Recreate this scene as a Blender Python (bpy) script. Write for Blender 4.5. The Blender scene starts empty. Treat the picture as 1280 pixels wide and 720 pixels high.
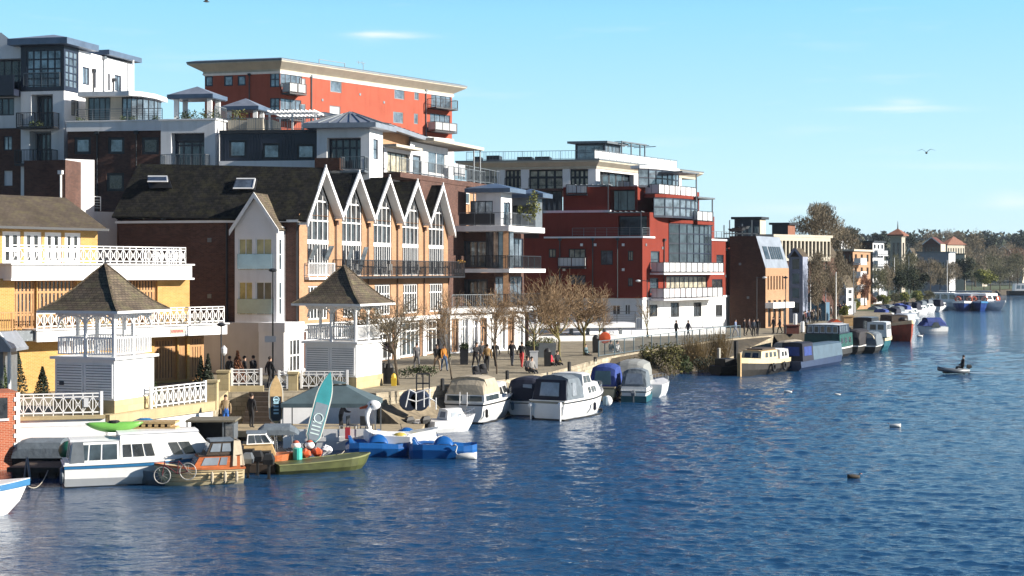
import bpy, bmesh, math, random
from mathutils import Vector, Matrix, noise as mnoise
random.seed(7)
C = bpy.context.scene.collection
R = math.radians
F, CX, CY, HC = 1780.0, 640.0, 340.0, 8.5      # focal length in photo pixels, principal point, camera height

def wx(px, Y): return (px - CX) * Y / F
def wz(py, Y): return HC - (py - CY) * Y / F
def wat(px, py, z=0.0):                          # point at height z seen at that pixel
    Y = F * (HC - z) / (py - CY)
    return Vector((wx(px, Y), Y, z))

# ---------------------------------------------------------------- materials
MATS = {}
def mat(name, col, rough=0.7, var=0.12, scale=1.5, bump=0.0, bscale=20.0, metal=0.0, spec=0.5, stain=0.0, col2=None, coord='Object', stretch=None):
    if name in MATS: return MATS[name]
    m = bpy.data.materials.new(name); m.use_nodes = True
    nt = m.node_tree; N = nt.nodes; L = nt.links
    b = N['Principled BSDF']
    b.inputs['Roughness'].default_value = rough
    b.inputs['Metallic'].default_value = metal
    b.inputs['Specular IOR Level'].default_value = spec
    tc = N.new('ShaderNodeTexCoord'); src = tc.outputs[coord]
    if stretch:
        mp = N.new('ShaderNodeMapping'); mp.inputs['Scale'].default_value = stretch
        L.new(src, mp.inputs[0]); src = mp.outputs[0]
    c1 = tuple(col); c2 = tuple(col2) if col2 else tuple(max(0, min(1, c * (1 - 2 * var))) for c in col)
    nz = N.new('ShaderNodeTexNoise'); nz.inputs['Scale'].default_value = scale; nz.inputs['Detail'].default_value = 5
    nz.inputs['Roughness'].default_value = 0.65
    L.new(src, nz.inputs['Vector'])
    mr = N.new('ShaderNodeMapRange'); mr.inputs['From Min'].default_value = 0.35; mr.inputs['From Max'].default_value = 0.68
    L.new(nz.outputs[0], mr.inputs['Value'])
    mx = N.new('ShaderNodeMix'); mx.data_type = 'RGBA'
    L.new(mr.outputs[0], mx.inputs[0])
    mx.inputs[6].default_value = (*c1, 1); mx.inputs[7].default_value = (*c2, 1)
    out = mx.outputs[2]
    if stain > 0:
        n2 = N.new('ShaderNodeTexNoise'); n2.inputs['Scale'].default_value = 0.8; n2.inputs['Detail'].default_value = 6
        mp2 = N.new('ShaderNodeMapping'); mp2.inputs['Scale'].default_value = (2.5, 2.5, 0.35)
        L.new(tc.outputs['Object'], mp2.inputs[0]); L.new(mp2.outputs[0], n2.inputs['Vector'])
        r2 = N.new('ShaderNodeMapRange'); r2.inputs['From Min'].default_value = 0.5; r2.inputs['From Max'].default_value = 0.75
        r2.inputs['To Max'].default_value = stain
        L.new(n2.outputs[0], r2.inputs['Value'])
        m2 = N.new('ShaderNodeMix'); m2.data_type = 'RGBA'
        L.new(r2.outputs[0], m2.inputs[0]); L.new(out, m2.inputs[6]); m2.inputs[7].default_value = (c1[0]*.35, c1[1]*.34, c1[2]*.3, 1)
        out = m2.outputs[2]
    L.new(out, b.inputs['Base Color'])
    if bump > 0:
        n3 = N.new('ShaderNodeTexNoise'); n3.inputs['Scale'].default_value = bscale; n3.inputs['Detail'].default_value = 4
        L.new(src, n3.inputs['Vector'])
        bp = N.new('ShaderNodeBump'); bp.inputs['Strength'].default_value = bump; bp.inputs['Distance'].default_value = 0.05
        L.new(n3.outputs[0], bp.inputs['Height']); L.new(bp.outputs[0], b.inputs['Normal'])
    MATS[name] = m
    return m

def brickmat(name, c1, c2, mortar, bw=0.225, bh=0.075, ms=0.008, var=0.25, rough=0.85, offset=0.5, moss=None, mossamt=0.0, bump=0.3):
    if name in MATS: return MATS[name]
    m = bpy.data.materials.new(name); m.use_nodes = True
    nt = m.node_tree; N = nt.nodes; L = nt.links
    b = N['Principled BSDF']; b.inputs['Roughness'].default_value = rough; b.inputs['Specular IOR Level'].default_value = 0.12
    tc = N.new('ShaderNodeTexCoord')
    br = N.new('ShaderNodeTexBrick'); br.offset = offset
    br.inputs['Color1'].default_value = (*c1, 1); br.inputs['Color2'].default_value = (*c2, 1); br.inputs['Mortar'].default_value = (*mortar, 1)
    br.inputs['Scale'].default_value = 1.0; br.inputs['Mortar Size'].default_value = ms; br.inputs['Brick Width'].default_value = bw; br.inputs['Row Height'].default_value = bh
    br.inputs['Mortar Smooth'].default_value = 0.3
    L.new(tc.outputs['UV'], br.inputs['Vector'])
    nz = N.new('ShaderNodeTexNoise'); nz.inputs['Scale'].default_value = 0.7; nz.inputs['Detail'].default_value = 8; nz.inputs['Roughness'].default_value = 0.75
    L.new(tc.outputs['UV'], nz.inputs['Vector'])
    mr = N.new('ShaderNodeMapRange'); mr.inputs['From Min'].default_value = 0.3; mr.inputs['From Max'].default_value = 0.7
    mr.inputs['To Min'].default_value = 1 - var; mr.inputs['To Max'].default_value = 1 + var
    L.new(nz.outputs[0], mr.inputs['Value'])
    mx = N.new('ShaderNodeMix'); mx.data_type = 'RGBA'; mx.blend_type = 'MULTIPLY'; mx.inputs[0].default_value = 1.0
    L.new(br.outputs[0], mx.inputs[6]); L.new(mr.outputs[0], mx.inputs[7])
    out = mx.outputs[2]
    if moss:
        n2 = N.new('ShaderNodeTexNoise'); n2.inputs['Scale'].default_value = 1.3; n2.inputs['Detail'].default_value = 9; n2.inputs['Roughness'].default_value = 0.8
        L.new(tc.outputs['UV'], n2.inputs['Vector'])
        r2 = N.new('ShaderNodeMapRange'); r2.inputs['From Min'].default_value = 0.48; r2.inputs['From Max'].default_value = 0.62; r2.inputs['To Max'].default_value = mossamt
        L.new(n2.outputs[0], r2.inputs['Value'])
        m2 = N.new('ShaderNodeMix'); m2.data_type = 'RGBA'
        L.new(r2.outputs[0], m2.inputs[0]); L.new(out, m2.inputs[6]); m2.inputs[7].default_value = (*moss, 1)
        out = m2.outputs[2]
    L.new(out, b.inputs['Base Color'])
    bp = N.new('ShaderNodeBump'); bp.inputs['Strength'].default_value = bump; bp.inputs['Distance'].default_value = 0.02
    L.new(br.outputs['Fac'], bp.inputs['Height']); bp.invert = True
    L.new(bp.outputs[0], b.inputs['Normal'])
    MATS[name] = m
    return m

def glassmat(name, col, rough=0.05, metal=0.0, var=0.6, scale=0.9):
    """window glass: smooth, reflecting, with the dark or curtained room and painted reflections as a coarse pattern"""
    m = mat(name, col, rough=rough, var=0, scale=scale, metal=metal, spec=0.9, col2=tuple(c * (1 - var) for c in col))
    return m

# ---------------------------------------------------------------- mesh builder
class MB:
    def __init__(s): s.v = []; s.f = []; s.mi = []; s.M = None; s.cur = 0; s.smooth = False
    def _a(s, p):
        p = Vector(p)
        if s.M is not None: p = s.M @ p
        s.v.append(p); return len(s.v) - 1
    def poly(s, pts, mi=None):
        s.f.append([s._a(p) for p in pts]); s.mi.append(s.cur if mi is None else mi)
    def idx(s, ids, mi=None):
        s.f.append(list(ids)); s.mi.append(s.cur if mi is None else mi)
    def hexa(s, p, mi=None):       # 8 points: bottom ring 0-3, top ring 4-7
        i = [s._a(q) for q in p]
        for f in ((0,3,2,1),(4,5,6,7),(0,1,5,4),(1,2,6,5),(2,3,7,6),(3,0,4,7)):
            s.idx([i[k] for k in f], mi)
    def box(s, x0, x1, y0, y1, z0, z1, mi=None):
        s.hexa([(x0,y0,z0),(x1,y0,z0),(x1,y1,z0),(x0,y1,z0),(x0,y0,z1),(x1,y0,z1),(x1,y1,z1),(x0,y1,z1)], mi)
    def bar(s, a, b, w, h=None, up=(0,0,1), mi=None):
        a = Vector(a); b = Vector(b); h = h or w
        d = (b - a); 
        if d.length < 1e-6: return
        d.normalize(); u = Vector(up)
        if abs(d.dot(u)) > 0.95: u = Vector((1, 0, 0)) if abs(d.x) < 0.9 else Vector((0,1,0))
        r = d.cross(u).normalized(); u = r.cross(d).normalized()
        r *= w / 2; u *= h / 2
        s.hexa([a-r-u, a+r-u, b+r-u, b-r-u, a-r+u, a+r+u, b+r+u, b-r+u], mi)
    def tube(s, a, b, r0, r1=None, n=6, cap=True, mi=None):
        a = Vector(a); b = Vector(b); r1 = r0 if r1 is None else r1
        d = b - a
        if d.length < 1e-6: return
        d.normalize(); u = Vector((0,0,1)) if abs(d.z) < 0.9 else Vector((1,0,0))
        x = d.cross(u).normalized(); y = d.cross(x)
        A = []; B = []
        for k in range(n):
            c, q = math.cos(2*math.pi*k/n), math.sin(2*math.pi*k/n)
            A.append(s._a(a + (x*c + y*q)*r0)); B.append(s._a(b + (x*c + y*q)*r1))
        for k in range(n):
            j = (k+1) % n; s.idx([A[k], A[j], B[j], B[k]], mi)
        if cap: s.idx(A[::-1], mi); s.idx(B, mi)
    def path(s, pts, r, n=6, mi=None):
        for a, b in zip(pts[:-1], pts[1:]): s.tube(a, b, r, r, n, True, mi)
    def rings(s, rr, cap=True, closed=True, mi=None):   # loft through rings of equal count
        I = [[s._a(p) for p in r] for r in rr]; n = len(I[0])
        for a, b in zip(I[:-1], I[1:]):
            for k in range(n if closed else n-1):
                j = (k+1) % n; s.idx([a[k], a[j], b[j], b[k]], mi)
        if cap: s.idx(I[0][::-1], mi); s.idx(I[-1], mi)
    def ball(s, c, r, sx=1, sy=1, sz=1, n=10, m=6, mi=None):
        c = Vector(c); rr = []
        for i in range(m+1):
            a = math.pi * (0.02 + 0.96 * i / m)
            rr.append([c + Vector((sx*r*math.sin(a)*math.cos(2*math.pi*k/n), sy*r*math.sin(a)*math.sin(2*math.pi*k/n), -sz*r*math.cos(a))) for k in range(n)])
        s.rings(rr, True, True, mi)
    def lathe(s, c, prof, n=12, mi=None):
        c = Vector(c)
        s.rings([[c + Vector((r*math.cos(2*math.pi*k/n), r*math.sin(2*math.pi*k/n), z)) for k in range(n)] for r, z in prof], True, True, mi)
    def prism(s, pts, vec, mi=None):
        v = Vector(vec); a = [s._a(p) for p in pts]; b = [s._a(Vector(p)+v) for p in pts]; n = len(a)
        s.idx(a[::-1], mi); s.idx(b, mi)
        for k in range(n): s.idx([a[k], a[(k+1)%n], b[(k+1)%n], b[k]], mi)
    def torus(s, c, r, t, ax=(0,1,0), n=20, m=6, mi=None):
        c = Vector(c); ax = Vector(ax).normalized(); u = Vector((0,0,1)) if abs(ax.z) < .9 else Vector((1,0,0))
        x = ax.cross(u).normalized(); y = ax.cross(x); rr = []
        for k in range(n):
            e = x*math.cos(2*math.pi*k/n) + y*math.sin(2*math.pi*k/n)
            rr.append([c + e*(r + t*math.cos(2*math.pi*j/m)) + ax*t*math.sin(2*math.pi*j/m) for j in range(m)])
        rr.append(rr[0]); s.rings(rr, False, True, mi)

def meshof(name, mb, mats, origin=(0,0,0), fixn=True, smooth=False):
    o = Vector(origin)
    me = bpy.data.meshes.new(name)
    me.from_pydata([tuple(v - o) for v in mb.v], [], mb.f)
    if not isinstance(mats, (list, tuple)): mats = [mats]
    for m in mats: me.materials.append(m)
    me.polygons.foreach_set('material_index', [min(i, len(mats)-1) for i in mb.mi])
    if fixn:
        bm = bmesh.new(); bm.from_mesh(me)
        bmesh.ops.recalc_face_normals(bm, faces=bm.faces)
        bm.to_mesh(me); bm.free()
    # metric UVs: u along the wall, v up; on slopes v runs up the slope
    uv = me.uv_layers.new(name='UVMap')
    V = me.vertices; lp = me.loops; data = [0.0] * (2 * len(lp))
    for p in me.polygons:
        n = p.normal
        if abs(n.z) > 0.93: ux, uy = Vector((1,0,0)), Vector((0,1,0))
        else:
            ux = Vector((-n.y, n.x, 0)).normalized(); uy = n.cross(ux)
            if uy.z < 0: uy = -uy
        for li in p.loop_indices:
            c = V[lp[li].vertex_index].co + o
            data[2*li] = c.dot(ux); data[2*li+1] = c.dot(uy)
    uv.data.foreach_set('uv', data)
    if smooth: me.polygons.foreach_set('use_smooth', [True]*len(me.polygons))
    me.update()
    return me

def setp(o, label=None, cat=None, group=None, kind=None):
    if label: o['label'] = label
    if cat: o['category'] = cat
    if group: o['group'] = group
    if kind: o['kind'] = kind
    return o

def thing(name, label, cat, loc=(0,0,0), group=None, rz=0.0):
    o = bpy.data.objects.new(name, None); C.objects.link(o)
    o.location = loc; o.rotation_euler = (0,0,rz); o.empty_display_size = 0.3
    return setp(o, label, cat, group)

def origin_of(o):
    p = Vector((0,0,0))
    while o is not None: p += Vector(o.location); o = o.parent
    return p

def part(name, mb, mats, parent, label=None, smooth=False, local=False, fixn=True):
    """local=False: mesh points are world points of an unrotated thing"""
    if not mb.f: return None
    org = Vector((0,0,0)) if local else origin_of(parent)
    me = meshof(name, mb, mats, org, fixn, smooth)
    o = bpy.data.objects.new(name, me); C.objects.link(o); o.parent = parent
    if label: o['label'] = label
    return o

def single(name, mb, mats, label, cat, loc=(0,0,0), group=None, kind=None, smooth=False, fixn=True, local=False, rz=0.0):
    me = meshof(name, mb, mats, (0,0,0) if local else loc, fixn, smooth)
    o = bpy.data.objects.new(name, me); C.objects.link(o); o.location = loc; o.rotation_euler = (0,0,rz)
    return setp(o, label, cat, group, kind)

def copy_tree(o, parent=None):
    c = o.copy(); C.objects.link(c)
    if parent is not None: c.parent = parent
    for ch in list(o.children): copy_tree(ch, c)
    return c

# ---------------------------------------------------------------- wall planes
class PL:
    """a vertical plane through the point seen at column px, Y metres off, running along azimuth az (deg from +Y towards +X)"""
    def __init__(s, px=None, Y=None, az=20, org=None):
        s.o = Vector(org) if org is not None else Vector((wx(px, Y), Y, 0)); s.o.z = 0
        a = R(az); s.az = az
        s.d = Vector((math.sin(a), math.cos(a), 0)); n = Vector((math.cos(a), -math.sin(a), 0))
        if n.dot(-s.o) < 0: n = -n
        s.n = n
        s.M = Matrix(((s.d.x, n.x, 0, s.o.x), (s.d.y, n.y, 0, s.o.y), (0, 0, 1, 0), (0, 0, 0, 1)))   # (t, out, z)
    def t(s, px, out=0.0):
        o = s.o + s.n * out; k = (px - CX) / F
        return (k * o.y - o.x) / (s.d.x - k * s.d.y)
    def p(s, t, z, out=0.0): return Vector((s.o.x + s.d.x*t + s.n.x*out, s.o.y + s.d.y*t + s.n.y*out, z))
    def z(s, px, py, out=0.0): return wz(py, s.p(s.t(px, out), 0, out).y)
    def r(s, x0, x1, y0, y1, out=0.0):     # pixel box -> t0,t1,z0,z1
        a, b = sorted((s.t(x0, out), s.t(x1, out))); xm = (x0+x1)/2
        return a, b, s.z(xm, y1, out), s.z(xm, y0, out)
    def off(s, out=0.0, t=0.0, az=None):
        q = PL(org=s.p(t, 0, out), az=s.az if az is None else az)
        if az is None and q.n.dot(s.n) < 0: q.n = s.n
        return q
    def mb(s, m=None):
        m = m or MB(); m.M = s.M; return m

def wallgrid(m, t0, t1, z0, z1, holes, depth=0.16, out=0.0, mi=None):
    """front face of a wall with rectangular openings and their reveals, in plane coordinates"""
    holes = [(max(a, t0+.01), min(b, t1-.01), max(c, z0), min(d, z1-.01)) for a, b, c, d in holes if b > t0 and a < t1]
    T = sorted(set([t0, t1] + [h[0] for h in holes] + [h[1] for h in holes]))
    Zs = sorted(set([z0, z1] + [h[2] for h in holes] + [h[3] for h in holes]))
    for i in range(len(T)-1):
        j = 0
        while j < len(Zs)-1:
            tm = (T[i]+T[i+1])/2
            def ishole(zm): return any(h[0] < tm < h[1] and h[2] < zm < h[3] for h in holes)
            if ishole((Zs[j]+Zs[j+1])/2): j += 1; continue
            k = j
            while k+1 < len(Zs)-1 and not ishole((Zs[k+1]+Zs[k+2])/2): k += 1
            m.poly([(T[i], out, Zs[j]), (T[i+1], out, Zs[j]), (T[i+1], out, Zs[k+1]), (T[i], out, Zs[k+1])], mi)
            j = k+1
    for a, b, c, d in holes:
        o2 = out - depth
        m.poly([(a,out,c),(a,o2,c),(a,o2,d),(a,out,d)], mi); m.poly([(b,out,c),(b,o2,c),(b,o2,d),(b,out,d)], mi)
        m.poly([(a,out,d),(b,out,d),(b,o2,d),(a,o2,d)], mi); m.poly([(a,out,c),(b,out,c),(b,o2,c),(a,o2,c)], mi)

def window(parent, pl, box, nx=2, ny=1, fm=None, gm=None, fw=0.07, mw=0.05, depth=0.14, out=0.0, name='window', rows=None, inset=0.0):
    t0, t1, z0, z1 = box
    m = pl.mb(); o1 = out - depth + 0.06; o0 = out - depth - 0.02
    m.box(t0, t0+fw, o0, o1, z0, z1); m.box(t1-fw, t1, o0, o1, z0, z1)
    m.box(t0+fw, t1-fw, o0, o1, z0, z0+fw); m.box(t0+fw, t1-fw, o0, o1, z1-fw, z1)
    for i in range(1, nx):
        t = t0 + (t1-t0)*i/nx; m.box(t-mw/2, t+mw/2, o0+.005, o1-.012, z0+fw, z1-fw)
    zz = rows if rows is not None else [z0 + (z1-z0)*j/ny for j in range(1, ny)]
    for z in zz: m.box(t0+fw, t1-fw, o0+.008, o1-.006, z-mw/2, z+mw/2)
    fr = part(name, m, fm, parent, fixn=False)
    g = pl.mb(); g.box(t0+.02, t1-.02, out-depth-.03, out-depth+.015, z0+.02, z1-.02)
    part('pane', g, gm, fr, fixn=False)
    return fr

def railing(m, pl, t0, t1, z0, h=1.05, style='bars', out=0.0, gap=0.13, post=1.3, w=0.045):
    """adds railing bars to m in plane coordinates"""
    n = max(1, round((t1-t0)/post)); o0, o1 = out-w/2, out+w/2
    m.box(t0, t1, o0-.01, o1+.01, z0+h-.05, z0+h)
    for i in range(n+1):
        t = t0 + (t1-t0)*i/n; m.box(t-w/2, t+w/2, o0, o1, z0, z0+h-.05)
    if style == 'bars':
        m.box(t0, t1, o0, o1, z0+.1, z0+.14)
        k = max(1, int((t1-t0)/gap))
        for i in range(k):
            t = t0 + (t1-t0)*(i+.5)/k; m.box(t-.011, t+.011, out-.011, out+.011, z0+.14, z0+h-.05)
    elif style == 'rails':
        for q in (.2, .38, .56, .74): m.box(t0, t1, out-.012, out+.012, z0+h*q, z0+h*q+.022)
    elif style == 'lattice':
        m.box(t0, t1, o0, o1, z0+.1, z0+.16); m.box(t0, t1, o0, o1, z0+h-.2, z0+h-.15)
        k = max(1, round((t1-t0)/.43)); pw = (t1-t0)/k
        for i in range(k):
            a = t0+pw*i; b = a+pw
            m.box(a-.02, a+.02, o0, o1, z0+.0, z0+h-.05)
            for (q, r_) in (((a, z0+.13), (b, z0+h-.17)), ((a, z0+h-.17), (b, z0+.13))):
                m.bar((q[0], out, q[1]), (r_[0], out, r_[1]), .027, .04, up=(0,1,0))
            c = (a+b)/2; zc = z0+h*.47; e = pw*.2
            for dx in (-1, 1):
                m.bar((c+dx*e, out, zc-.12), (c+dx*e, out, zc+.12), .022, .035, up=(0,1,0))

def panels(m, pl, t0, t1, z0, h, out=0.0, post=1.3):
    n = max(1, round((t1-t0)/post))
    for i in range(n):
        a = t0+(t1-t0)*i/n+.05; b = t0+(t1-t0)*(i+1)/n-.05
        m.box(a, b, out-.012, out+.012, z0+.08, z0+h-.07)

def block(name, parent, pr, tr, pleft, tl, z0, z1, mats, holes_r=(), holes_l=(), roof=True, depth=.16, label=None):
    """solid with a right wall along pr (0..tr) and a left wall along pleft (0..tl) from the same near corner"""
    m = MB(); m.M = pr.M; wallgrid(m, 0, tr, z0, z1, list(holes_r), depth)
    m.M = pleft.M; wallgrid(m, 0, tl, z0, z1, list(holes_l), depth); m.M = None
    a = pr.p(0, 0); b = pr.p(tr, 0); d = pleft.p(tl, 0); c = b + (d - a)
    def q(v, z): return (v.x, v.y, z)
    m.poly([q(b,z0), q(c,z0), q(c,z1), q(b,z1)]); m.poly([q(c,z0), q(d,z0), q(d,z1), q(c,z1)])
    if roof: m.poly([q(a,z1), q(b,z1), q(c,z1), q(d,z1)])
    return part(name, m, mats, parent, fixn=False, label=label)

def slab(m, pr, tr, pleft, tl, z0, z1, ov=0.0):
    """horizontal slab over a block with overhang ov"""
    a = pr.p(0,0); b = pr.p(tr,0); d = pleft.p(tl,0); u = pr.d; v = pleft.d
    A = a - u*ov - v*ov; B = b + u*ov - v*ov; Cc = b + (d-a) + u*ov + v*ov; D = d - u*ov + v*ov
    M0 = m.M; m.M = None
    m.hexa([(p.x, p.y, z) for z in (z0, z1) for p in (A, B, Cc, D)])
    m.M = M0

def hiproof(m, pr, tr, pleft, tl, z0, z1, ov=0.5, th=0.18, ridge=0.0):
    a = pr.p(0,0); b = pr.p(tr,0); d = pleft.p(tl,0); u = pr.d; v = pleft.d
    A = a - u*ov - v*ov; B = b + u*ov - v*ov; Cc = b + (d-a) + u*ov + v*ov; D = d - u*ov + v*ov
    cen = (A+B+Cc+D)/4
    M0 = m.M; m.M = None
    top = [m._a((p.x, p.y, z0)) for p in (A, B, Cc, D)]; bot = [m._a((p.x, p.y, z0-th)) for p in (A, B, Cc, D)]
    m.idx(bot[::-1])
    for k in range(4): m.idx([bot[k], bot[(k+1)%4], top[(k+1)%4], top[k]])
    r1 = cen - (Cc+D-A-B).normalized()*ridge; r2 = cen + (Cc+D-A-B).normalized()*ridge
    if ridge == 0:
        e = m._a((cen.x, cen.y, z1))
        for k in range(4): m.idx([top[k], top[(k+1)%4], e])
    else:
        e1 = m._a((r1.x, r1.y, z1)); e2 = m._a((r2.x, r2.y, z1))
        m.idx([top[0], top[1], e1]); m.idx([top[1], top[2], e2, e1]); m.idx([top[2], top[3], e2]); m.idx([top[3], top[0], e1, e2])
    m.M = M0
# ================================================================ materials used across the place
white = mat('white_paint', (.80,.80,.80), .55, .05, 2.0, stain=.10)
white_r = mat('white_render', (.78,.78,.79), .85, .05, .5, stain=.22, spec=.2)
cream = mat('cream_render', (.50,.455,.37), .8, .08, .8, stain=.15)
navy = mat('navy_metal', (.018,.024,.045), .35, .1, 2.0)
darkm = mat('dark_metal', (.02,.022,.028), .45, .1, 3.0)
greym = mat('grey_metal', (.17,.19,.21), .4, .12, 3.0, metal=.3)
zinc = mat('zinc_sheet', (.30,.33,.38), .42, .15, 1.2, metal=.35)
zincd = mat('blue_zinc', (.12,.17,.25), .42, .15, 1.2, metal=.3)
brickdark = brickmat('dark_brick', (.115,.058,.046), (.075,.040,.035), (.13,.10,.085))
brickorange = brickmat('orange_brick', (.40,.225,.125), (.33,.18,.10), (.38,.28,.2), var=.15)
brickyellow = brickmat('yellow_brick', (.47,.275,.085), (.40,.225,.065), (.48,.36,.2), var=.15)
brickred = brickmat('red_brick', (.42,.12,.06), (.34,.09,.045), (.50,.33,.24), var=.15)
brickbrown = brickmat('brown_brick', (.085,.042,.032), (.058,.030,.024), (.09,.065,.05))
stone = brickmat('yellow_stone', (.45,.37,.22), (.38,.31,.18), (.35,.28,.18), bw=.9, bh=.34, ms=.012, var=.15)
quaystone = brickmat('quay_stone', (.42,.36,.27), (.30,.26,.19), (.20,.17,.13), bw=.55, bh=.24, ms=.015, var=.45)
redpaint = mat('red_render', (.38,.10,.065), .85, .06, .6, stain=.22, spec=.12)
crimson = mat('crimson_render', (.20,.038,.026), .85, .06, .6, stain=.22, spec=.12)
tiles = brickmat('mossy_tiles', (.024,.023,.022), (.011,.011,.012), (.012,.012,.012), bw=.28, bh=.2, ms=.02, var=.35, moss=(.050,.048,.026), mossamt=.6, bump=.8)
tilesbrown = brickmat('brown_tiles', (.135,.105,.078), (.09,.072,.056), (.035,.03,.026), bw=.26, bh=.16, ms=.015, var=.3, moss=(.20,.19,.10), mossamt=.4, bump=.8)
slatebrown = brickmat('brown_slates', (.095,.076,.058), (.078,.062,.05), (.05,.04,.03), bw=.3, bh=.2, ms=.01, var=.25, moss=(.17,.15,.07), mossamt=.35, bump=.6)
timber = mat('oak_timber', (.46,.235,.085), .55, .2, 6.0, stretch=(3,3,.4))
woodl = mat('light_wood', (.50,.34,.16), .6, .15, 5.0)
woodd = mat('dark_wood', (.06,.042,.03), .8, .2, 5.0)
gdark = glassmat('dark_glass', (.06,.065,.07), .05, var=.85, scale=1.3)
gsky = glassmat('sky_glass', (.30,.36,.42), .08, metal=.55, var=.7, scale=1.2)
gmid = glassmat('mid_glass', (.10,.14,.17), .06, metal=.4, var=.7, scale=.7)
gcurtrefl = glassmat('curtain_reflection_glass', (.55,.50,.38), .15, var=.75, scale=1.8)  # pale tone for curtains, and for bright reflections painted into crimson block panes
gcream = glassmat('yellow_curtain_glass', (.50,.42,.16), .18, var=.5, scale=1.6)  # yellow curtains behind the bay panes
frost = mat('frosted_panel', (.6,.61,.63), .35, .03, .5)
paving = brickmat('promenade_paving', (.28,.245,.18), (.235,.205,.15), (.2,.17,.14), bw=.6, bh=.3, ms=.01, var=.3)
black = mat('black_rubber', (.012,.012,.013), .6, .2)
earth = mat('river_bank_earth', (.07,.055,.035), .95, .3, 1.0, bump=.5, bscale=4)
asphalt = mat('asphalt', (.05,.05,.052), .9, .15, 2.0)
grassm = mat('grass_green', (.085,.11,.03), .95, .3, .6)

# ================================================================ camera
cam = bpy.data.cameras.new('camera'); camo = bpy.data.objects.new('camera', cam); C.objects.link(camo)
cam.sensor_width = 36.0; cam.lens = 36.0 * F / 1280.0; cam.clip_start = 0.5; cam.clip_end = 20000
camo.location = (0, 0, HC); camo.rotation_euler = (R(90), 0, 0)
cam.shift_y = -(360.0 - CY) / 1280.0
bpy.context.scene.camera = camo

# ================================================================ light
SUN_AZ = math.degrees(math.atan2(.98, -.20)); SUN_EL = 23.0
sd = bpy.data.lights.new('sun', 'SUN'); sd.energy = 5.0; sd.angle = R(.53); sd.color = (1.0, .93, .82)
so = bpy.data.objects.new('sun', sd); C.objects.link(so)
a, e = R(SUN_AZ), R(SUN_EL)
sv = Vector((math.sin(a)*math.cos(e), math.cos(a)*math.cos(e), math.sin(e)))
so.rotation_euler = sv.to_track_quat('Z', 'Y').to_euler(); so.location = (60, 0, 60)
w = bpy.data.worlds.new('World'); bpy.context.scene.world = w; w.use_nodes = True
nt = w.node_tree; N = nt.nodes; L = nt.links
bg = N['Background']; sky = N.new('ShaderNodeTexSky'); sky.sky_type = 'NISHITA'; sky.sun_disc = False
sky.sun_elevation = e; sky.sun_rotation = a; sky.altitude = 0; sky.air_density = 1.0; sky.dust_density = .1; sky.ozone_density = 1.6
SKYG = 5.9
tc = N.new('ShaderNodeTexCoord')
# thin clouds low in the sky
mp = N.new('ShaderNodeMapping'); mp.inputs['Scale'].default_value = (5, 5, 38); mp.inputs['Location'].default_value = (1.3, .4, 2.2)
cn = N.new('ShaderNodeTexNoise'); cn.inputs['Scale'].default_value = 1.5; cn.inputs['Detail'].default_value = 7; cn.inputs['Roughness'].default_value = .55
L.new(tc.outputs['Generated'], mp.inputs[0]); L.new(mp.outputs[0], cn.inputs['Vector'])
cr = N.new('ShaderNodeMapRange'); cr.inputs['From Min'].default_value = .59; cr.inputs['From Max'].default_value = .78; cr.inputs['To Max'].default_value = .5
L.new(cn.outputs[0], cr.inputs['Value'])
cm = N.new('ShaderNodeMix'); cm.data_type = 'RGBA'
grad = N.new('ShaderNodeValToRGB'); sepz = N.new('ShaderNodeSeparateXYZ'); L.new(tc.outputs['Generated'], sepz.inputs[0]); L.new(sepz.outputs[2], grad.inputs[0])
E = grad.color_ramp.elements; E[0].position = 0.0; E[0].color = (.56,.76,.89,1); E[1].position = 1.0; E[1].color = (.012,.06,.2,1)
for p_, c_ in ((.07,(.48,.76,.90,1)),(.18,(.27,.64,.88,1)),(.25,(.10,.32,.62,1)),(.5,(.03,.12,.34,1))):
    q_ = grad.color_ramp.elements.new(p_); q_.color = c_
gs = N.new('ShaderNodeMix'); gs.data_type = 'RGBA'; gs.blend_type = 'MULTIPLY'; gs.inputs[0].default_value = 1.0; gs.clamp_result = False
azr = N.new('ShaderNodeMapRange'); azr.inputs['From Min'].default_value = -.75; azr.inputs['From Max'].default_value = .2; azr.inputs['To Min'].default_value = .45; azr.inputs['To Max'].default_value = 1.0
L.new(sepz.outputs[1], azr.inputs['Value'])      # sky dimmed behind the camera to darken the shaded walls
azm = N.new('ShaderNodeMix'); azm.data_type = 'RGBA'; azm.blend_type = 'MULTIPLY'; azm.inputs[0].default_value = 1.0
L.new(grad.outputs[0], azm.inputs[6]); L.new(azr.outputs[0], azm.inputs[7])
L.new(azm.outputs[2], gs.inputs[6]); gs.inputs[7].default_value = (SKYG, SKYG, SKYG, 1)
tint = N.new('ShaderNodeMix'); tint.data_type = 'RGBA'; tint.inputs[0].default_value = .88     # clear, rinsed winter air over the plain sky texture
L.new(sky.outputs[0], tint.inputs[6]); L.new(gs.outputs[2], tint.inputs[7])
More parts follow.
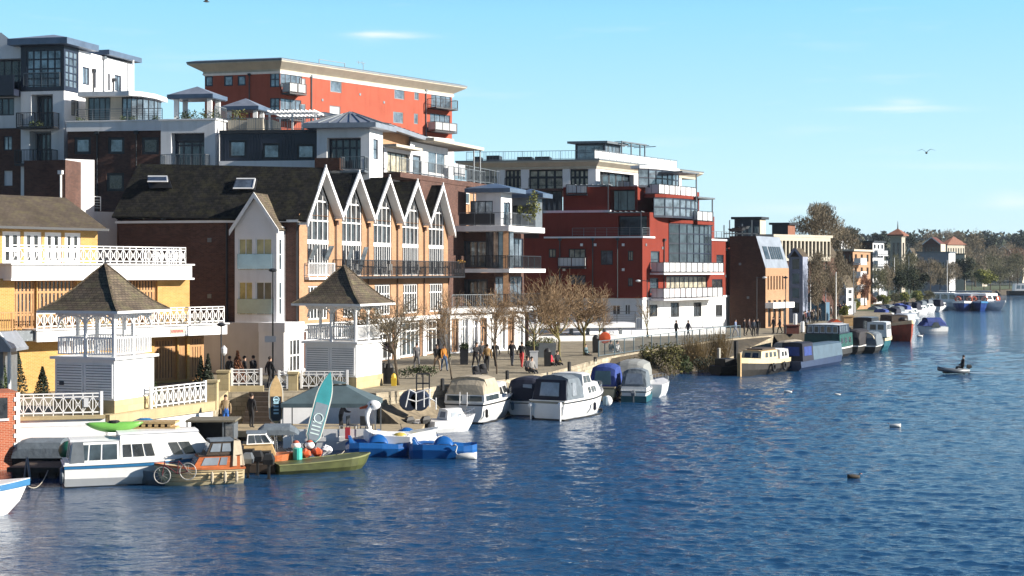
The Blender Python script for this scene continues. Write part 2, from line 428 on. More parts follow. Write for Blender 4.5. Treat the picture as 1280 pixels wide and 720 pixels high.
# the few small clouds: soft patches at fixed directions of the sky
sx_ = N.new('ShaderNodeMath'); sx_.operation = 'DIVIDE'; L.new(sepz.outputs[0], sx_.inputs[0]); L.new(sepz.outputs[1], sx_.inputs[1])
sz_ = N.new('ShaderNodeMath'); sz_.operation = 'DIVIDE'; L.new(sepz.outputs[2], sz_.inputs[0]); L.new(sepz.outputs[1], sz_.inputs[1])
def mth(op, a_, b_=None):
    q_ = N.new('ShaderNodeMath'); q_.operation = op
    for i_, v_ in enumerate((a_, b_)):
        if v_ is None: continue
        if isinstance(v_, (int, float)): q_.inputs[i_].default_value = v_
        else: L.new(v_, q_.inputs[i_])
    return q_.outputs[0]
tot = None
wob = mth('MULTIPLY', mth('SUBTRACT', cn.outputs[0], .5), .016)
for u0, v0, a0, b0, k0 in ((-.099,.164,.013,.0034,.4),(-.085,.1645,.024,.0024,.5),(.277,.119,.014,.0030,.33),(.272,.1145,.036,.0018,.45),(.352,.052,.016,.0045,.35),(.20,.045,.04,.004,.22),(.31,.075,.05,.003,.15)):
    e_ = mth('ADD', mth('POWER', mth('DIVIDE', mth('SUBTRACT', sx_.outputs[0], u0), a0), 2.0), mth('POWER', mth('DIVIDE', mth('ADD', mth('SUBTRACT', sz_.outputs[0], v0), wob), b0), 2.0))
    g_ = mth('MULTIPLY', mth('EXPONENT', mth('MULTIPLY', e_, -1.0)), k0); tot = g_ if tot is None else mth('ADD', tot, g_)
front_ = mth('GREATER_THAN', sepz.outputs[1], 0.05)
call = mth('MINIMUM', mth('ADD', mth('MULTIPLY', tot, front_), mth('MULTIPLY', cr.outputs[0], .35)), .8); L.new(call, cm.inputs[0])
L.new(tint.outputs[2], cm.inputs[6]); cm.inputs[7].default_value = (SKYG*.85, SKYG*.9, SKYG*.97, 1)
L.new(cm.outputs[2], bg.inputs['Color']); bg.inputs['Strength'].default_value = .10
sc = bpy.context.scene
sc.view_settings.view_transform = 'Standard'; sc.view_settings.look = 'None'; sc.view_settings.exposure = 1.05
sc.render.engine = 'CYCLES'

# ================================================================ water
def water_mat():
    m = bpy.data.materials.new('river_water'); m.use_nodes = True
    nt = m.node_tree; N = nt.nodes; L = nt.links; b = N['Principled BSDF']
    b.inputs['Base Color'].default_value = (.010,.048,.115,1); b.inputs['Roughness'].default_value = .05; b.inputs['IOR'].default_value = 1.33
    geo = N.new('ShaderNodeNewGeometry')
    def nz(sx, sy, scale, det, rot=0, rough=.6, dist=.3):
        mp = N.new('ShaderNodeMapping'); mp.inputs['Scale'].default_value = (sx, sy, 1); mp.inputs['Rotation'].default_value = (0,0,R(rot))
        n = N.new('ShaderNodeTexNoise'); n.inputs['Scale'].default_value = scale; n.inputs['Detail'].default_value = det; n.inputs['Roughness'].default_value = rough
        n.inputs['Distortion'].default_value = dist
        L.new(geo.outputs['Position'], mp.inputs[0]); L.new(mp.outputs[0], n.inputs['Vector']); return n.outputs[0]
    a = nz(.42, 1.0, 4.2, 4, 12, .65); c = nz(.35, .8, .45, 3, 20)
    def mul(x, k):
        q = N.new('ShaderNodeMath'); q.operation = 'MULTIPLY'; L.new(x, q.inputs[0]); q.inputs[1].default_value = k; return q.outputs[0]
    def add(x, y):
        q = N.new('ShaderNodeMath'); q.operation = 'ADD'; L.new(x, q.inputs[0]); L.new(y, q.inputs[1]); return q.outputs[0]
    h = add(mul(a, .05), mul(c, .08))
    # calmer water in the lee of the moored boats, and wind lanes out on the river
    sep = N.new('ShaderNodeSeparateXYZ'); L.new(geo.outputs['Position'], sep.inputs[0])
    lane = nz(.012, .03, 1.0, 3, 25, .5, 0)
    lm = N.new('ShaderNodeMapRange'); lm.inputs['From Min'].default_value = .35; lm.inputs['From Max'].default_value = .65
    lm.inputs['To Min'].default_value = .75; lm.inputs['To Max'].default_value = 1.25; L.new(lane, lm.inputs['Value'])
    sx = N.new('ShaderNodeMapRange'); sx.inputs['From Min'].default_value = -22; sx.inputs['From Max'].default_value = 4
    sx.inputs['To Min'].default_value = .5; sx.inputs['To Max'].default_value = 1.7; L.new(sep.outputs[0], sx.inputs['Value'])
    st = N.new('ShaderNodeMath'); st.operation = 'MULTIPLY'; L.new(lm.outputs[0], st.inputs[0]); L.new(sx.outputs[0], st.inputs[1])
    hh = N.new('ShaderNodeMath'); hh.operation = 'MULTIPLY'; L.new(h, hh.inputs[0]); L.new(st.outputs[0], hh.inputs[1])
    bp = N.new('ShaderNodeBump'); bp.inputs['Strength'].default_value = 1.0; bp.inputs['Distance'].default_value = 1.0
    L.new(hh.outputs[0], bp.inputs['Height']); L.new(bp.outputs[0], b.inputs['Normal'])
    return m
import numpy as np
def water_mesh():
    rs = np.random.RandomState(5)
    Yr = [34.0]
    while Yr[-1] < 800: Yr.append(Yr[-1] + .062*(Yr[-1]/45)**1.75)
    Yr = np.array(Yr); nc = 620; U = np.linspace(-.50, .56, nc)
    X = U[None,:]*Yr[:,None]; Y = np.repeat(Yr[:,None], nc, 1); dy = np.gradient(Yr)[:,None]; dx = Yr[:,None]*(U[1]-U[0])
    Z = np.zeros_like(X); XX = X.copy(); YY = Y.copy()
    gust = .75 + .35*np.sin(X*.045+Y*.021+1.3)*np.sin(Y*.033-X*.013+.4) + .2*np.sin(X*.11-Y*.07)
    lee = np.clip((X+21)/32, .22, 1.0)
    for k in range(84):
        lam = .24*(11.0**(rs.rand()**1.5)); th = math.radians(14 + rs.randn()*30); kk = 2*math.pi/lam
        amp = .0053*lam**.78*(1.0 if lam < 1.6 else .62); ph = rs.rand()*6.283
        att = np.clip((lam/np.maximum(dy*1.0, dx)-2.2)/2.5, 0, 1)
        arg = kk*(X*math.sin(th)+Y*math.cos(th)) + ph + .9*np.sin(X*.23+k)+.9*np.sin(Y*.19+2*k)
        Z += amp*att*np.sin(arg); c = amp*att*.8*np.cos(arg); XX += c*math.sin(th); YY += c*math.cos(th)
    Z *= gust*lee
    n, m_ = X.shape
    co = np.stack([XX, YY, Z], -1).reshape(-1, 3)
    i = np.arange(n*m_).reshape(n, m_); f = np.stack([i[:-1,:-1], i[:-1,1:], i[1:,1:], i[1:,:-1]], -1).reshape(-1, 4)
    ex = np.array([(-900,-400,-.16),(9000,-400,-.16),(9000,9000,-.16),(-900,9000,-.16)]); base = len(co)
    co = np.concatenate([co, ex]); f = np.concatenate([f, np.array([[base,base+1,base+2,base+3]])])
    me = bpy.data.meshes.new('water'); me.vertices.add(len(co)); me.vertices.foreach_set('co', co.ravel())
    me.loops.add(len(f)*4); me.loops.foreach_set('vertex_index', f.ravel()); me.polygons.add(len(f)); me.polygons.foreach_set('loop_start', np.arange(len(f))*4)
    me.update(calc_edges=True); me.polygons.foreach_set('use_smooth', [True]*len(f)); me.materials.append(water_mat()); return me
o = bpy.data.objects.new('water', water_mesh()); C.objects.link(o); setp(o, kind='structure')

# ================================================================ land
TZ = 2.1
quay = [(-45,56.8),(-22.1,63.15),(-18.35,64.2),(-15.1,70.9),(-15.9,77.2),(-9.4,78.2),(-7.3,76.6),(-3.7,82),(-.5,86.3),(2.7,93.3),(5.7,104),(7.7,110),(11.5,119),(20,137),(27,147),(42,172),(60,225),(74,300),(96,345),(130,450),(201,560),(420,800),(900,1150),(2500,1900),(6000,3200)]
m = MB()
for (x0,y0),(x1,y1) in zip(quay[:14], quay[1:15]):
    m.poly([(x0,y0,-1.5),(x1,y1,-1.5),(x1,y1,1.98),(x0,y0,1.98)])
top = [(x,y,1.98) for x,y in quay] + [(6000,9000,1.98),(-3000,9000,1.98),(-3000,56.8,1.98)]
single('quay_wall', m, quaystone, None, None, kind='structure', fixn=False)
fe = MB()
for (x0,y0),(x1,y1) in zip(quay[14:-1], quay[15:]):
    fe.poly([(x0+1.5,y0-1.5,-.6),(x1+1.5,y1-1.5,-.6),(x1,y1,1.98),(x0,y0,1.98)])
single('far_river_edge', fe, earth, None, None, kind='structure', fixn=False)
m = MB(); m.poly(top)
single('ground', m, paving, None, None, kind='structure', fixn=False)
# ================================================================ river terrace, its wall and white lattice railings
def wall_run(name, pts, z0, z1, th, mt, label, cat='wall', group=None):
    m = MB()
    for (a, b) in zip(pts[:-1], pts[1:]):
        a = Vector((*a, 0)); b = Vector((*b, 0)); d = (b-a).normalized(); n = Vector((d.y, -d.x, 0))
        m.hexa([a+Vector((0,0,z0)), b+Vector((0,0,z0)), b+n*th+Vector((0,0,z0)), a+n*th+Vector((0,0,z0)),
                a+Vector((0,0,z1)), b+Vector((0,0,z1)), b+n*th+Vector((0,0,z1)), a+n*th+Vector((0,0,z1))])
    return single(name, m, mt, label, cat, loc=(pts[0][0], pts[0][1], 0), group=group)
wall_run('river_wall', [(-26,62.05),(-18.3,64.15),(-15.0,70.8)], -1.2, 1.62, .16, white, 'tall white painted river wall under the front terrace railing')
wall_run('river_wall', [(-12.6,77.6),(-9.35,78.05),(-7.25,76.45)], -1.2, 1.45, .1, white, 'white painted wall behind the dark canopy tent')
wall_run('river_wall', [(-26,62.04),(-18.32,64.14)], 1.62, 1.92, .17, white, 'upper white band of the river wall below the left railing')
for pts, z0c, lb in (([(-26,62.0),(-18.3,64.1)], 1.93, 'thin brown coping under the railing left of the near kiosk'), ([(-18.3,64.1),(-14.95,70.8),(-15.6,77.0)], 1.625, 'yellow stone coping course under the near kiosk and right railing')):
    m = MB()
    for a, b in zip(pts[:-1], pts[1:]):
        a = Vector((*a,0)); b = Vector((*b,0)); d = (b-a).normalized(); n = Vector((d.y,-d.x,0))
        m.hexa([a-n*.3+Vector((0,0,z0c)), b-n*.3+Vector((0,0,z0c)), b+n*.25+Vector((0,0,z0c)), a+n*.25+Vector((0,0,z0c)),
                a-n*.3+Vector((0,0,2.08)), b-n*.3+Vector((0,0,2.08)), b+n*.25+Vector((0,0,2.08)), a+n*.25+Vector((0,0,2.08))])
    single('terrace_coping', m, stone, lb, 'coping', loc=(pts[0][0],pts[0][1],0))

def lattice_run(pl, t0, t1, z, label, h=1.0, group='white lattice railings of the riverside terrace', mt=white):
    base = pl.p(t0, z); t = thing('lattice_railing', label, 'railing', base, group)
    m = pl.mb(); railing(m, pl, t0, t1, z, h, 'lattice', post=(t1-t0)); part('lattice_panel', m, mt, t, fixn=False)
    for q in (t0+.04, t1-.04):
        p = pl.mb(); p.box(q-.06, q+.06, -.06, .06, z, z+h+.06); part('post', p, mt, t, fixn=False)
    return t
plf = PL(org=(-22.2,63.1,0), az=75.5)
m0 = lattice_run(plf, .1, 3.9, 2.08, 'white lattice railing on the river wall left of the near kiosk')
m = plf.mb(); m.box(3.1, 3.3, .06, .08, 2.45, 2.85); part('notice', m, frost, m0, 'small white notice fixed to the railing', fixn=False)
plq = PL(org=(-18.3,64.1,0), az=26.2)
lattice_run(plq, 3.0, 7.1, 2.08, 'white lattice railing on the river wall right of the near kiosk')
def pillar(px, Y, z0, z1, w, label, mt=stone):
    x = wx(px, Y); m = MB(); m.box(x-w/2, x+w/2, Y-w/2, Y+w/2, z0, z1-.12); m.box(x-w/2-.05, x+w/2+.05, Y-w/2-.05, Y+w/2+.05, z1-.12, z1)
    return single('stone_pillar', m, mt, label, 'pillar', loc=(x, Y, z0), group='stone pillars between the terrace railings')
pillar(266, 71.3, 1.6, 3.1, .5, 'yellow stone pillar ending the railing right of the near kiosk')
pillar(280, 77.6, 1.9, 3.15, .65, 'brown stone pillar left of the small lattice railing by the shrub')
pillar(367, 78.6, 1.9, 3.0, .5, 'stone pillar between the lattice railings by the board and far kiosk')
pls = PL(px=289, Y=77.6, az=84)
lattice_run(pls, 0, 1.65, 2.3, 'short white lattice railing in front of the brown conical shrub', .9)
m = pls.mb(); m.box(-.1, 1.75, -.2, .12, 1.9, 2.3); single('stone_curb', m, stone, 'low stone kerb under the short railing by the shrub', 'kerb', loc=pls.p(0,1.9), fixn=False)
lattice_run(PL(px=348, Y=78.4, az=88), 0, .55, 2.08, 'narrow white lattice railing behind the wooden paddle board', .95)
lattice_run(PL(px=376, Y=78.6, az=88), 0, 2.6, 2.08, 'white lattice railing in front of the far kiosk', .95)
# stairs down to the landing
m = MB()
for i in range(7):
    z = 2.0 - .24*i; m.box(-14.25+.0, -12.75, 77.4-.32*(i+1), 77.4-.32*i, -.6, z)
single('stone_steps', m, woodd, 'dark steps leading down from the terrace to the landing', 'steps', loc=(-13.5,77,0), fixn=False)
m = MB(); m.box(-15.0, -4.6, 71.4, 75.0, .22, .5)
for x in (-14.5,-11.5,-8.5,-5.2): m.box(x-.3, x+.3, 71.6, 74.8, -.4, .22)
single('landing_stage', m, mat('landing_boards', (.40,.32,.20), .85, .2, 2.0), 'low boarded landing stage below the stone steps', 'landing stage', loc=(-10,73,0), fixn=False)

# red brick pier at the bridge end
PP = PL(px=24.5, Y=61.5, az=-120)      # its lit face looks out over the river
pr_ = thing('brick_pier', 'red brick pier with white quoins at the water edge', 'pier', PP.p(0,-1))
m = PP.mb(); m.box(.22, 12, -2.4, 0, -1, 3.3); m.box(0,.22,-2.4,-.01,-1,3.3); part('wall', m, brickred, pr_, fixn=False)
for i in range(22):
    z = -1 + i*.196; wv = .14 if i % 2 else .24
    m = PP.mb(); m.box(-.015, wv, -.3, .03, z, z+.18); part('quoin', m, white, pr_, fixn=False)
tw = PP.t(9.5); m = PP.mb(); m.box(tw, tw+2, -.1, .012, PP.z(5,523), PP.z(5,497)); part('window', m, gdark, pr_, fixn=False)
m = PP.mb(); m.box(tw-.05, tw+2.1, -.1, .06, PP.z(5,526), PP.z(5,523.2)); part('sill', m, white, pr_, fixn=False)

# ================================================================ the two river kiosks
def kiosk(cpx, Yc, az, label, blue_sign):
    c = Vector((wx(cpx, Yc), Yc, 0)); a = R(az); d = Vector((math.sin(a), math.cos(a), 0)); e = Vector((-math.cos(a), math.sin(a), 0))
    base = thing('river_kiosk', label, 'kiosk', (c.x, c.y, 1.6), 'pyramid roofed kiosks on the terrace')
    def plane(right, s):      # from near corner
        near = c - (d+e)*s/2
        return PL(org=near, az=az if right else az-90)
    S = 3.2
    m = MB()
    pr, pl_ = plane(True, S+.1), plane(False, S+.1)
    slab(m, pr, S+.1, pl_, S+.1, 1.3, 2.66)
    part('plinth', m, stone, base, fixn=False)
    pr, pl_ = plane(True, S), plane(False, S)
    m = MB(); slab(m, pr, S, pl_, S, 2.66, 4.50); part('wall', m, white, base, fixn=False)
    for k in range(2):
        m = pl_.mb(); t0 = .14 + k*(S/2-.02); t1 = t0 + S/2-.24
        m.box(t0-.06, t0, 0, .05, 2.75, 4.3); m.box(t1, t1+.06, 0, .05, 2.75, 4.3); m.box(t0, t1, 0, .05, 4.24, 4.3)
        part('slat_gap_shade', (lambda g: (g.box(t0, t1, .001, .006, 2.76, 4.24), g)[1])(pl_.mb(MB())), greym, base, fixn=False)  # dark sheet painted in for the shade between the louvre slats
        for q in range(12): z = 2.78 + q*.122; m.box(t0, t1, .004, .04, z, z+.085)
        part('louvred_shutter', m, white, base, fixn=False)
    for k in range(2):
        m = pr.mb(); t0 = .12 + k*(S/2-.03); m.box(t0, t0+S/2-.2, .0, .035, 2.74, 4.3); part('door', m, white, base, fixn=False)
    if blue_sign:
        m = pl_.mb(); m.box(2.68, 2.92, .05, .07, 3.3, 3.48); part('sign', m, navy, base, 'tiny dark blue plate on the shutter', fixn=False)
    m = MB(); prd, pld = plane(True, S+.34), plane(False, S+.34); slab(m, prd, S+.34, pld, S+.34, 4.50, 4.62); part('deck', m, white, base, fixn=False)
    # posts, balusters, arched brackets on all four sides
    far = c + (d+e)*S/2
    sides = [pr, pl_, PL(org=far, az=az+180), PL(org=far, az=az+90)]
    for s_ in sides[2:]:
        if s_.n.dot(s_.o + s_.n - c) < 0: pass
    rail = MB(); br = MB()
    for si, s_ in enumerate(sides):
        for q in (0.08, S/2, S-.08) if si in (0, 1) else (.08, S/2):
            mm = MB(); mm.M = s_.M; sg = -1 if si < 2 else (1 if (s_.o + s_.n - c).length < (s_.o - c).length else -1)
            mm.box(q-.065, q+.065, .02*sg, .15*sg, 4.62, 6.62)
            if q < S-.2: part('post', mm, white, base, fixn=False)
        rail.M = s_.M; of = .085*sg
        rail.box(.1, S-.1, of-.03, of+.03, 5.45, 5.52); rail.box(.1, S-.1, of-.02, of+.02, 4.72, 4.77)
        for i in range(22):
            t = .15 + (S-.3)*i/21; rail.box(t-.022, t+.022, of-.02, of+.02, 4.77, 5.45)
        br.M = s_.M
        for q0, q1 in ((.1, S/2), (S/2, S-.1)):
            # arch: curved brackets rising from each post to the middle
            prev = None; n = 10
            for i in range(n+1):
                u = i/n; t = q0 + (q1-q0)*u; z = 5.95 + .52*math.sqrt(max(0, 1-(2*u-1)**2))
                if prev:
                    br.hexa([(prev[0],of-.03,prev[1]),(t,of-.03,z),(t,of+.03,z),(prev[0],of+.03,prev[1]),(prev[0],of-.03,prev[1]+.09),(t,of-.03,z+.09),(t,of+.03,z+.09),(prev[0],of+.03,prev[1]+.09)])
                prev = (t, z)
            for (ta, tb) in ((q0, q0+.26), (q1-.26, q1)):
                br.box(ta, tb, of-.02, of+.02, 6.42, 6.6)
        br.box(.0, S, of-.05, of+.05, 6.52, 6.66)
    part('balustrade', rail, white, base, fixn=False); part('arched_bracket', br, white, base, fixn=False)
    # flared pyramid roof
    SR = 4.3; m = MB(); prof = [(SR/2, 6.74), (SR*.36, 7.16), (SR*.22, 7.78), (SR*.10, 8.42), (.03, 8.86)]
    def ring(h, z): return [tuple((c + d*h*x + e*h*y) + Vector((0,0,z))) for x, y in ((-1,-1),(1,-1),(1,1),(-1,1))]
    for (h0, z0), (h1, z1) in zip(prof[:-1], prof[1:]):
        a0, a1 = ring(h0, z0), ring(h1, z1)
        for k in range(4): m.poly([a0[k], a0[(k+1)%4], a1[(k+1)%4], a1[k]])
    a0 = ring(SR/2-.02, 6.70); m.poly(a0[::-1])
    rf = part('roof', m, tilesbrown, base, fixn=False)
    m = MB()
    pa, pb = plane(True, SR+.06), plane(False, SR+.06); slab(m, pa, SR+.06, pb, SR+.06, 6.62, 6.735); part('eaves', m, white, rf, fixn=False)
    m = MB()
    for x, y in ((-1,-1),(1,-1),(1,1),(-1,1)):
        pts = [c + d*h*x + e*h*y + Vector((0,0,z+.02)) for h, z in prof]
        for p, q in zip(pts[:-1], pts[1:]): m.bar(p, q, .12, .05)
    part('hip_tiles', m, tilesbrown, rf, fixn=False)
    m = MB(); m.lathe((c.x, c.y, 8.84), [(.05,0),(.07,.06),(.03,.12),(.05,.2),(.015,.42)], 8); part('finial', m, darkm, rf)
    return base
kiosk(131.5, 66.7, 19, 'large near white kiosk with louvred shutters beside the front railing', True)
kiosk(430, 81.0, 21.4, 'smaller far white kiosk with pyramid roof behind the canopy tent', False)

# ================================================================ yellow brick riverside pub
PX = PL(px=8, Y=75.5, az=40)
pub = thing('riverside_pub', 'yellow brick riverside pub with oak doors and white lattice balconies', 'pub', PX.p(0, 2))
T236 = PX.t(237); plL = PX.off(0, T236, az=-50)
def G(x0,x1,y0,y1,out=0.0): return PX.r(x0,x1,y0,y1,out)
gz = PX.z
ztop1 = 8.15; zf1 = 5.4
door_up = [G(18,46,347,400), G(47,96,347,400), G(160,197,347,400)]
door_up = [(a, b, 5.45, 8.1) for a, b, c_, d_ in door_up]
door_dn = [(PX.t(193), PX.t(222), 2.15, 4.6), (PX.t(223.5), PX.t(234), 2.15, 4.6)]
m = PX.mb(); wallgrid(m, -6, T236, 2.0, ztop1, door_up + door_dn, .2)
m.box(-6, T236, -9, -.35, 2.0, ztop1-.02)
part('wall', m, brickyellow, pub, fixn=False)
for b in door_up: window(pub, PX, b, 10 if b[1]-b[0] > 2 else 6, 1, timber, gdark, .12, .12, .2, name='door', rows=[7.4, 6.2])
for b in door_dn: window(pub, PX, b, 8 if b[1]-b[0] > 1.2 else 4, 1, timber, gdark, .14, .14, .2, name='door', rows=[4.1])
# ground floor continuing past the corner under the first floor balcony
# upper storey, set back, with slate roof
U = PX.off(-3.0); t122 = U.t(122)
wins = [U.r(a, b, 286, 321) for a, b in ((3,26),(30,52),(56,77),(81,101))]
wins = [(a, b, 8.95, 10.75) for a, b, _, _ in wins]
m = U.mb(); wallgrid(m, -6, t122, ztop1, 11.05, wins, .12)
m.box(-6, t122, -8, -.3, ztop1, 11.0)
part('upper_wall', m, brickyellow, pub, fixn=False)
for b in wins:
    f = window(pub, U, b, 2, 1, white, gdark, .2, .22, .1, rows=[9.75])
m = U.mb(); tr_ = U.t(126)
e0 = [(-7, .7, 10.95), (tr_, .7, 10.95), (tr_, -8.6, 10.95), (-7, -8.6, 10.95)]
tz = U.t(82, -3.9)
m.poly([(-7,.7,11.0),(tr_,.7,11.0),(tz,-3.9,13.0),(-7,-3.9,13.0)]); m.poly([(tr_,.7,11.0),(tr_,-8.6,11.0),(tz,-3.9,13.0)]); m.poly([(tr_,-8.6,11.0),(-7,-8.6,11.0),(-7,-3.9,13.0),(tz,-3.9,13.0)])
m.poly([(-7,.7,10.9),(tr_,.7,10.9),(tr_,-8.6,10.9),(-7,-8.6,10.9)])
rf = part('roof', m, slatebrown, pub, fixn=False)
m = U.mb(); m.box(-7, tr_+.02, .7, .82, 10.88, 11.02); part('gutter', m, darkm, rf, fixn=False)
# top balcony: white fascia + lattice
tf = PX.t(240, .7)
m = PX.mb(); m.box(-.1, tf, -3.2, .7, 8.16, 8.88); m.box(-.2, tf+.12, -3.2, .82, 8.885, 8.97); m.box(-.2, tf+.1, -3.2, .8, 8.05, 8.155); part('balcony_slab', m, white_r, pub, fixn=False)
m = PX.mb(); railing(m, PX, 0, PX.t(232,.55), 8.97, .98, 'lattice', out=.55, post=2.6); part('balustrade', m, white, pub, fixn=False)
tt = PX.t(232,.55); pe = PL(org=PX.p(tt,0,.55), az=-50); m = pe.mb(); railing(m, pe, 0, 3.2, 8.97, .98, 'lattice'); part('balustrade', m, white, pub, fixn=False)
# first floor balcony, longer
ta, tb = PX.t(46, 1.2), PX.t(284, 1.2)
m = PX.mb(); m.box(ta, tb, -.5, 1.2, 4.78, 5.38); m.box(ta-.1, tb+.1, -.5, 1.32, 5.384, 5.46); part('balcony_slab', m, white_r, pub, fixn=False)
m = PX.mb(); railing(m, PX, ta+.05, PX.t(280,1.1), 5.46, 1.0, 'lattice', out=1.1, post=2.6); part('balustrade', m, white, pub, fixn=False)
m = PX.mb(); m.box(-6, ta-.02, -.5, 1.0, 4.85, 5.4); part('canopy', m, greym, pub, 'grey canopy edge at the left of the balcony', fixn=False)
m = PX.mb(); railing(m, PX, -6, ta-.1, 5.4, 1.0, 'bars', out=.9, post=1.2); part('balustrade', m, timber, pub, 'dark bronze railing left of the white one', fixn=False)
# flowers along the balcony
def leafclump(m, c, rx, ry, rz, n, s, rnd, shape='ball', flat=.0):
    c = Vector(c)
    for _ in range(n):
        while True:
            p = Vector((rnd.uniform(-1,1), rnd.uniform(-1,1), rnd.uniform(-1,1)))
            if p.length <= 1: break
        if shape == 'cone':
            h = rnd.random(); k = (1-h)*.95+.05; ang = rnd.random()*6.283; q = math.sqrt(rnd.random())
            p = Vector((math.cos(ang)*q*k, math.sin(ang)*q*k, h*2-1))
        p = c + Vector((p.x*rx, p.y*ry, p.z*rz))
        a = Vector((rnd.gauss(0,1), rnd.gauss(0,1), rnd.gauss(0,1))).normalized(); b = a.cross(Vector((rnd.gauss(0,1), rnd.gauss(0,1), rnd.gauss(0,1)))).normalized()
        k = s*rnd.uniform(.6, 1.4); a *= k; b *= k*.6
        i = [m._a(p-a), m._a(p+b), m._a(p+a), m._a(p-b)]
        m.idx(i)
rnd = random.Random(3)
leafg = mat('leaf_green', (.055,.085,.02), .7, .3, 1.5); leafy = mat('leaf_yellow_green', (.16,.17,.035), .7, .3, 1.5)
leafd = mat('leaf_dark', (.018,.03,.012), .7, .3, 1.5); leafr = mat('leaf_russet', (.20,.07,.025), .75, .4, 2.5); leafw = mat('blossom_pale', (.45,.44,.38), .8, .2, 3)
m = MB()
for i in range(26):
    t = ta + .3 + (tb-ta-1)*rnd.random(); p = PX.p(t, 5.6, .95); leafclump(m, p, .35, .2, .22, 26, .07, rnd)
part('flower_boxes', m, leafw, pub, 'pale winter flowers along the balcony', fixn=False)
m = PX.mb(); m.box(PX.t(213,1.2), PX.t(231,1.2), 1.2, 1.235, 4.93, 5.22); sg = part('sign', m, cream, pub, 'cream sign board with faint red lettering', fixn=False)
redink = mat('red_ink', (.4,.06,.05), .6, .1)
m = PX.mb(); t_a, t_b = PX.t(214.5,1.25), PX.t(229.5,1.25)
for i in range(9):
    t = t_a + (t_b-t_a)*i/9; m.box(t, t+.05, 1.236, 1.25, 5.0, 5.15)
    if i % 2 == 0: m.box(t+.05, t+.1, 1.236, 1.25, 5.0, 5.03)
    else: m.box(t+.05, t+.1, 1.236, 1.25, 5.12, 5.15)
part('lettering', m, redink, sg, fixn=False)
# end wall below the first floor balcony to the right
m = PX.mb(); m.box(T236, PX.t(258), -7, -.25, 2.0, 4.8); part('wall', m, brickyellow, pub, fixn=False)
b = (T236+.05, PX.t(256), 2.1, 4.65); window(pub, PX.off(-.05), b, 6, 1, timber, gdark, .14, .12, .1, name='door', rows=[4.1])
# small glazed porch at the left edge
m = MB(); x = wx(4, 70); m.box(-27.5, x, 70, 72, 2.1, 4.55)
po = thing('glazed_porch', 'small grey porch with white gabled front at the photo edge', 'porch', (x, 70, 2.1)); part('wall', m, greym, po, fixn=False)
m = MB(); xa = wx(17.5, 69.9); xm = wx(3, 69.9)
m.hexa([(xm-.6,69.4,4.6),(xa,69.4,4.6),(xa,72,4.6),(xm-.6,72,4.6),(xm-.6,69.4,4.75),(xa,69.4,4.75),(xa,72,4.75),(xm-.6,72,4.75)])
m.prism([(xm-.65,69.4,4.75),(xa,69.4,4.75),(xm,69.4,5.55)], (0,2.5,0)); part('roof', m, zinc, po, fixn=False)
m = MB(); m.bar((xm,69.36,5.6),(xa+.04,69.36,4.78),.06,.1,up=(0,1,0)); m.bar((xm,69.36,5.6),(xm-.7,69.36,4.78),.06,.1,up=(0,1,0)); m.bar((xm,69.36,5.0),(xm,69.36,5.95),.05,.05); part('bargeboard', m, white, po, fixn=False)
m = MB(); m.tube((wx(11.5,69.8),69.8,2.1),(wx(11.5,69.8),69.8,4.6),.09,n=8); part('post', m, white, po)

# white block wall behind the pub, and the low service building
wb = thing('white_stair_block', 'white rendered stair block behind the pub roof', 'building', (wx(82,95), 95, 2))
a1 = PL(px=82, Y=95, az=60); m = a1.mb(); m.box(0, a1.t(118), -4, 0, 2, wz(200,96)); part('wall', m, white_r, wb, fixn=False)
m = a1.mb(); m.box(a1.t(115), a1.t(152), -5, -.6, 2, wz(264,96)); part('low_wall', m, white_r, wb, fixn=False)
m = a1.mb(); railing(m, a1, a1.t(116), a1.t(129), wz(264,97), 1.0, 'rails', out=-.7, post=1.0); part('railing', m, white, wb, fixn=False)
m = MB(); zt = wz(199, 93)
bk = PL(px=82, Y=93.5, az=-78); m.M = bk.M; m.box(0.02, bk.t(30), -3, 0, 2, zt); br_ = single('brick_plant_room', m, brickdark, 'dark brick box wall left of the white stair block', 'building', loc=bk.p(0,2), fixn=False)
m = bk.mb(); t = bk.t(77); m.tube((t,.1,2),(t,.1,zt-.9),.07,n=6); m.box(t-.15,t+.15,.02,.25,zt-.95,zt-.7)
single('drainpipe', m, white, 'white drainpipe with hopper on the dark brick box', 'drainpipe', loc=bk.p(bk.t(77),2,.2))
# ================================================================ gabled brick building with five river gables
GP = PL(px=374, Y=92, az=20); GW = 5.0; LEN = 25.0
hall = thing('gabled_brick_building', 'dark brick building with five white edged gables facing the river', 'building', GP.p(0, 2))
ZV, ZA, ZB = 12.35, 15.4, 8.2
LW = PL(org=GP.p(0,0), az=-78); LL = LW.t(149)
glz = []; holes = []
for i in range(5):
    a, b = GW*i+1.1, GW*i+4.15
    holes.append((a, b, 8.25, ZV)); holes.append((a+.15, b-.15, 5.35, 7.6)); glz.append((a, b))
ghole = [(GW*i+.5, GW*i+4.5, 2.05, 4.75) for i in range(5)]
m = GP.mb(); wallgrid(m, 0, LEN, 2.0, ZV-.1, holes + ghole, .2)
def in_hole(t): return any(a <= t <= b for a, b in glz)
for i in range(5):      # brick infill beside the glazing inside each gable
    t0 = GW*i; a, b = glz[i]
    m.poly([(t0, 0, ZV-.1), (a, 0, ZV-.1), (a, 0, ZV-.1 + (ZA-ZV)*(a-t0)/2.5*(.8 if i else .25))])
    m.poly([(b, 0, ZV-.1), (t0+GW, 0, ZV-.1), (b, 0, ZV-.1 + (ZA-ZV)*(t0+GW-b)/2.5)])
part('wall', m, brickorange, hall, fixn=False)
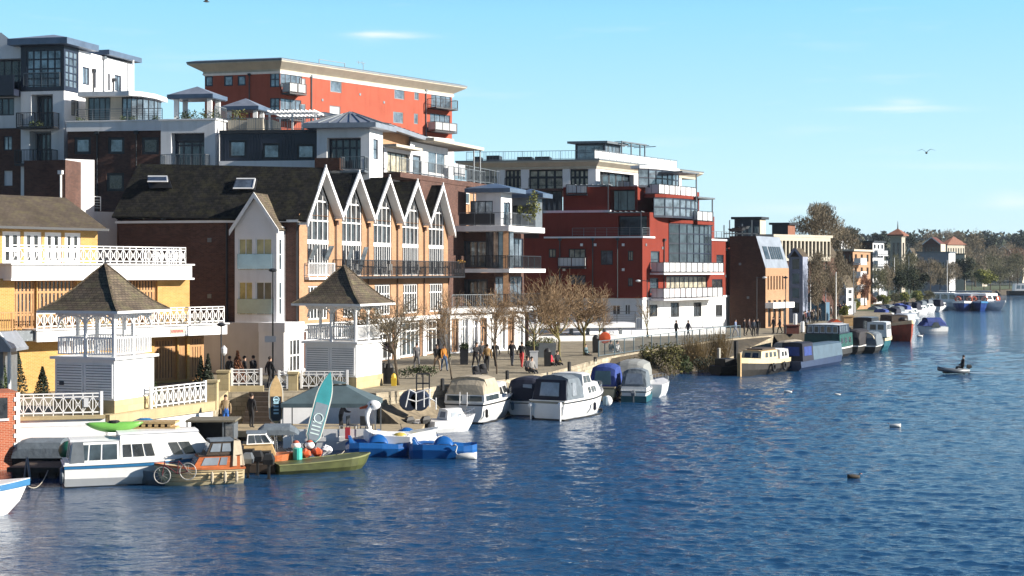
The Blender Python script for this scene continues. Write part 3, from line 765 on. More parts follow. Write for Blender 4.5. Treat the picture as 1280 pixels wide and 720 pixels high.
# dark left wall and body
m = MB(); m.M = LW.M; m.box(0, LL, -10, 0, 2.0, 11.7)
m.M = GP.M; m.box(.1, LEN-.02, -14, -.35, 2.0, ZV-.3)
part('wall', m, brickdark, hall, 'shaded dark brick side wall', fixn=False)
m = LW.mb(); e = 11.72; zl = 12.2
m.box(.0, LL+.2, 0, .22, e, e+.16); part('eaves', m, white, hall, fixn=False)
# five steep roofs; the first one carries the long slope seen from the river
def gable_roof(i):
    t0, tm, t1 = GW*i-.12, GW*i+2.5, GW*(i+1)+.12; o = .62
    m = GP.mb(); back = -13.5
    if i == 0:
        A = GP.p(t0, 11.85, o); B = GP.p(tm, ZA, o)
        Cc = LW.p(LL+.35, zl, .35); az_ = LW.d
        Dd = Vector((wx(173, 97.0), 97.0, wz(204.5, 97.0)))
        m.M = None
        m.poly([A, B, Dd, Cc]); 
        A2, C2 = A - Vector((0,0,.12)), Cc - Vector((0,0,.12)); m.poly([A, Cc, C2, A2])
        back3 = GP.p(t1, ZV, back); m.poly([B, GP.p(t1, ZV, o), back3, Dd])
        m.poly([Cc, Dd, Vector((Dd.x-1, Dd.y+6, 11))])
    else:
        m.poly([(t0,o,ZV),(tm,o,ZA),(tm,back,ZA),(t0,back,ZV)])
        zr = ZV if i < 4 else 11.8
        m.poly([(tm,o,ZA),(t1,o,zr),(t1,back,zr),(tm,back,ZA)])
        m.poly([(t0,back,ZV),(tm,back,ZA),(t1,back,zr)])
    rf = part('roof', m, tiles, hall, fixn=False)
    b = GP.mb()
    zl_ = ZV if i else 11.75; zr = ZV if i < 4 else 11.7
    for (p, q) in (((t0+.04,zl_-.05),(tm,ZA+.03)), ((tm,ZA+.03),(t1-.04,zr-.05))):
        b.hexa([(p[0],o-.05,p[1]-.30),(q[0],o-.05,q[1]-.36),(q[0],o+.06,q[1]-.36),(p[0],o+.06,p[1]-.30),(p[0],o-.05,p[1]+.06),(q[0],o-.05,q[1]+.08),(q[0],o+.06,q[1]+.08),(p[0],o+.06,p[1]+.06)])
        b.hexa([(p[0],0,p[1]-.16),(q[0],0,q[1]-.2),(q[0],o-.05,q[1]-.2),(p[0],o-.05,p[1]-.16),(p[0],0,p[1]-.08),(q[0],0,q[1]-.1),(q[0],o-.05,q[1]-.1),(p[0],o-.05,p[1]-.08)])
    b.box(tm-.05, tm+.05, o-.04, o+.05, ZA-.1, ZA+.2)
    part('bargeboard', b, white, rf, fixn=False)
    # tall glazing under the gable
    a, c = glz[i]; fm = MB(); fm.M = GP.M; o1, o0 = -.06, -.16
    def ztop(t): return ZV + (ZA-ZV)*(1-abs(t-tm)/2.5) - .38
    fm.box(a, a+.09, o0, o1, 8.25, ztop(a)); fm.box(c-.09, c, o0, o1, 8.25, ztop(c))
    for z, hgt in ((8.25,.10),(10.35,.28),(11.85,.10),(13.15,.10)):
        if z > 13: aa, cc = tm-1.35, tm+1.35
        else: aa, cc = a, c
        fm.box(aa, cc, o0, o1+.02, z, z+hgt)
    for k in range(1, 4):
        t = a + (c-a)*k/4; fm.box(t-.032, t+.032, o0, o1, 8.25, ztop(t))
    for k in (0, 1, 2, 3):
        t = a + (c-a)*(k+.5)/4; fm.box(t-.025, t+.025, o0, o1-.01, 8.35, 10.35)
    for (ta_, tb_) in ((a, tm), (tm, c)):
        fm.hexa([(ta_,o0,ztop(ta_)-.12),(tb_,o0,ztop(tb_)-.12),(tb_,o1,ztop(tb_)-.12),(ta_,o1,ztop(ta_)-.12),(ta_,o0,ztop(ta_)+.06),(tb_,o0,ztop(tb_)+.06),(tb_,o1,ztop(tb_)+.06),(ta_,o1,ztop(ta_)+.06)])
    fr = part('gable_window', fm, white, hall, fixn=False)
    g = GP.mb(); g.poly([(a,-.14,8.25),(c,-.14,8.25),(c,-.14,ztop(c)),(tm,-.14,ztop(tm)),(a,-.14,ztop(a))]); part('pane', g, gdark, fr, fixn=False)
    if i in (0, 1):   # casements standing open
        for s_ in (a+.1, c-.75):
            g = GP.mb(); dx = .18 if i == 0 else .3
            g.hexa([(s_,-.02,8.4 if i else 9.3),(s_+.62,-.02,8.4 if i else 9.3),(s_+.62,.02,8.4 if i else 9.3),(s_,.02,8.4 if i else 9.3),(s_-.0,.25+dx,10.25),(s_+.62,.25+dx,10.25),(s_+.62,.29+dx,10.25),(s_,.29+dx,10.25)])
            part('open_casement', g, gsky, fr, fixn=False)
    # storey below the balcony
    window(hall, GP, (a+.15, c-.15, 5.35, 7.6), 6, 1, white, gdark, .1, .08, .15, rows=[6.9])
    # shop front on the promenade
    window(hall, GP, (GW*i+.5, GW*i+4.5, 2.05, 4.75), 5, 1, white, gmid if i % 2 else gdark, .16, .12, .18, name='shop_window', rows=[4.0])
    # downpipe in the valley
    d = GP.mb(); t = GW*i+.05
    if i: d.tube((t,.09,2.2),(t,.09,ZV-.5),.055,n=6); d.box(t-.14,t+.14,.02,.24,ZV-.65,ZV-.35); part('downpipe', d, mat('brown_pipe', (.10,.05,.03), .6, .1), hall)
for i in range(5): gable_roof(i)
# white string course and ground floor white piers
m = GP.mb(); m.box(-.1, LEN+.05, .003, .25, 4.80, 5.12)
for i in range(6): m.box(GW*i-.32, GW*i+.32, .003, .16, 2.0, 4.797)
part('shopfront_cornice', m, white_r, hall, fixn=False)
# balconies
def balcony(parent, pl, t0, t1, z0, dep, h, mt, style='bars', slabm=None, out=0.0, th=.16, gap=.13, mtp=None, ends=True):
    m = pl.mb(); m.box(t0, t1, out+.003, out+dep, z0-th, z0); s_ = part('balcony', m, slabm or mt, parent, fixn=False)
    m = pl.mb(); railing(m, pl, t0, t1, z0, h, style, out=out+dep-.05, gap=gap)
    if ends:
        for t in (t0+.03, t1-.03):
            e = PL(org=pl.p(t,0,out), az=0); e.d = pl.n.copy(); e.n = pl.d.copy(); e.M = Matrix(((e.d.x,e.n.x,0,e.o.x),(e.d.y,e.n.y,0,e.o.y),(0,0,1,0),(0,0,0,1)))
            m.M = e.M; railing(m, e, 0, dep-.05, z0, h, style, gap=gap)
    part('railing', m, mt, s_, fixn=False)
    if mtp:
        m = pl.mb(); panels(m, pl, t0, t1, z0, h, out=out+dep-.1)
        if ends:
            for t in (t0, t1):
                tt_ = t+(.07 if t == t0 else -.07); m.box(tt_-.012, tt_+.012, out+.15, out+dep-.15, z0+.08, z0+h-.07)
        part('panel', m, mtp, s_, fixn=False)
    return s_
balcony(hall, GP, GW+.6-.9, LEN+1.0, 8.2, 1.1, 1.15, darkm, 'bars', gap=.10)
balcony(hall, GP, .7, 4.4, 8.15, .35, .95, white, 'bars', slabm=white)
# patio chairs and tables on the long balcony are things of their own
def patio_chair_mb():
    m = MB(); m.box(-.22,.22,-.22,.22,.42,.46); m.box(-.22,.22,.18,.22,.46,.88)
    for x in (-.2,.2):
        for y in (-.2,.2): m.bar((x,y,0),(x,y,.44),.035)
    return m
rnd = random.Random(5)
pcs = mat('patio_pale', (.5,.5,.5), .5, .1)
base_chair = None
spots = [(7.2,'metal patio chair behind the balcony rail under the second gable'),(12.4,'metal patio chair behind the balcony rail under the third gable'),(17.3,'metal patio chair behind the balcony rail under the fourth gable'),(22.6,'metal patio chair behind the balcony rail under the last gable')]
for t, lb in spots:
    p = GP.p(t, 8.2, .55)
    if base_chair is None:
        base_chair = single('patio_chair', patio_chair_mb(), pcs, lb, 'chair', loc=p, group='patio chairs on the long balcony', local=True, rz=.4, fixn=False); o = base_chair
    else: o = base_chair.copy(); C.objects.link(o); o.location = p; o.rotation_euler = (0,0,rnd.random()*6); o['label'] = lb
# roof lights on the long slope
SA = GP.p(-.12, 11.85, .62); SB = GP.p(2.5, ZA, .62); SD = Vector((wx(173, 97.0), 97.0, wz(204.5, 97.0))); SC = LW.p(LL+.35, zl, .35)
def slope_pt(px, py):
    n = (SB-SA).cross(SC-SA).normalized(); d = Vector(((px-CX)/F, 1, -(py-CY)/F)); o = Vector((0,0,HC))
    k = (SA-o).dot(n)/d.dot(n); return o + d*k, (n if n.z > 0 else -n)
for (xs, op) in ((((184,221.5),(211,221.5),(216,236),(187,236)), 1), (((295,224.5),(322,224.5),(319,238.5),(290,238.5)), 0)):
    q = [slope_pt(*p) for p in xs]; n = q[0][1]
    m = MB(); up = n*(.16)
    m.hexa([p[0]+n*.02 for p in (q[3],q[2],q[1],q[0])] + [p[0]+n*.10 for p in (q[3],q[2],q[1],q[0])])
    sk = part('roof_light', m, darkm, hall, fixn=False)
    c0 = sum((p[0] for p in q), Vector())/4
    g = [c0+(p[0]-c0)*.86+n*.13 for p in q]; lift = [Vector((0,0,0))]*2 + [n*.5]*2 if op else [Vector()]*4
    g = [g[k]+lift[k] for k in range(4)] if op else g
    m = MB(); m.hexa([p for p in (g[3],g[2],g[1],g[0])] + [p+n*.04 for p in (g[3],g[2],g[1],g[0])]); part('pane', m, gsky if not op else gdark, sk, fixn=False)
    m = MB()
    for k in (0,1,2): m.bar(g[k]+n*.05, g[(k+1)%4]+n*.05, .09, .05, up=n)
    part('frame', m, white, sk, fixn=False)
m = LW.mb(); t = LW.t(284); m.tube((t,.09,2.2),(t,.09,11.7),.06,n=6); part('downpipe', m, darkm, hall)
t = LW.t(372); m = LW.mb(); m.tube((t,.09,2.2),(t,.09,11.7),.06,n=6); part('downpipe', m, darkm, hall)

# projecting white bay with its own little gable
BP = PL(px=346, Y=91.2, az=20); BL = PL(org=BP.p(0,0), az=-78); bw = BL.t(293.5)
bay = thing('white_gabled_bay', 'pale projecting stair bay with gable and yellow curtained windows', 'bay', BP.p(0, 5.2))
ze = BP.z(348, 283); zb_ = BP.z(348, 408)
wl = [BL.r(298,316,298,338), BL.r(319.5,340,298,338), BL.r(298,316,352,394), BL.r(319.5,340,352,394)]
m = MB(); m.M = BL.M; wallgrid(m, 0, bw, zb_, ze, wl, .12)
tm = bw/2; za = wz(246, 91.6)
m.poly([(0,0,ze),(bw,0,ze),(tm,0,za)])
m.M = BP.M; wr = [(.25,.75,BP.z(348,338),BP.z(348,298)),(.25,.75,BP.z(348,394),BP.z(348,352))]
wallgrid(m, 0, 1.2, zb_, ze, wr, .12)
m.M = BL.M; m.box(.02, bw, -1.3, -.3, zb_, ze-.02); m.box(-.02,bw+.02,-.3,.12,zb_-.35,zb_-.003)
part('wall', m, white_r, bay, fixn=False)
for k, b in enumerate(wl):
    f = window(bay, BL, b, 2, 1, white, gcream if k != 3 else gmid, .07, .05, .1)
for b in wr: window(bay, BP, b, 1, 2, white, gmid, .07, .05, .1)
for z in (BL.z(320,338), BL.z(320,394)):
    m = BL.mb(); m.box(.3, bw-.2, .05, .09, z+.1, z+1.05); part('glass_guard', m, mat('guard_glass', (.35,.5,.58), .15, .1, metal=.4), bay, fixn=False)
m = MB(); m.M = BL.M
m.poly([(-.25,.3,ze-.25),(tm,.3,za+.25),(tm,-4.2,za+.25),(-.25,-4.2,ze-.25)]); m.poly([(bw+.25,.3,ze-.25),(tm,.3,za+.25),(tm,-4.2,za+.25),(bw+.25,-4.2,ze-.25)])
rf = part('roof', m, tilesbrown, bay, fixn=False)
m = BL.mb()
for p, q in (((-.25,ze-.3),(tm,za+.2)), ((tm,za+.2),(bw+.25,ze-.3))):
    m.hexa([(p[0],.28,p[1]-.28),(q[0],.28,q[1]-.28),(q[0],.36,q[1]-.28),(p[0],.36,p[1]-.28),(p[0],.28,p[1]+.08),(q[0],.28,q[1]+.08),(q[0],.36,q[1]+.08),(p[0],.36,p[1]+.08)])
part('bargeboard', m, white, rf, fixn=False)
# ground floor wall under the bay, grey render in shade
m = LW.mb(); t0_, t1_ = LW.t(347), LW.t(258); m.box(t0_, t1_, .01, 1.2, 2.0, wz(404,90.5)); 
gf = part('ground_floor', m, mat('pale_render', (.60,.57,.54), .85, .06, .6, stain=.15, spec=.2), hall, 'grey beige ground floor wall behind the terrace', fixn=False)
m = MB(); m.M = GP.M; m.box(-2.6, -.05, -1.5, .4, 4.72, 5.3); part('cornice', m, white_r, hall, fixn=False)
m = MB(); m.M = GP.M; m.box(-2.55, -.1, -1.5, .3, 2.0, 4.717); part('porch_wall', m, white_r, hall, fixn=False)
m = GP.off(.32); window(hall, m, (-2.0, -.5, 2.1, 4.3), 3, 2, white, gdark, .14, .1, .02, name='door')
# ================================================================ white stepped apartments behind the pub
def frontwin(par, pl, x0, x1, y0, y1, nx=2, ny=1, fm=None, gm=None, **k): 
    return window(par, pl, pl.r(x0,x1,y0,y1), nx, ny, fm or navy, gm or gsky, **k)
TR = PL(px=80, Y=113, az=17); TL = PL(org=TR.p(0,0), az=-80)
apt = thing('white_apartment_block', 'stepped white apartment block with navy glass tower and zinc roofs', 'apartment building', TR.p(0,2))
tl = TL.t(26); zt = wz(56, 113); zb = wz(113, 113); tr = TR.t(98.5)
# glass tower box
hl = [TL.r(33,77,62,110)]; hr = [(.15, tr-.1, zb+.3, zt-.35)]
block('tower_frame', apt, TR, tr, TL, tl, zb, zt, navy, hr, hl, depth=.1)
window(apt, TL, hl[0], 5, 4, navy, gsky, .12, .12, .08); window(apt, TR, hr[0], 3, 5, navy, gsky, .1, .1, .08)
m = MB(); q = TR.off(0); slab(m, TR, tr+1.0, TL, tl, zt, zt+.5, .7); part('eaves', m, zincd, apt, fixn=False)
m = MB(); hiproof(m, TR, tr+1.0, TL, tl, zt+.52, zt+1.1, .6, .02); part('roof', m, zinc, apt, fixn=False)
m = TL.mb(); railing(m, TL, .3, tl-.3, zb+.35, 1.1, 'bars', out=.12); part('railing', m, greym, apt, fixn=False)
# white lower part of the tower with recessed balconies
hl = [TL.r(39,66,118,160), TL.r(37,64,164,206)]
z2 = zb-.02
m = MB(); m.M = TL.M; wallgrid(m, -0.0, tl, 2, z2, hl, 1.0); wallgrid(m, 0, tl, 2, z2-.5, [], .1, out=-1.3)
m.M = TR.M; t165 = TR.t(165.5)
zr = wz(60.5, 114)
hw = [TR.r(103,111.5,84,106), (TR.t(117.5),TR.t(120),TR.z(119,110),TR.z(119,88)), (TR.t(135),TR.t(137.5),TR.z(136,113),TR.z(136,92)), TR.r(143.5,151.5,94,114), TR.r(89,99,125,145)]
wallgrid(m, 0, tr, 2, z2, [hw[4]], .12); wallgrid(m, tr, t165, 2, zr, hw[:4], .12)
p0, p1 = TR.p(tr,0), TR.p(t165,0); m.M = None
bk = TL.d*9
for a_, b_ in ((p1, p1+bk), (p0, p0+bk)): m.poly([(a_.x,a_.y,2),(b_.x,b_.y,2),(b_.x,b_.y,zr),(a_.x,a_.y,zr)])
m.poly([(p.x,p.y,zr) for p in (p0,p1,p1+bk,p0+bk)])
part('wall', m, white_r, apt, fixn=False)
for b in hw: window(apt, TR, b, 1 if b[1]-b[0] < .6 else 2, 1, navy, gsky, .09, .07, .1)
for b in hl:
    window(apt, TL.off(-.9), (b[0]+.15,b[1]-.15,b[2]+.02,b[3]-.1), 4, 2, navy, gmid, .14, .16, .04, name='balcony_door')
    balcony(apt, TL, b[0]-.55, b[1]+.75, b[2]+.05, 1.0, 1.1, darkm, 'bars', slabm=darkm)
# planting on the balcony
rnd = random.Random(9)
def pot_plants(par, pl, t0, t1, z, out, n, rnd, mt=None, r=.3):
    m = MB()
    for _ in range(n):
        p = pl.p(rnd.uniform(t0,t1), z+r*.8, out); leafclump(m, p, r, r, r*1.1, 45, .07, rnd)
    return part('foliage', m, mt or leafg, par, fixn=False)
pot_plants(apt, TL, hl[0][0], hl[0][1], hl[0][2], .5, 4, rnd)
# left wing, cut by the edge of the photo
W2 = TL.off(.0, tl); 
m = TL.mb(); hh = [TL.r(-20,25,73,114), TL.r(-8,16,122,144), TL.r(4,15,170,188)]
xe = TL.t(-60)
wallgrid(m, tl, xe, 2, wz(64,115), hh[:2], .9, out=-.2)
m.poly([(tl,-.2,wz(64,115)),(TL.t(0),-.2,wz(43,115)),(xe,-.2,wz(38,115)),(xe,-.2,wz(64,115))])
m.box(tl, xe, -8, -1.4, 2, wz(50,115))
part('wall', m, white_r, apt, fixn=False)
window(apt, TL.off(-.9), hh[0], 5, 2, navy, gdark, .1, .1, .05); window(apt, TL.off(-.3), hh[1], 3, 1, navy, gmid, .1, .1, .06)
m = TL.mb(); wallgrid(m, tl+.02, xe, 2, wz(162,115), [hh[2], TL.r(4,15,213,232)], .12, out=-.05); part('brick_panel', m, brickdark, apt, fixn=False)
window(apt, TL.off(-.05), hh[2], 2, 1, navy, gsky, .09, .07, .1)
m = TL.mb(); m.box(tl+.1, xe, -.1, .9, zb-.4, zb+.1); m.box(tl+.1, xe, .85, .9, zb+.1, zb+1.2); part('balcony', m, navy, apt, fixn=False)
# second little zinc roof on the white wing
r2 = PL(org=TR.p(TR.t(134),0,.0), az=17); m = MB(); l2 = PL(org=r2.p(0,0), az=-73)
slab(m, r2, TR.t(166)-TR.t(134), l2, 3, zr+.15, zr+.55, .55); part('eaves', m, zincd, apt, fixn=False)
m = MB(); hiproof(m, r2, TR.t(166)-TR.t(134), l2, 3, zr+.57, zr+1.0, .5, .02); part('roof', m, zinc, apt, fixn=False)
m = r2.mb(); t = TR.t(160)-TR.t(134); m.tube((t,.5,zr-9.5),(t,.5,zr+.2),.09,n=6); part('column', m, white, apt)
# roof terrace level: glazed room, terrace slab
ZT = wz(152, 111)
BPn = PL(px=84, Y=111, az=100)            # frontal terrace edge plane
FR = PL(px=84.5, Y=111.5, az=97)
b0, b1 = FR.t(84.5), FR.t(201)
gr_ = thing('glazed_roof_room', 'curved glazed roof room on the white terrace', 'roof room', FR.p(5, ZT))
RG = FR.off(-1.6); t0, t1, t2 = RG.t(110), RG.t(138), RG.t(153); zg = wz(122, 113)
m = RG.mb(); m.box(t0-.2, t0, -4, 0, ZT-.3, zg); m.box(t1, t2, -4, 0, ZT-.3, zg); part('wall', m, cream, gr_, fixn=False)
window(gr_, RG, (t0, t1, ZT-.2, zg), 4, 1, darkm, gmid, .08, .06, .1)
crv = [RG.p(t2,0), RG.p(RG.t(165),0,.1), RG.p(RG.t(176),0,-.5), RG.p(RG.t(183.5),0,-1.6), RG.p(RG.t(184),0,-3)]
g = MB(); fm = MB()
for a_, b_ in zip(crv[:-1], crv[1:]):
    g.poly([(a_.x,a_.y,ZT-.2),(b_.x,b_.y,ZT-.2),(b_.x,b_.y,zg),(a_.x,a_.y,zg)])
    for q in (0, .5): c_ = a_.lerp(b_, q); fm.tube((c_.x,c_.y-.03,ZT-.2),(c_.x,c_.y-.03,zg),.04,n=5)
fm.path([(p.x,p.y-.03,zg-.1) for p in crv], .06)
fr = part('window', fm, darkm, gr_); part('pane', g, gsky, fr, fixn=False)
m = MB(); pts = [RG.p(t0-.6,0,.6), RG.p(t2,0,.7), RG.p(RG.t(166),0,.8), RG.p(RG.t(178),0,.1), RG.p(RG.t(186),0,-1.4), RG.p(RG.t(186.5),0,-4), RG.p(t0-.6,0,-4)]
m.prism([(p.x,p.y,zg+.02) for p in pts], (0,0,.36)); part('roof', m, white_r, gr_)
# lower wing: white parapet, brick wall with three windows
wing = thing('brick_and_white_wing', 'dark brick wing with white parapet and three square windows', 'apartment building', FR.p(0,2))
w3 = [FR.r(93,113.5,171.5,192.5), FR.r(135,155.5,171.5,192.5), FR.r(177,198.5,171.5,193), FR.r(133,155,216,239)]
zp0 = wz(165.5,112)
m = FR.mb(); wallgrid(m, 0, b1, 2, zp0, w3, .14); m.box(0, b1, -9, -.35, 2, zp0); part('wall', m, brickdark, wing, fixn=False)
for k, b in enumerate(w3): window(wing, FR, b, 1, 1, darkm, gsky if k < 2 else gdark, .2, .06, .1)
m = FR.mb(); m.box(-.05, b1, -9, .12, zp0+.003, ZT); m.box(-.1, b1, -.3, .2, ZT+.003, ZT+.1); part('parapet', m, white_r, wing, fixn=False)
m = FR.mb(); railing(m, FR, .5, b1, ZT+.1, .95, 'rails', out=-.3); part('railing', m, greym, wing, fixn=False)
pot_plants(wing, FR, FR.t(133), FR.t(190), ZT, -.8, 7, rnd)
pot_plants(wing, FR, FR.t(92), FR.t(100), ZT, -.8, 2, rnd)
# portico with french doors, lit right flank
PR = PL(px=269, Y=107, az=17); PLn = PL(org=PR.p(0,0), az=-82)
port = thing('white_portico_wing', 'white rendered wing with dark french doors and roof pergola', 'apartment building', PR.p(0,2))
pl_ = PLn.t(201); zp = wz(150,107); hd = [PLn.r(214,255.5,166,212)]
t280 = PR.t(284)
block('wall', port, PR, t280, PLn, pl_, 2, zp, white_r, (), hd, depth=1.0)
m = MB(); slab(m, PR, t280, PLn, pl_, zp+.003, zp+.12, .12); part('coping', m, white, port, fixn=False)
b = hd[0]; window(port, PLn.off(-.85), (b[0],b[1],b[2],b[3]-.55), 4, 1, navy, gmid, .14, .14, .05, name='french_door', rows=[b[2]+1.9])
m = PLn.mb(); m.box(b[0],b[1],-.9,-.75,b[3]-.55,b[3]); part('fascia', m, navy, port, fixn=False)
balcony(port, PLn, PLn.t(262), PLn.t(206), PLn.z(234,212), .9, 1.1, greym, 'bars')
pot_plants(port, PLn, .5, pl_-.3, zp, -1.5, 14, rnd, r=.55); pot_plants(port, PLn, .5, pl_-1.0, zp, -2.2, 9, rnd, leafy, r=.5)
pot_plants(port, PLn, -1.9, -.3, zp, -3, 6, rnd, leafy, r=.6)
m = MB(); m.M = PR.M; railing(m, PR, .1, t280, zp+.1, 1.0, 'bars', out=-.1); part('railing', m, greym, port, fixn=False)
def pavilion(px0, px1, yroof0, yroof1, yb, Y, label, posts=True):
    """four posts and a low zinc pyramid roof; px0..px1 is the width of the eaves, near corner at 3/4"""
    pc = px0 + (px1-px0)*.76
    a = PL(px=pc, Y=Y, az=17); l = PL(org=a.p(0,0), az=-80)
    s1, s2 = a.t(px1), l.t(px0); z0 = wz(yroof1, Y); z1 = wz(yroof0, Y+s1/2)
    t = thing('roof_pavilion', label, 'pavilion', a.p(0, wz(yb, Y)))
    m = MB(); hiproof(m, a, s1, l, s2, z0, z1, 0, .3); part('roof', m, zinc, t, fixn=False)
    m = MB(); slab(m, a, s1, l, s2, z0-.34, z0-.31, 0); slab(m, a, s1, l, s2, z0-.3, z0-.0, .06); part('fascia', m, zincd, t, fixn=False)
    if posts:
        c = [(.45,.45),(s1-.45,.45),(s1-.45,s2-.45),(.45,s2-.45)]
        for u, v in c:
            p = a.p(u,0) + l.d*v; m = MB(); m.box(p.x-.17,p.x+.17,p.y-.17,p.y+.17, wz(yb,Y), z0-.34); part('post', m, white, t, fixn=False)
    return t
pavilion(210, 283, 107.5, 117, 151, 108, 'zinc roofed pavilion on posts above the white portico')
pavilion(277, 337, 122.5, 132, 152, 116, 'lower zinc roofed pavilion behind the pergola')
# right hand wing: pale band, navy storey with three windows, parapet, pergola
NR = PL(px=402, Y=106, az=17); NL = PL(org=NR.p(0,0), az=-84)
navyw = thing('navy_clad_wing', 'navy clad apartment storey with three square windows above the mossy roof', 'apartment building', NR.p(0,2))
nl = NL.t(274.5); h3 = [NL.r(286,308,175,197), NL.r(328,350,179,199), NL.r(371,393,180,199)]
zn0, zn1 = NL.z(340,201), NL.z(340,166.5)
m = NL.mb(); wallgrid(m, 0, nl, zn0, zn1, h3, .12); m.box(0, nl, -10, -.3, zn0, zn1-.01); part('wall', m, navy, navyw, fixn=False)
m = NL.mb()
for i in range(34):
    if not any(a-.1 < nl*i/34 < b+.04 for a,b,_,_ in h3): m.box(nl*i/34, nl*i/34+.06, .003, .035, zn0, zn1)
part('cladding_ribs', m, navy, navyw, fixn=False)
for b in h3: window(navyw, NL, b, 1, 1, darkm, gsky, .16, .06, .1)
m = NL.mb(); m.box(-.2, nl, -10, .15, 2, zn0-.003); m.box(nl-.02, nl+.02, -3, .1, zn0, zn1); part('base_band', m, white_r, navyw, fixn=False)
m = NL.mb(); m.box(0, nl, -10, .1, zn1+.003, zn1+.25); part('parapet', m, darkm, navyw, fixn=False)
pg = thing('pergola', 'cream timber pergola with leaning rafters on the roof terrace', 'pergola', NL.p(4, zn1+.3))
a_, b_ = NL.t(388), NL.t(330); m = NL.mb(); zz = wz(147,110)
for t in (a_, (a_+b_)/2, b_):
    for o in (-1.5,-4.5): m.box(t-.07,t+.07,o-.07,o+.07,zn1+.25,zz)
part('post', m, white, pg, fixn=False)
m = NL.mb()
for o in (-1.5,-4.5): m.box(a_-.3,b_+.3,o-.05,o+.05,zz,zz+.15)
for i in range(12): t = a_+(b_-a_)*i/11; m.box(t-.03,t+.03,-5,-.9,zz+.153,zz+.3)
part('rafter', m, white, pg, fixn=False)
m = NL.mb(); railing(m, NL, .2, nl-.2, zn1+.25, .95, 'bars', out=-.3); part('railing', m, greym, navyw, fixn=False)
m = NL.mb(); m.box(NL.t(333), nl-.1, -4, -1.8, zn1+.25, wz(151,109)); m.box(NL.t(325), NL.t(305), -1.7,-.8, zn1+.25, zn1+1.2); part('terrace_wall', m, cream, navyw, fixn=False)
# white pavilion house with zinc roof
HR = PL(px=462, Y=104, az=17); HL = PL(org=HR.p(0,0), az=-82)
ph = thing('white_penthouse', 'white penthouse with zinc pyramid roof and dark french windows', 'penthouse', HR.p(0,8))
hl_, hr_ = HL.t(396), HR.t(478.5); z0_, z1_ = wz(216,104), wz(160,104)
hd = [HL.r(408.5,451,172,212)]; hs = [HR.r(466.5,472.5,174,199)]
block('wall', ph, HR, hr_, HL, hl_, 2, z1_, white_r, hs, hd, depth=.9)
b = hd[0]; window(ph, HL.off(-.75), b, 5, 1, navy, gmid, .14, .13, .05, name='french_door', rows=[b[3]-.7]); window(ph, HR, hs[0], 1, 2, navy, gsky, .07, .05, .1)
m = MB(); hiproof(m, HR, hr_, HL, hl_, z1_+.35, wz(144,108), .75, .36); part('roof', m, zinc, ph, fixn=False)
m = MB()
A_ = HR.p(0,0)-HR.d*.75-HL.d*.75; 
cen = HR.p(hr_/2,0)+HL.d*hl_/2
for k in range(7):
    q = A_ + (HL.d*(hl_+1.5))*(k+.5)/7; e_ = Vector((cen.x,cen.y,wz(144,108)+.03)); p_ = Vector((q.x,q.y,z1_+.38)); m.bar(p_, p_.lerp(e_, .97-.1*abs(k-3)), .05, .05)
for k in range(5):
    q = A_ + (HR.d*(hr_+1.5))*(k+.5)/5; p_ = Vector((q.x,q.y,z1_+.38)); m.bar(p_, p_.lerp(Vector((cen.x,cen.y,wz(144,108)+.03)), .95-.1*abs(k-2)), .05, .05)
part('standing_seams', m, greym, ph, fixn=False)
m = HL.mb(); m.box(HL.t(430), HL.t(399), .3, 1.2, wz(212,103), wz(197,103)); part('planter', m, brickbrown, ph, fixn=False)
balcony(ph, HL, HL.t(460), HL.t(430), wz(213,103.5), 1.0, 1.0, greym, 'bars')
# orange brick link with long sloping zinc roof, white rooms to the right
KR = PL(px=478.5, Y=110, az=22)
lk = thing('terrace_penthouse', 'orange brick and white penthouse with long sloping zinc roof', 'penthouse', KR.p(0,8))
k1, k2 = KR.t(511), KR.t(561)
m = KR.mb(); wallgrid(m, 0, k1, 6, wz(168,113), [], .1); m.box(0,k1,-6,-.05,6,wz(168,113)); part('wall', m, brickorange, lk, fixn=False)
hg = [KR.r(484,512,191,220), KR.r(515,527,191,220), KR.r(535,556,189,216)]
W = KR.off(.35); m = W.mb(); zt1, zt2 = W.z(500,187), W.z(540,182)
wallgrid(m, W.t(480), W.t(513), 6, zt1, [(W.t(484),W.t(512),W.z(498,221),W.z(498,191))], .3); wallgrid(m, W.t(513), W.t(560), 6, zt2, [(W.t(516),W.t(526),W.z(521,221),W.z(521,194)),(W.t(535),W.t(557),W.z(546,218),W.z(546,190))], .3)
m.box(W.t(480), W.t(560), -7, -.5, 6, zt1-.1)
part('wall', m, white_r, lk, fixn=False)
window(lk, W, (W.t(484),W.t(512),W.z(498,221),W.z(498,191)), 4, 1, darkm, gcurtrefl, .1, .08, .25)
window(lk, W, (W.t(516),W.t(526),W.z(521,221),W.z(521,194)), 1, 1, darkm, gsky, .14, .08, .1)
window(lk, W, (W.t(535),W.t(557),W.z(546,218),W.z(546,190)), 2, 1, white, gsky, .1, .08, .1)
m = W.mb(); m.box(W.t(481), W.t(514), -1, 1.0, zt1+.003, zt1+.22); m.box(W.t(520), W.t(584), -3, 1.6, zt2+.1, zt2+.35); part('flat_roof', m, cream, lk, fixn=False)
m = W.mb(); 
for x in (575, 583): m.tube((W.t(x),1.3,4),(W.t(x),1.3,zt2+.1),.07,n=6)
part('canopy_post', m, greym, lk)
p = [W.p(W.t(484),W.z(484,158),-1), W.p(W.t(533),W.z(533,174),-1)]
m = W.mb(); ta_, tb_ = W.t(473), W.t(530); za_, zb2 = W.z(478,157), W.z(528,175)
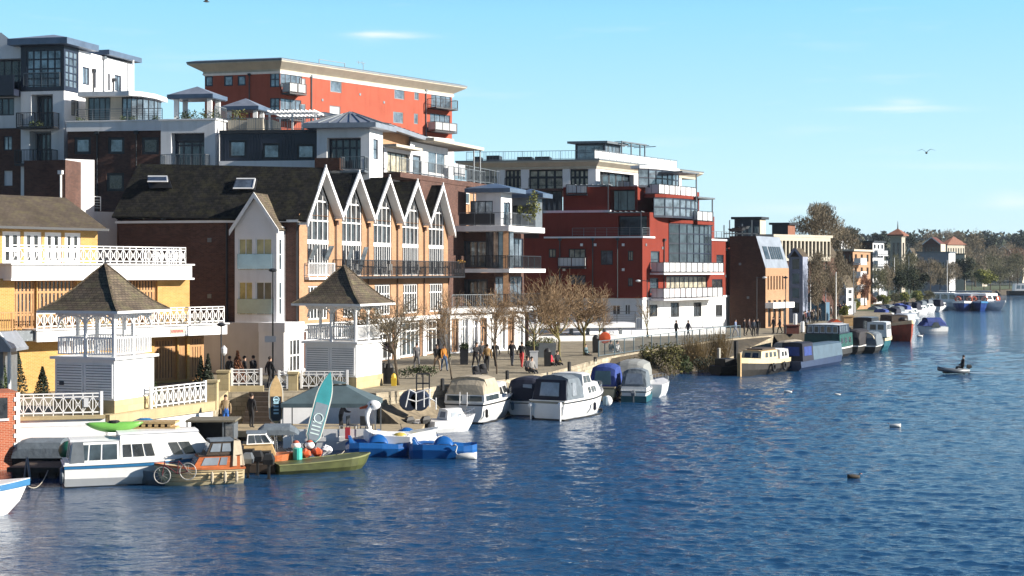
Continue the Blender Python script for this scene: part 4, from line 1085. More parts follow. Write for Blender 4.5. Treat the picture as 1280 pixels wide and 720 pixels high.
m.hexa([(ta_,.9,za_-.3),(tb_,.9,zb2-.25),(tb_,-5,zb2+.9),(ta_,-5,za_+.9),(ta_,.9,za_+.05),(tb_,.9,zb2+.05),(tb_,-5,zb2+1.2),(ta_,-5,za_+1.2)]); part('roof', m, zinc, lk, fixn=False)
m = W.mb()
for i in range(10):
    f_ = (i+.5)/10; t = ta_+(tb_-ta_)*f_; z = za_+(zb2-za_)*f_; m.bar((t,.92,z+.09),(t,-5,z+1.24),.06,.05)
part('standing_seams', m, greym, lk, fixn=False)
m = W.mb(); railing(m, W, W.t(474), W.t(584), W.z(520,222), 1.1, 'bars', out=1.7, gap=.16); part('railing', m, greym, lk, fixn=False)
m = W.mb(); m.box(W.t(474), W.t(584), -3, 1.8, W.z(520,222)-.4, W.z(520,222)-.003); m.box(W.t(500), W.t(559), -7, 1.75, 2, W.z(520,222)-.403); part('terrace', m, brickdark, lk, fixn=False)
m = W.mb(); m.box(W.t(556), W.t(570), .8, .85, W.z(560,220), W.z(560,205)); part('panel', m, frost, lk, fixn=False)

# ================================================================ tall red rendered block
ER = PL(px=350, Y=164, az=40); EL = PL(org=ER.p(0,0), az=-76)
red = thing('red_apartment_block', 'tall red rendered apartment block with overhanging cream cornice', 'apartment building', ER.p(0,2))
er, el = ER.t(565), EL.t(256); zr_ = ER.z(350, 88)
ww = [(375,382,98,112),(413,427,101,115.5),(493,505.5,110.5,124),(518,523.5,112.5,125),(375,382,130,144),(412,425.5,132.5,145),(491.5,504,140,154),(517.5,522.5,142,155)]
hr = [ER.r(*q) for q in ww]
gb = [ER.r(350.3,377.5,91,110.5), ER.r(350.3,376.5,124,144), ER.r(539,563.5,111,136), ER.r(537.5,562.5,143,163)]
gb = [(max(.02,a),b_,c_,d_) for a,b_,c_,d_ in gb]
hl = [EL.r(280,291,94.5,107.5), EL.r(297,307,94.5,107), EL.r(256.5,266,95,108)]
cnr = [(.05, EL.t(337.5), gb[0][2], gb[0][3]), (.05, EL.t(337.5), gb[1][2], gb[1][3])]
block('wall', red, ER, er, EL, el, 2, zr_, redpaint, hr+gb, hl+cnr, depth=.15)
for k, b in enumerate(hr): window(red, ER, b, 1, 1, greym, frost if k in (0,5) else gsky, .12, .08, .1)
for b in gb: window(red, ER, b, 4, 1, navy, gsky, .1, .1, .1)
for b in cnr: window(red, EL, b, 2, 2, navy, gsky, .12, .12, .1)
for b in hl: window(red, EL, b, 1, 1, navy, gsky, .15, .08, .1)
# cornice: cream soffit flaring out, thin roof edge
m = MB()
def ring2(o, z):
    a = ER.p(0,0); b = ER.p(er,0); d = EL.p(el,0); c = b+(d-a); u, v = ER.d, EL.d
    return [(p.x,p.y,z) for p in (a-u*o-v*o, b+u*o-v*o, c+u*o+v*o, d-u*o+v*o)]
zc = zr_
m.rings([ring2(.12, zc-.1), ring2(.12, zc+.12), ring2(1.2, zc+.9), ring2(1.2, zc+1.02)], True)
part('cornice', m, cream, red, fixn=False)
m = MB(); m.rings([ring2(1.25, zc+1.03), ring2(1.25, zc+1.22), ring2(.6, zc+1.4)], True); part('roof', m, greym, red, fixn=False)
zw = zc-.1
m = MB(); m.rings([ring2(.06, zw-.25), ring2(.2, zw-.003)], True); part('string_course', m, white, red, fixn=False)
for k, (x0, x1, yb) in enumerate(((349,370,118.5),(349,369,151.5),(534,562,137),(533,561,166))):
    t0_, t1_ = ER.t(x0), ER.t(x1)
    if k < 2: t0_ = .1; 
    s_ = balcony(red, ER, t0_+.1, t1_+(.3 if k<2 else 0), ER.z((x0+x1)/2,yb)+.1, 1.5, 1.15, darkm, 'bars', slabm=darkm, mtp=frost if k != 2 else None, gap=.2)
m = ER.mb(); t0_, t1_ = ER.t(434), ER.t(466)
zz = ER.z(450, 81); m.bar((t0_,-5,zz-1.2),(t0_,-5,zz+.9),.07); m.bar((t1_,-5,zz-1.2),(t1_,-5,zz+.9),.07); m.bar((t0_,-5,zz+.9),(t1_,-5,zz+.9),.07)
part('roof_rail', m, greym, red, fixn=False)
m = ER.mb(); t = ER.t(489); m.bar((t,-5,zz-2.5),(t,-5,zz+1.3),.05); m.bar((t-1.2,-5,zz+1.3),(t+.4,-5,zz+1.3),.05); m.bar((t-.8,-5,zz+1.05),(t-.8,-5,zz+1.5),.04); m.bar((t-.2,-5,zz+1.05),(t-.2,-5,zz+1.55),.04)
part('aerial', m, greym, red, fixn=False)
m = ER.mb(); m.box(ER.t(505), er+.05, .003, .3, 2, ER.z(535,171)); part('lower_wall', m, white_r, red, fixn=False)
# ================================================================ balconied apartments beyond the gables
BR = PL(px=634, Y=116.5, az=24); BLf = PL(org=BR.p(0,0), az=-78)
ba = thing('balcony_apartments', 'modern apartments with deep dark balconies and white slab edges', 'apartment building', BR.p(0,2))
l6, r6 = BLf.t(574), BR.t(676)
lx = BLf.t(556)
# recessed body
def body(t0, t1, z0, z1, dep, mt, label=None, gl=None, gr=None):
    br = PL(org=(BR.p(0,0) - (-BR.n)*0 - BR.n*dep - BLf.n*dep), az=24); bl = PL(org=br.p(0,0), az=-78)
    holes_l = gl or []; holes_r = gr or []
    block('wall', ba, br, r6-1.0, bl, lx, z0, z1, mt, holes_r, holes_l, label=label)
    for b in holes_l: window(ba, bl, b, 4, 1, navy, gmid, .1, .08, .12, name='balcony_door')
    for b in holes_r: window(ba, br, b, 3, 1, navy, gsky, .1, .08, .12)
ZS = [5.26, 8.45, 11.85]
body(0, 0, 2.0, 5.24, .9, brickdark, gl=[(1.0,3.6,2.1,4.6)], gr=[(.3,2.6,2.1,4.7),(3.0,5.5,2.1,4.7)])
body(0, 0, 5.6, 8.43, 1.5, brickdark, gl=[(.6,4.2,5.7,7.9)], gr=[(.2,2.8,5.7,8.1),(3.2,5.8,5.7,8.1)])
body(0, 0, 8.8, 11.83, 1.5, brickdark, gl=[(.5,4.4,8.9,11.1)], gr=[(.2,3.2,8.9,11.4),(3.5,6,8.9,11.4)])
for z, th, ov in ((5.26,.34,.2),(8.45,.32,.3),(11.85,.45,.25)):
    m = MB(); slab(m, BR, r6, BLf, l6 + (.0 if z > 6 else 1), z, z+th, ov); part('floor_slab', m, white_r, ba, fixn=False)
for z, st in ((5.6,'bars'),(8.77,'bars'),(12.3,'bars')):
    m = BLf.mb(); railing(m, BLf, .1, l6, z, 1.1, 'bars', gap=.1); m.M = BR.M; railing(m, BR, .1, r6, z, 1.1, 'bars', gap=.13); part('railing', m, darkm if z < 12 else greym, ba, fixn=False)
m = BLf.mb(); m.box(l6-3.0, l6, -.02, .02, 12.35, 13.3); part('privacy_screen', m, darkm, ba, fixn=False)
m = MB()
for t in (.4, ): 
    p = BR.p(t,0,-.3); m.box(p.x-.22,p.x+.22,p.y-.22,p.y+.22,5.6,8.45); m.box(p.x-.22,p.x+.22,p.y-.22,p.y+.22,8.77,11.85)
part('brick_pillar', m, brickorange, ba, fixn=False)
for t in (3.5, r6-.3):
    m = MB(); p = BR.p(t,0,-.3); m.tube((p.x,p.y,2),(p.x,p.y,5.26),.2,n=10); part('column', m, white_r, ba)
# curved glass corner
m = MB(); fm = MB(); cc = BR.p(1.6,0,-1.3); pts = []
for k in range(7):
    a_ = R(-165+ k*22); pts.append(Vector((cc.x+1.25*math.cos(a_), cc.y+1.25*math.sin(a_), 0)))
for a_, b_ in zip(pts[:-1], pts[1:]):
    m.poly([(a_.x,a_.y,8.8),(b_.x,b_.y,8.8),(b_.x,b_.y,11.84),(a_.x,a_.y,11.84)]); fm.tube((a_.x,a_.y-.03,8.8),(a_.x,a_.y-.03,11.84),.035,n=5)
fr = part('corner_window', fm, navy, ba); part('pane', m, gsky, fr, fixn=False)
AR = PL(px=563, Y=113.5, az=47); ta0, ta1 = 0, AR.t(656)
arc = thing('shop_arcade', 'row of white columned shopfronts under a white slab behind the trees', 'shopfront', AR.p(0,2))
nb_ = 8; hh = [(ta1*(i+.12)/nb_, ta1*(i+.86)/nb_, 2.1, 4.75) for i in range(nb_)]
m = AR.mb(); wallgrid(m, 0, ta1, 2, 5.2, hh, .25); m.box(0, ta1, -3, -.4, 2, 5.15); part('wall', m, white_r, arc, fixn=False)
for i, b in enumerate(hh): window(arc, AR, b, 3, 1, white if i % 3 else brickorange, gmid if i % 2 else gdark, .1, .12, .2, name='shop_window', rows=[4.1])
m = AR.mb(); m.box(-.2, ta1+.2, -3.2, .35, 5.203, 5.6); part('roof', m, white_r, arc, fixn=False)
m = AR.mb(); railing(m, AR, 0, ta1*.55, 5.6, 1.1, 'bars', out=.2, gap=.2); part('railing', m, greym, arc, fixn=False)
# roof terrace house under the zinc roof
Q = PL(px=634.5, Y=117.5, az=24); QL = PL(org=Q.p(0,0,-.6), az=-78)
m = MB(); zq = wz(240,117)
block('roof_house', ba, Q.off(-.6), 2.2, QL, QL.t(595), 12.3, zq, white_r, [(.5,1.9,12.4,14.3)], [(.7,2.6,12.4,14.4)])
window(ba, QL, (.7,2.6,12.4,14.4), 3, 1, navy, gsky, .08, .07, .1); window(ba, Q.off(-.6), (.5,1.9,12.4,14.3), 2, 1, navy, gsky, .08, .07, .1)
m = MB(); hiproof(m, Q, 2.6, PL(org=Q.p(0,0), az=-78), Q.off(0) and PL(org=Q.p(0,0), az=-78).t(588), zq+.35, wz(229,119), .35, .35); part('roof', m, zincd, ba, fixn=False)
Q2 = PL(px=676, Y=121.5, az=24); Q2L = PL(org=Q2.p(0,0), az=-78); zq2 = wz(247,121.5)
m = MB(); hiproof(m, Q2, 1.6, Q2L, Q2L.t(643), zq2+.35, wz(236.5,123), .3, .35); part('roof', m, zincd, ba, fixn=False)
block('roof_house', ba, Q2.off(-.5), 1.5, PL(org=Q2.p(0,0,-.5), az=-78), 2.3, 12.3, zq2, greym, (), [(.3,2.0,12.4,14.2)])
rnd = random.Random(21)
m = MB()
for (px, py, r) in ((617,262,.5),(623,266,.45),(666,255,.7),(662,268,.7),(670,262,.6),(668,245,.5),(650,262,.35)):
    leafclump(m, (wx(px,118.5), 118.5, wz(py,118.5)), r*.8, r*.8, r*1.1, 90, .1, rnd)
part('foliage', m, leafy, ba, 'tall yellow green terrace plants in tubs', fixn=False)
# dark flank wall and strip of orange brick beyond the gables
DR = PL(px=577.5, Y=121, az=20); DL = PL(org=DR.p(0,0), az=-78)
dk = thing('brick_flank_building', 'dark brick flank with orange edge between gables and balconied apartments', 'building', DR.p(0,2))
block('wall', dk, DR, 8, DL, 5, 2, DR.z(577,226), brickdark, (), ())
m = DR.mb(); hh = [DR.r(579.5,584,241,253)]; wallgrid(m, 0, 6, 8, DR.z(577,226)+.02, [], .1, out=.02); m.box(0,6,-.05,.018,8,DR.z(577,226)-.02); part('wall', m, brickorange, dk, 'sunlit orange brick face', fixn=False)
window(dk, DR.off(.2), DR.r(580,584.5,241,255), 1, 1, white, gmid, .07, .05, .1)
m = DR.mb(); railing(m, DR, -.8, 9, DR.z(577,226)+.1, 1.3, 'bars', gap=.3); part('railing', m, greym, dk, fixn=False)
# flower boxes at the end of the long balcony
m = MB()
for i in range(6):
    p = GP.p(LEN-.2+i*.22, 9.35, 1.0); leafclump(m, p, .16, .16, .14, 30, .05, rnd)
single('flower_box', m, mat('orange_flowers', (.45,.25,.05), .8, .4, 6), 'orange flowers along the end of the long dark balcony', 'flowers', loc=GP.p(LEN,9.2,1.0), fixn=False)

# ================================================================ crimson stepped apartments
A = PL(px=803, Y=150, az=35); AL = PL(org=A.p(0,0), az=-77)
cr_ = thing('crimson_apartment_block', 'crimson stepped apartments with curved glass bays and white balcony panels', 'apartment building', A.p(0,2))
ar, al = A.t(914.5), AL.t(655)
zg, z1, z2, z3 = 5.7, 12.1, 14.85, 17.75
lw_ = [AL.r(686,694.5,281,291), AL.r(711.5,733,279,290), AL.r(751,765.5,280,299), AL.r(686,695,311,322), AL.r(711,732,311,323), AL.r(751,766,313,331), AL.r(785,791.5,313.5,326), AL.r(785,791,347.5,358), AL.r(686,695,345,356), AL.r(711,732,344,356)]
rw = [A.r(813.5,824.5,314,334.5), A.r(812.5,823,347.5,366.5), A.r(895.5,904.5,318.5,331)]
rlow = [A.r(833,884,345,361), A.r(890,903,349,361)]
m = MB()
block('wall', cr_, A, ar, AL, al, zg, z1, crimson, rw+rlow, lw_[3:])
for b in rw: window(cr_, A, b, 1, 2, navy, gmid, .12, .08, .14)
for k, b in enumerate(lw_[3:]): window(cr_, AL, b, 3 if b[1]-b[0] > 1.5 else 2, 1, darkm, gcurtrefl if k in (0,1,3,5) else gsky, .1, .08, .1)
window(cr_, A, rlow[0], 9, 1, navy, gcurtrefl, .12, .16, .14); window(cr_, A, rlow[1], 2, 1, navy, gdark, .12, .1, .14)
gw = [A.r(811.5,822,381,396), A.r(838.5,849,378,396), A.r(867,877,378,396), A.r(894.5,903,381,400)]
glw = [AL.r(780.5,788.5,380,394), AL.r(765,776,381,394), AL.r(740,752,381,394)]
block('ground_floor', cr_, A, ar, AL, al, 2, zg-.003, white_r, gw, glw)
for b in gw: window(cr_, A, b, 2, 1, darkm, gdark, .12, .08, .14, name='balcony_door')
for b in glw: window(cr_, AL, b, 2, 1, white, gdark, .12, .08, .14)
m = MB(); slab(m, A, ar, AL, al, zg+.0, zg+.02, .12); 
m.M = A.M; m.box(-.15, ar+.1, .003, .14, zg-.12, zg+.1); part('string_course', m, white_r, cr_, fixn=False)
# upper crimson storey set back behind terraces
t_a = A.t(812); A4 = A.off(-.0, t_a); L4 = PL(org=A4.p(0,0), az=-77)
e4 = A4.t(893)
h4 = [A4.r(855,889,281,298)]
rec4 = [(.3,3.4,z1+.3,z2-.35)]
block('wall', cr_, A4, e4, L4, 12, z1+.003, z2, crimson, (), rec4, depth=1.2)
window(cr_, L4.off(-1.0), rec4[0], 3, 1, navy, gmid, .1, .08, .12, name='balcony_door')
B5l = PL(org=A.p(.3,0)+AL.d*3.2, az=-77); B5r = PL(org=B5l.p(0,0), az=35)
B5l = PL(px=762, Y=154, az=-77); B5r = PL(org=B5l.p(0,0), az=35)
hb = [lw_[0], lw_[1], lw_[2]]
hbl = [B5l.r(686,694.5,281,291), B5l.r(711.5,733,279,290), B5l.r(750,761,280,298)]
block('wall', cr_, B5r, 4, B5l, B5l.t(681), z1-.3, z2+.1, crimson, (), hbl[:2])
for b in hbl[:2]: window(cr_, B5l, b, 3 if b[1]-b[0] > 1.5 else 1, 1, darkm, gcurtrefl, .1, .08, .12)
hb2 = [B5l.r(720,727,249,262), B5l.r(745,759.5,248,262)]
block('wall', cr_, B5r.off(-.2), 4, B5l.off(-.2), B5l.t(703.5), z2+.1, z3, crimson, (), hb2)
for b in hb2: window(cr_, B5l.off(-.2), b, 2 if b[1]-b[0] > 1.5 else 1, 1, navy, gmid, .1, .08, .12)
m = MB(); slab(m, B5r, 4, B5l, B5l.t(681), z2+.1, z2+.35, .12); part('coping', m, white_r, cr_, fixn=False)
m = AL.mb(); m.box(-.1, AL.t(680), -.4, .12, z1, z1+.18); m.M = A.M; m.box(-.1, t_a+1, -.4, .12, z1, z1+.18); m.box(A.t(888), ar+.15, -.4, .15, z1, z1+.2); part('coping', m, white_r, cr_, fixn=False)
# storey 5 with glass curve, storey 6 white with roof slab
A5 = PL(px=797, Y=153.5, az=35); L5 = PL(org=A5.p(0,0), az=-77)
e5 = A5.t(874)
rec5 = [(.3,3.2,z2+.3,z3-.35)]
block('wall', cr_, A5, e5, L5, 8, z2+.003, z3, crimson, (), rec5, depth=1.2)
window(cr_, L5.off(-1.0), rec5[0], 3, 1, navy, gmid, .1, .08, .12, name='balcony_door')
A6 = PL(px=745, Y=155, az=35); L6 = PL(org=A6.p(0,0), az=-80)
e6 = A6.t(852); l6_ = L6.t(583); z4 = wz(210.5,155)
hp = [L6.r(*q) for q in ((585,621,211,232),(631,651,211,236),(661,703,211,238),(712.5,735,211,236))]
block('penthouse', cr_, A6, e6, L6, l6_, z3-.1, z4, white_r, [(.8,8.2,z3+.1,z4-.25)], hp, depth=.8)
window(cr_, A6.off(-.6), (.8,8.2,z3+.1,z4-.25), 5, 1, darkm, gmid, .12, .3, .05, name='balcony_door')
for b in hp: window(cr_, L6.off(-.7), (b[0],b[1],b[2],b[3]-.1), 4, 1, darkm, gcurtrefl, .12, .25, .05, name='balcony_door', rows=[b[3]-.9])
m = L6.mb(); 
for b in hp[:3]: railing(m, L6, b[0], b[1], z3+.1, 1.0, 'bars')
part('railing', m, darkm, cr_, fixn=False)
L6b = L6.off(-.15); bq = (L6.t(703), L6.t(660), z2-.2, z3-.15)
m = L6.mb(); wallgrid(m, L6.t(703), L6.t(583), 8, z3-.1, [(L6.t(702), L6.t(663), 14.6, 17.4)], .6, out=-.02); part('wall', m, brickdark, cr_, fixn=False)
window(cr_, L6.off(-.5), (L6.t(702), L6.t(663), 14.6, 17.4), 6, 1, darkm, gmid, .12, .3, .05)
# roof slab, cream soffit
m = MB(); 
def ring6(o, z):
    a = A6.p(0,0); b = A6.p(A6.t(868),0); d = L6.p(l6_,0); c = b+(d-a); u, v = A6.d, L6.d
    return [(p.x,p.y,z) for p in (a-u*o-v*o, b+u*o-v*o, c+u*o+v*o, d-u*o+v*o)]
m.rings([ring6(.1,z4), ring6(.15,z4+.25), ring6(.75,z4+.7), ring6(.75,z4+.85)]); part('roof_slab', m, cream, cr_, fixn=False)
m = MB(); m.rings([ring6(.8,z4+.86), ring6(.8,z4+.98)]); part('roof', m, greym, cr_, fixn=False)
zr6 = z4+1.0
m = L6.mb(); railing(m, L6, -.3, l6_, zr6, 1.0, 'bars', gap=.35, post=2.0); m.M = A6.M; railing(m, A6, -.3, A6.t(846), zr6, 1.05, 'bars', gap=1.3, post=1.5); part('railing', m, greym, cr_, fixn=False)
m = A6.mb(); panels(m, A6, -.3, A6.t(846), zr6, 1.0, post=1.5); part('panel', m, frost, cr_, fixn=False)
rr = PL(px=756, Y=162, az=35); rl = PL(org=rr.p(0,0), az=-80); rt = rl.t(719)
block('roof_room', cr_, rr, 3.5, rl, rt, zr6-.1, wz(179.5,162), navy, [(.2,3.3,zr6+.5,wz(181,162))], [(.2,rt-.2,zr6+.5,wz(181,162))])
window(cr_, rr, (.2,3.3,zr6+.5,wz(181,162)), 4, 2, greym, gsky, .08, .06, .1); window(cr_, rl, (.2,rt-.2,zr6+.5,wz(181,162)), 3, 2, greym, gsky, .08, .06, .1)
m = MB(); slab(m, rr, 3.5, rl, rt, wz(179.3,162), wz(176.5,162), .6); part('roof', m, greym, cr_, fixn=False)
m = A6.mb(); zz = A6.z(790,182.5,-4)
for x in (777, 789, 800, 806): m.bar((A6.t(x,-2),-2,zr6),(A6.t(x,-2),-2,zz),.12)
m.bar((A6.t(777,-2),-2,zz),(A6.t(808,-2),-2,zz),.14); m.bar((A6.t(777,-2)+1,-5,zz),(A6.t(808,-2),-5,zz),.14)
for k in range(6): t = A6.t(777,-2)+k*1.6; m.bar((t,-5,zz),(t,-2,zz),.08)
part('pergola_frame', m, greym, cr_, fixn=False)
m = L6.mb(); 
for x0,x1,h in ((650,668,.7),(672,690,.7),(612,628,.9),(596,604,.8)): m.box(L6.t(x1,-6), L6.t(x0,-6), -6, -4, zr6-.1, zr6+h)
part('roof_plant', m, darkm, cr_, fixn=False)
# curved glass bays
def glassbay(P, x0, x1, y0, y1, bulge, nz=2, n=9, top=None):
    t0, t1 = P.t(x0), P.t(x1); xm = (x0+x1)/2; za, zb_ = P.z(xm,y1), P.z(xm,y0)
    m = P.mb(); f = P.mb(); pts = []
    for k in range(n+1):
        u = k/n; pts.append((t0+(t1-t0)*u, bulge*math.sin(math.pi*min(1,u*1.0))**.6 if 0<u<1 else 0))
    for (ta_,oa),(tb_,ob) in zip(pts[:-1],pts[1:]):
        m.poly([(ta_,oa,za),(tb_,ob,za),(tb_,ob,zb_),(ta_,oa,zb_)])
        f.hexa([(ta_-.05,oa,za),(ta_+.05,oa,za),(ta_+.05,oa+.06,za),(ta_-.05,oa+.06,za),(ta_-.05,oa,zb_),(ta_+.05,oa,zb_),(ta_+.05,oa+.06,zb_),(ta_-.05,oa+.06,zb_)])
        for j in range(nz+1):
            z = za+(zb_-za)*j/nz; w_ = .12 if j in (0,nz) else .07
            f.hexa([(ta_,oa,z-w_),(tb_,ob,z-w_),(tb_,ob+.05,z-w_),(ta_,oa+.05,z-w_),(ta_,oa,z+w_),(tb_,ob,z+w_),(tb_,ob+.05,z+w_),(ta_,oa+.05,z+w_)])
    fr = part('glass_bay', f, navy, cr_, fixn=False); part('pane', m, gsky if y0 < 260 else gmid, fr, fixn=False)
    c = P.mb(); c.prism([(t,o+.15,zb_+.05) for t,o in pts]+[(t1,-1,zb_+.05),(t0,-1,zb_+.05)], (0,0,.35)); part('bay_roof', c, white_r if top is None else top, cr_)
glassbay(A, 836, 889, 281, 329, 1.1, 4, 8, crimson)
glassbay(A4, 817, 872, 249.5, 272, 1.2, 2, 8, crimson)
glassbay(A5, 798, 848, 214, 235, 1.1, 2, 8, white_r)
# terraces with white panels
def terrace(P, x0, x1, yb, dep=1.5, h=1.15, mt=frost, sl=white_r, th=.2):
    t0, t1 = P.t(x0,dep), P.t(x1,dep); z = P.z((x0+x1)/2, yb, dep)
    balcony(cr_, P, t0, t1, z, dep, h, darkm, 'bars', slabm=sl, mtp=mt, gap=1.3, th=th)
terrace(A, 830, 905, 341, 1.7); terrace(A, 830, 904, 372.5, 1.7)
terrace(A5, 824, 871, 245, 1.9, sl=crimson, th=.35); terrace(A4, 872, 892, 277, 1.6, sl=crimson, th=.35); terrace(A6, 780, 788, 239, 1.0)
m = A.mb(); 
for x0,x1,y0,y1 in ((872,893,247.5,249.5),(852,873,216,218)):
    t0,t1 = A.t(x0,1.6),A.t(x1,1.6); z0_,z1_ = A.z(x1,y1,1.6),A.z(x1,y0,1.6); m.box(t0,t1,-1.5,1.7,z0_,z1_); m.bar((t1-.3,1.5,z0_-3.0),(t1-.3,1.5,z0_),.12)
part('awning_frame', m, greym, cr_, fixn=False)
for px0,px1,yb,P,yy in ((744.5,762,0,None,0),):
    pass
# small balconies on the shaded side
def lbal(x0, x1, yb, P=AL, mt=frost):
    balcony(cr_, P, P.t(x1), P.t(x0), P.z((x0+x1)/2,yb), 1.0, 1.05, darkm, 'bars', slabm=darkm, mtp=mt, gap=.4)
lbal(699.5,733,334); lbal(699.5,733,302,B5l); lbal(709,735,243,L6)
# recessed timber pergolas at the corners
for (P, x0, x1, y) in ((A, 783, 812, 275), (A5, 764, 797, 241)):
    Lp = PL(org=A.p(0,0), az=-77)
    m = Lp.mb(); t0,t1 = (0.1, 3.6) if y == 275 else (3.6, 7.2); z = z2+.0 if y == 275 else z3+.0
    for k in range(7): t = t0+(t1-t0)*k/6; m.box(t-.03,t+.03,-2.5,.2,z,z+.1)
    m.box(t0,t1,.05,.12,z-.12,z-.003); m.box(t0,t0+.08,.02,.1,z-2.7,z-.12); part('pergola_frame', m, greym, cr_, fixn=False)
m = AL.mb(); railing(m, AL, .1, 7.5, z1+.2, .9, 'rails'); m.M = A.M; railing(m, A, 0, t_a, z1+.2, .9, 'rails'); part('railing', m, greym, cr_, fixn=False)
m = A.mb(); railing(m, A, A.t(889), ar, z1+.2, .9, 'rails'); part('railing', m, greym, cr_, fixn=False)
# ground terrace: white wall, grey rail in front
RW = PL(px=800, Y=143, az=52)
ft = thing('front_terrace_wall', 'white terrace wall with glass panels before the crimson apartments', 'terrace wall', RW.p(0,2))
zt_ = RW.z(850,411)
m = RW.mb(); m.box(RW.t(660), RW.t(908), -1.5, 0, 1.9, zt_); part('wall', m, white_r, ft, fixn=False)
m = RW.mb(); railing(m, RW, RW.t(795), RW.t(904), zt_, 1.25, 'bars', gap=.8, post=1.6); part('railing', m, greym, ft, fixn=False)
m = RW.mb(); panels(m, RW, RW.t(806), RW.t(904), zt_, 1.2, post=1.6); part('panel', m, frost, ft, fixn=False)
# raised walkway to the left, with horizontal rails
WK = PL(px=668, Y=133, az=76)
wk = thing('raised_walkway', 'raised white edged walkway with dark horizontal rails behind the bare trees', 'walkway', WK.p(0,2))
t0, t1 = WK.t(655), WK.t(794); za = WK.z(730,410)
m = WK.mb(); m.box(t0, t1, -3, 0, za, za+.45); m.box(t0, t1, -2.8, -.2, za-1.3, za-.75); part('deck', m, white_r, wk, fixn=False)
m = WK.mb(); railing(m, WK, t0, t1, za+.45, 1.1, 'rails', post=1.8); part('railing', m, darkm, wk, fixn=False)
for i in range(7):
    m = WK.mb(); t = t0+.5+(t1-t0-1)*i/6; m.box(t-.15, t+.15, -3.1, -2.85, 1.9, za+.2); part('column', m, greym, wk, fixn=False)

# ================================================================ brown brick warehouse with zinc mansard
K = PL(px=957, Y=165, az=33); KL = PL(org=K.p(0,0), az=-78)
wh = thing('brown_brick_warehouse', 'dark brown brick building with sloping pale zinc mansard', 'building', K.p(0,2))
kr, kl = K.t(986), KL.t(912); ze_, zt_ = K.z(957,335), KL.z(945,295)
ts = KL.t(945)
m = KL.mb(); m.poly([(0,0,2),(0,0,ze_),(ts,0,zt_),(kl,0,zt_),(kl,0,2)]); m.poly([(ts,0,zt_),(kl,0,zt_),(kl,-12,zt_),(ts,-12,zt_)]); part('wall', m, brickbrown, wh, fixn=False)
hk = []
for i in range(7):
    t = kr*(.08+i*.125); hk.append((t, t+kr*.055, K.z(965,362), K.z(965,345)))
hk2 = [(kr*(.1+i*.22), kr*(.1+i*.22)+kr*.12, 2.1, 5.2) for i in range(4)]
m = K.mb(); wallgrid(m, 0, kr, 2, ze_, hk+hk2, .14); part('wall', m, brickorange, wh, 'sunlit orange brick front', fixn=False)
m = K.mb()
for b in hk+hk2: m.box(b[0],b[1],-.18,-.13,b[2],b[3])
part('panes', m, gdark, wh, fixn=False)
m = MB(); a_, b_ = K.p(0,ze_), K.p(kr,ze_); c_, d_ = KL.p(ts,zt_), KL.p(ts,zt_)+K.d*kr
m.poly([a_,b_,d_,c_]); m.poly([b_, d_, d_+KL.d*10, (b_+KL.d*10)]); rf = part('mansard', m, zinc, wh, fixn=False)
nn = (b_-a_).cross(c_-a_).normalized(); nn = nn if nn.dot(-a_) > 0 else -nn
m = MB()
for f0, f1 in [(.12,.30)]+[(.36+.09*i, .42+.09*i) for i in range(6)]:
    q = [a_.lerp(b_,f0).lerp(c_.lerp(d_,f0),.28), a_.lerp(b_,f1).lerp(c_.lerp(d_,f1),.28), a_.lerp(b_,f1).lerp(c_.lerp(d_,f1),.68), a_.lerp(b_,f0).lerp(c_.lerp(d_,f0),.68)]
    m.hexa([p+nn*.01 for p in q]+[p+nn*.05 for p in q])
part('roof_window', m, gdark, rf, fixn=False)
m = K.mb(); m.box(-.1, kr*.9, .003, 1.0, K.z(965,385), K.z(965,378)); part('canopy', m, white_r, wh, fixn=False)
m = MB(); 
for px, py, h in ((905,300,3),(912,300,4),(921,296,1),(940,300,4),(916,300,2.2),(948,296,2),(928,296,2.6)):
    Y = 172; m.bar((wx(px,Y),Y,wz(py,Y)-1),(wx(px,Y),Y,wz(py,Y)+h*.6),.12)
m.bar((wx(905,172),172,wz(292,172)),(wx(950,172),172,wz(292,172)),.12)
for px, py, s_ in ((924,289,.9),(930,287,.7),(916,290,.6)): m.lathe((wx(px,171),171,wz(py,171)), [(.05,0),(s_*.7,.1),(s_,.4)], 10)
single('roof_aerials', m, greym, 'grey dishes and aerial posts on the brown brick warehouse roof', 'aerials', loc=(wx(925,172),172,wz(296,172)), fixn=False)

# downpipes, vents and flues that break up the plain walls
def pipe(par, pl, px, z0, z1, mt, r=.06, name='downpipe'):
    m = pl.mb(); t = pl.t(px); m.tube((t,r+.03,z0),(t,r+.03,z1),r,n=5); m.box(t-.16,t+.16,.01,.25,z1-.25,z1); part(name, m, mt, par)
def vents(par, pl, pts, mt):
    for px, py in pts:
        m = pl.mb(); t = pl.t(px); z = pl.z(px,py); m.box(t-.14,t+.14,.003,.05,z-.14,z+.14); part('vent', m, mt, par, fixn=False)
pipe(cr_, AL, 772, zg, z1, darkm); pipe(cr_, AL, 741, zg, z1, darkm); pipe(cr_, A, 829.5, zg, z1, darkm); pipe(cr_, A, 909, 2, z1, darkm); pipe(cr_, AL, 700, zg, z1, darkm)
vents(cr_, AL, ((779,306),(779,337),(744,306),(705,337),(727,306)), white); vents(cr_, A, ((807.5,306),(828,310),(908,312),(907,345)), greym)
pipe(red, ER, 532, 16, ER.z(532,112), greym, .07); pipe(red, ER, 389, 16, ER.z(389,94), greym, .07); vents(red, ER, ((403,125),(398,146),(450,118),(480,128),(520,104)), greym); pipe(red, EL, 312, 16, EL.z(312,92), darkm, .07)
pipe(apt, TR, 129, 15, zr, greym, .05); pipe(apt, TR, 116, 18, wz(80,114), darkm, .06); pipe(apt, TR, 141, 18, wz(86,114), darkm, .06)
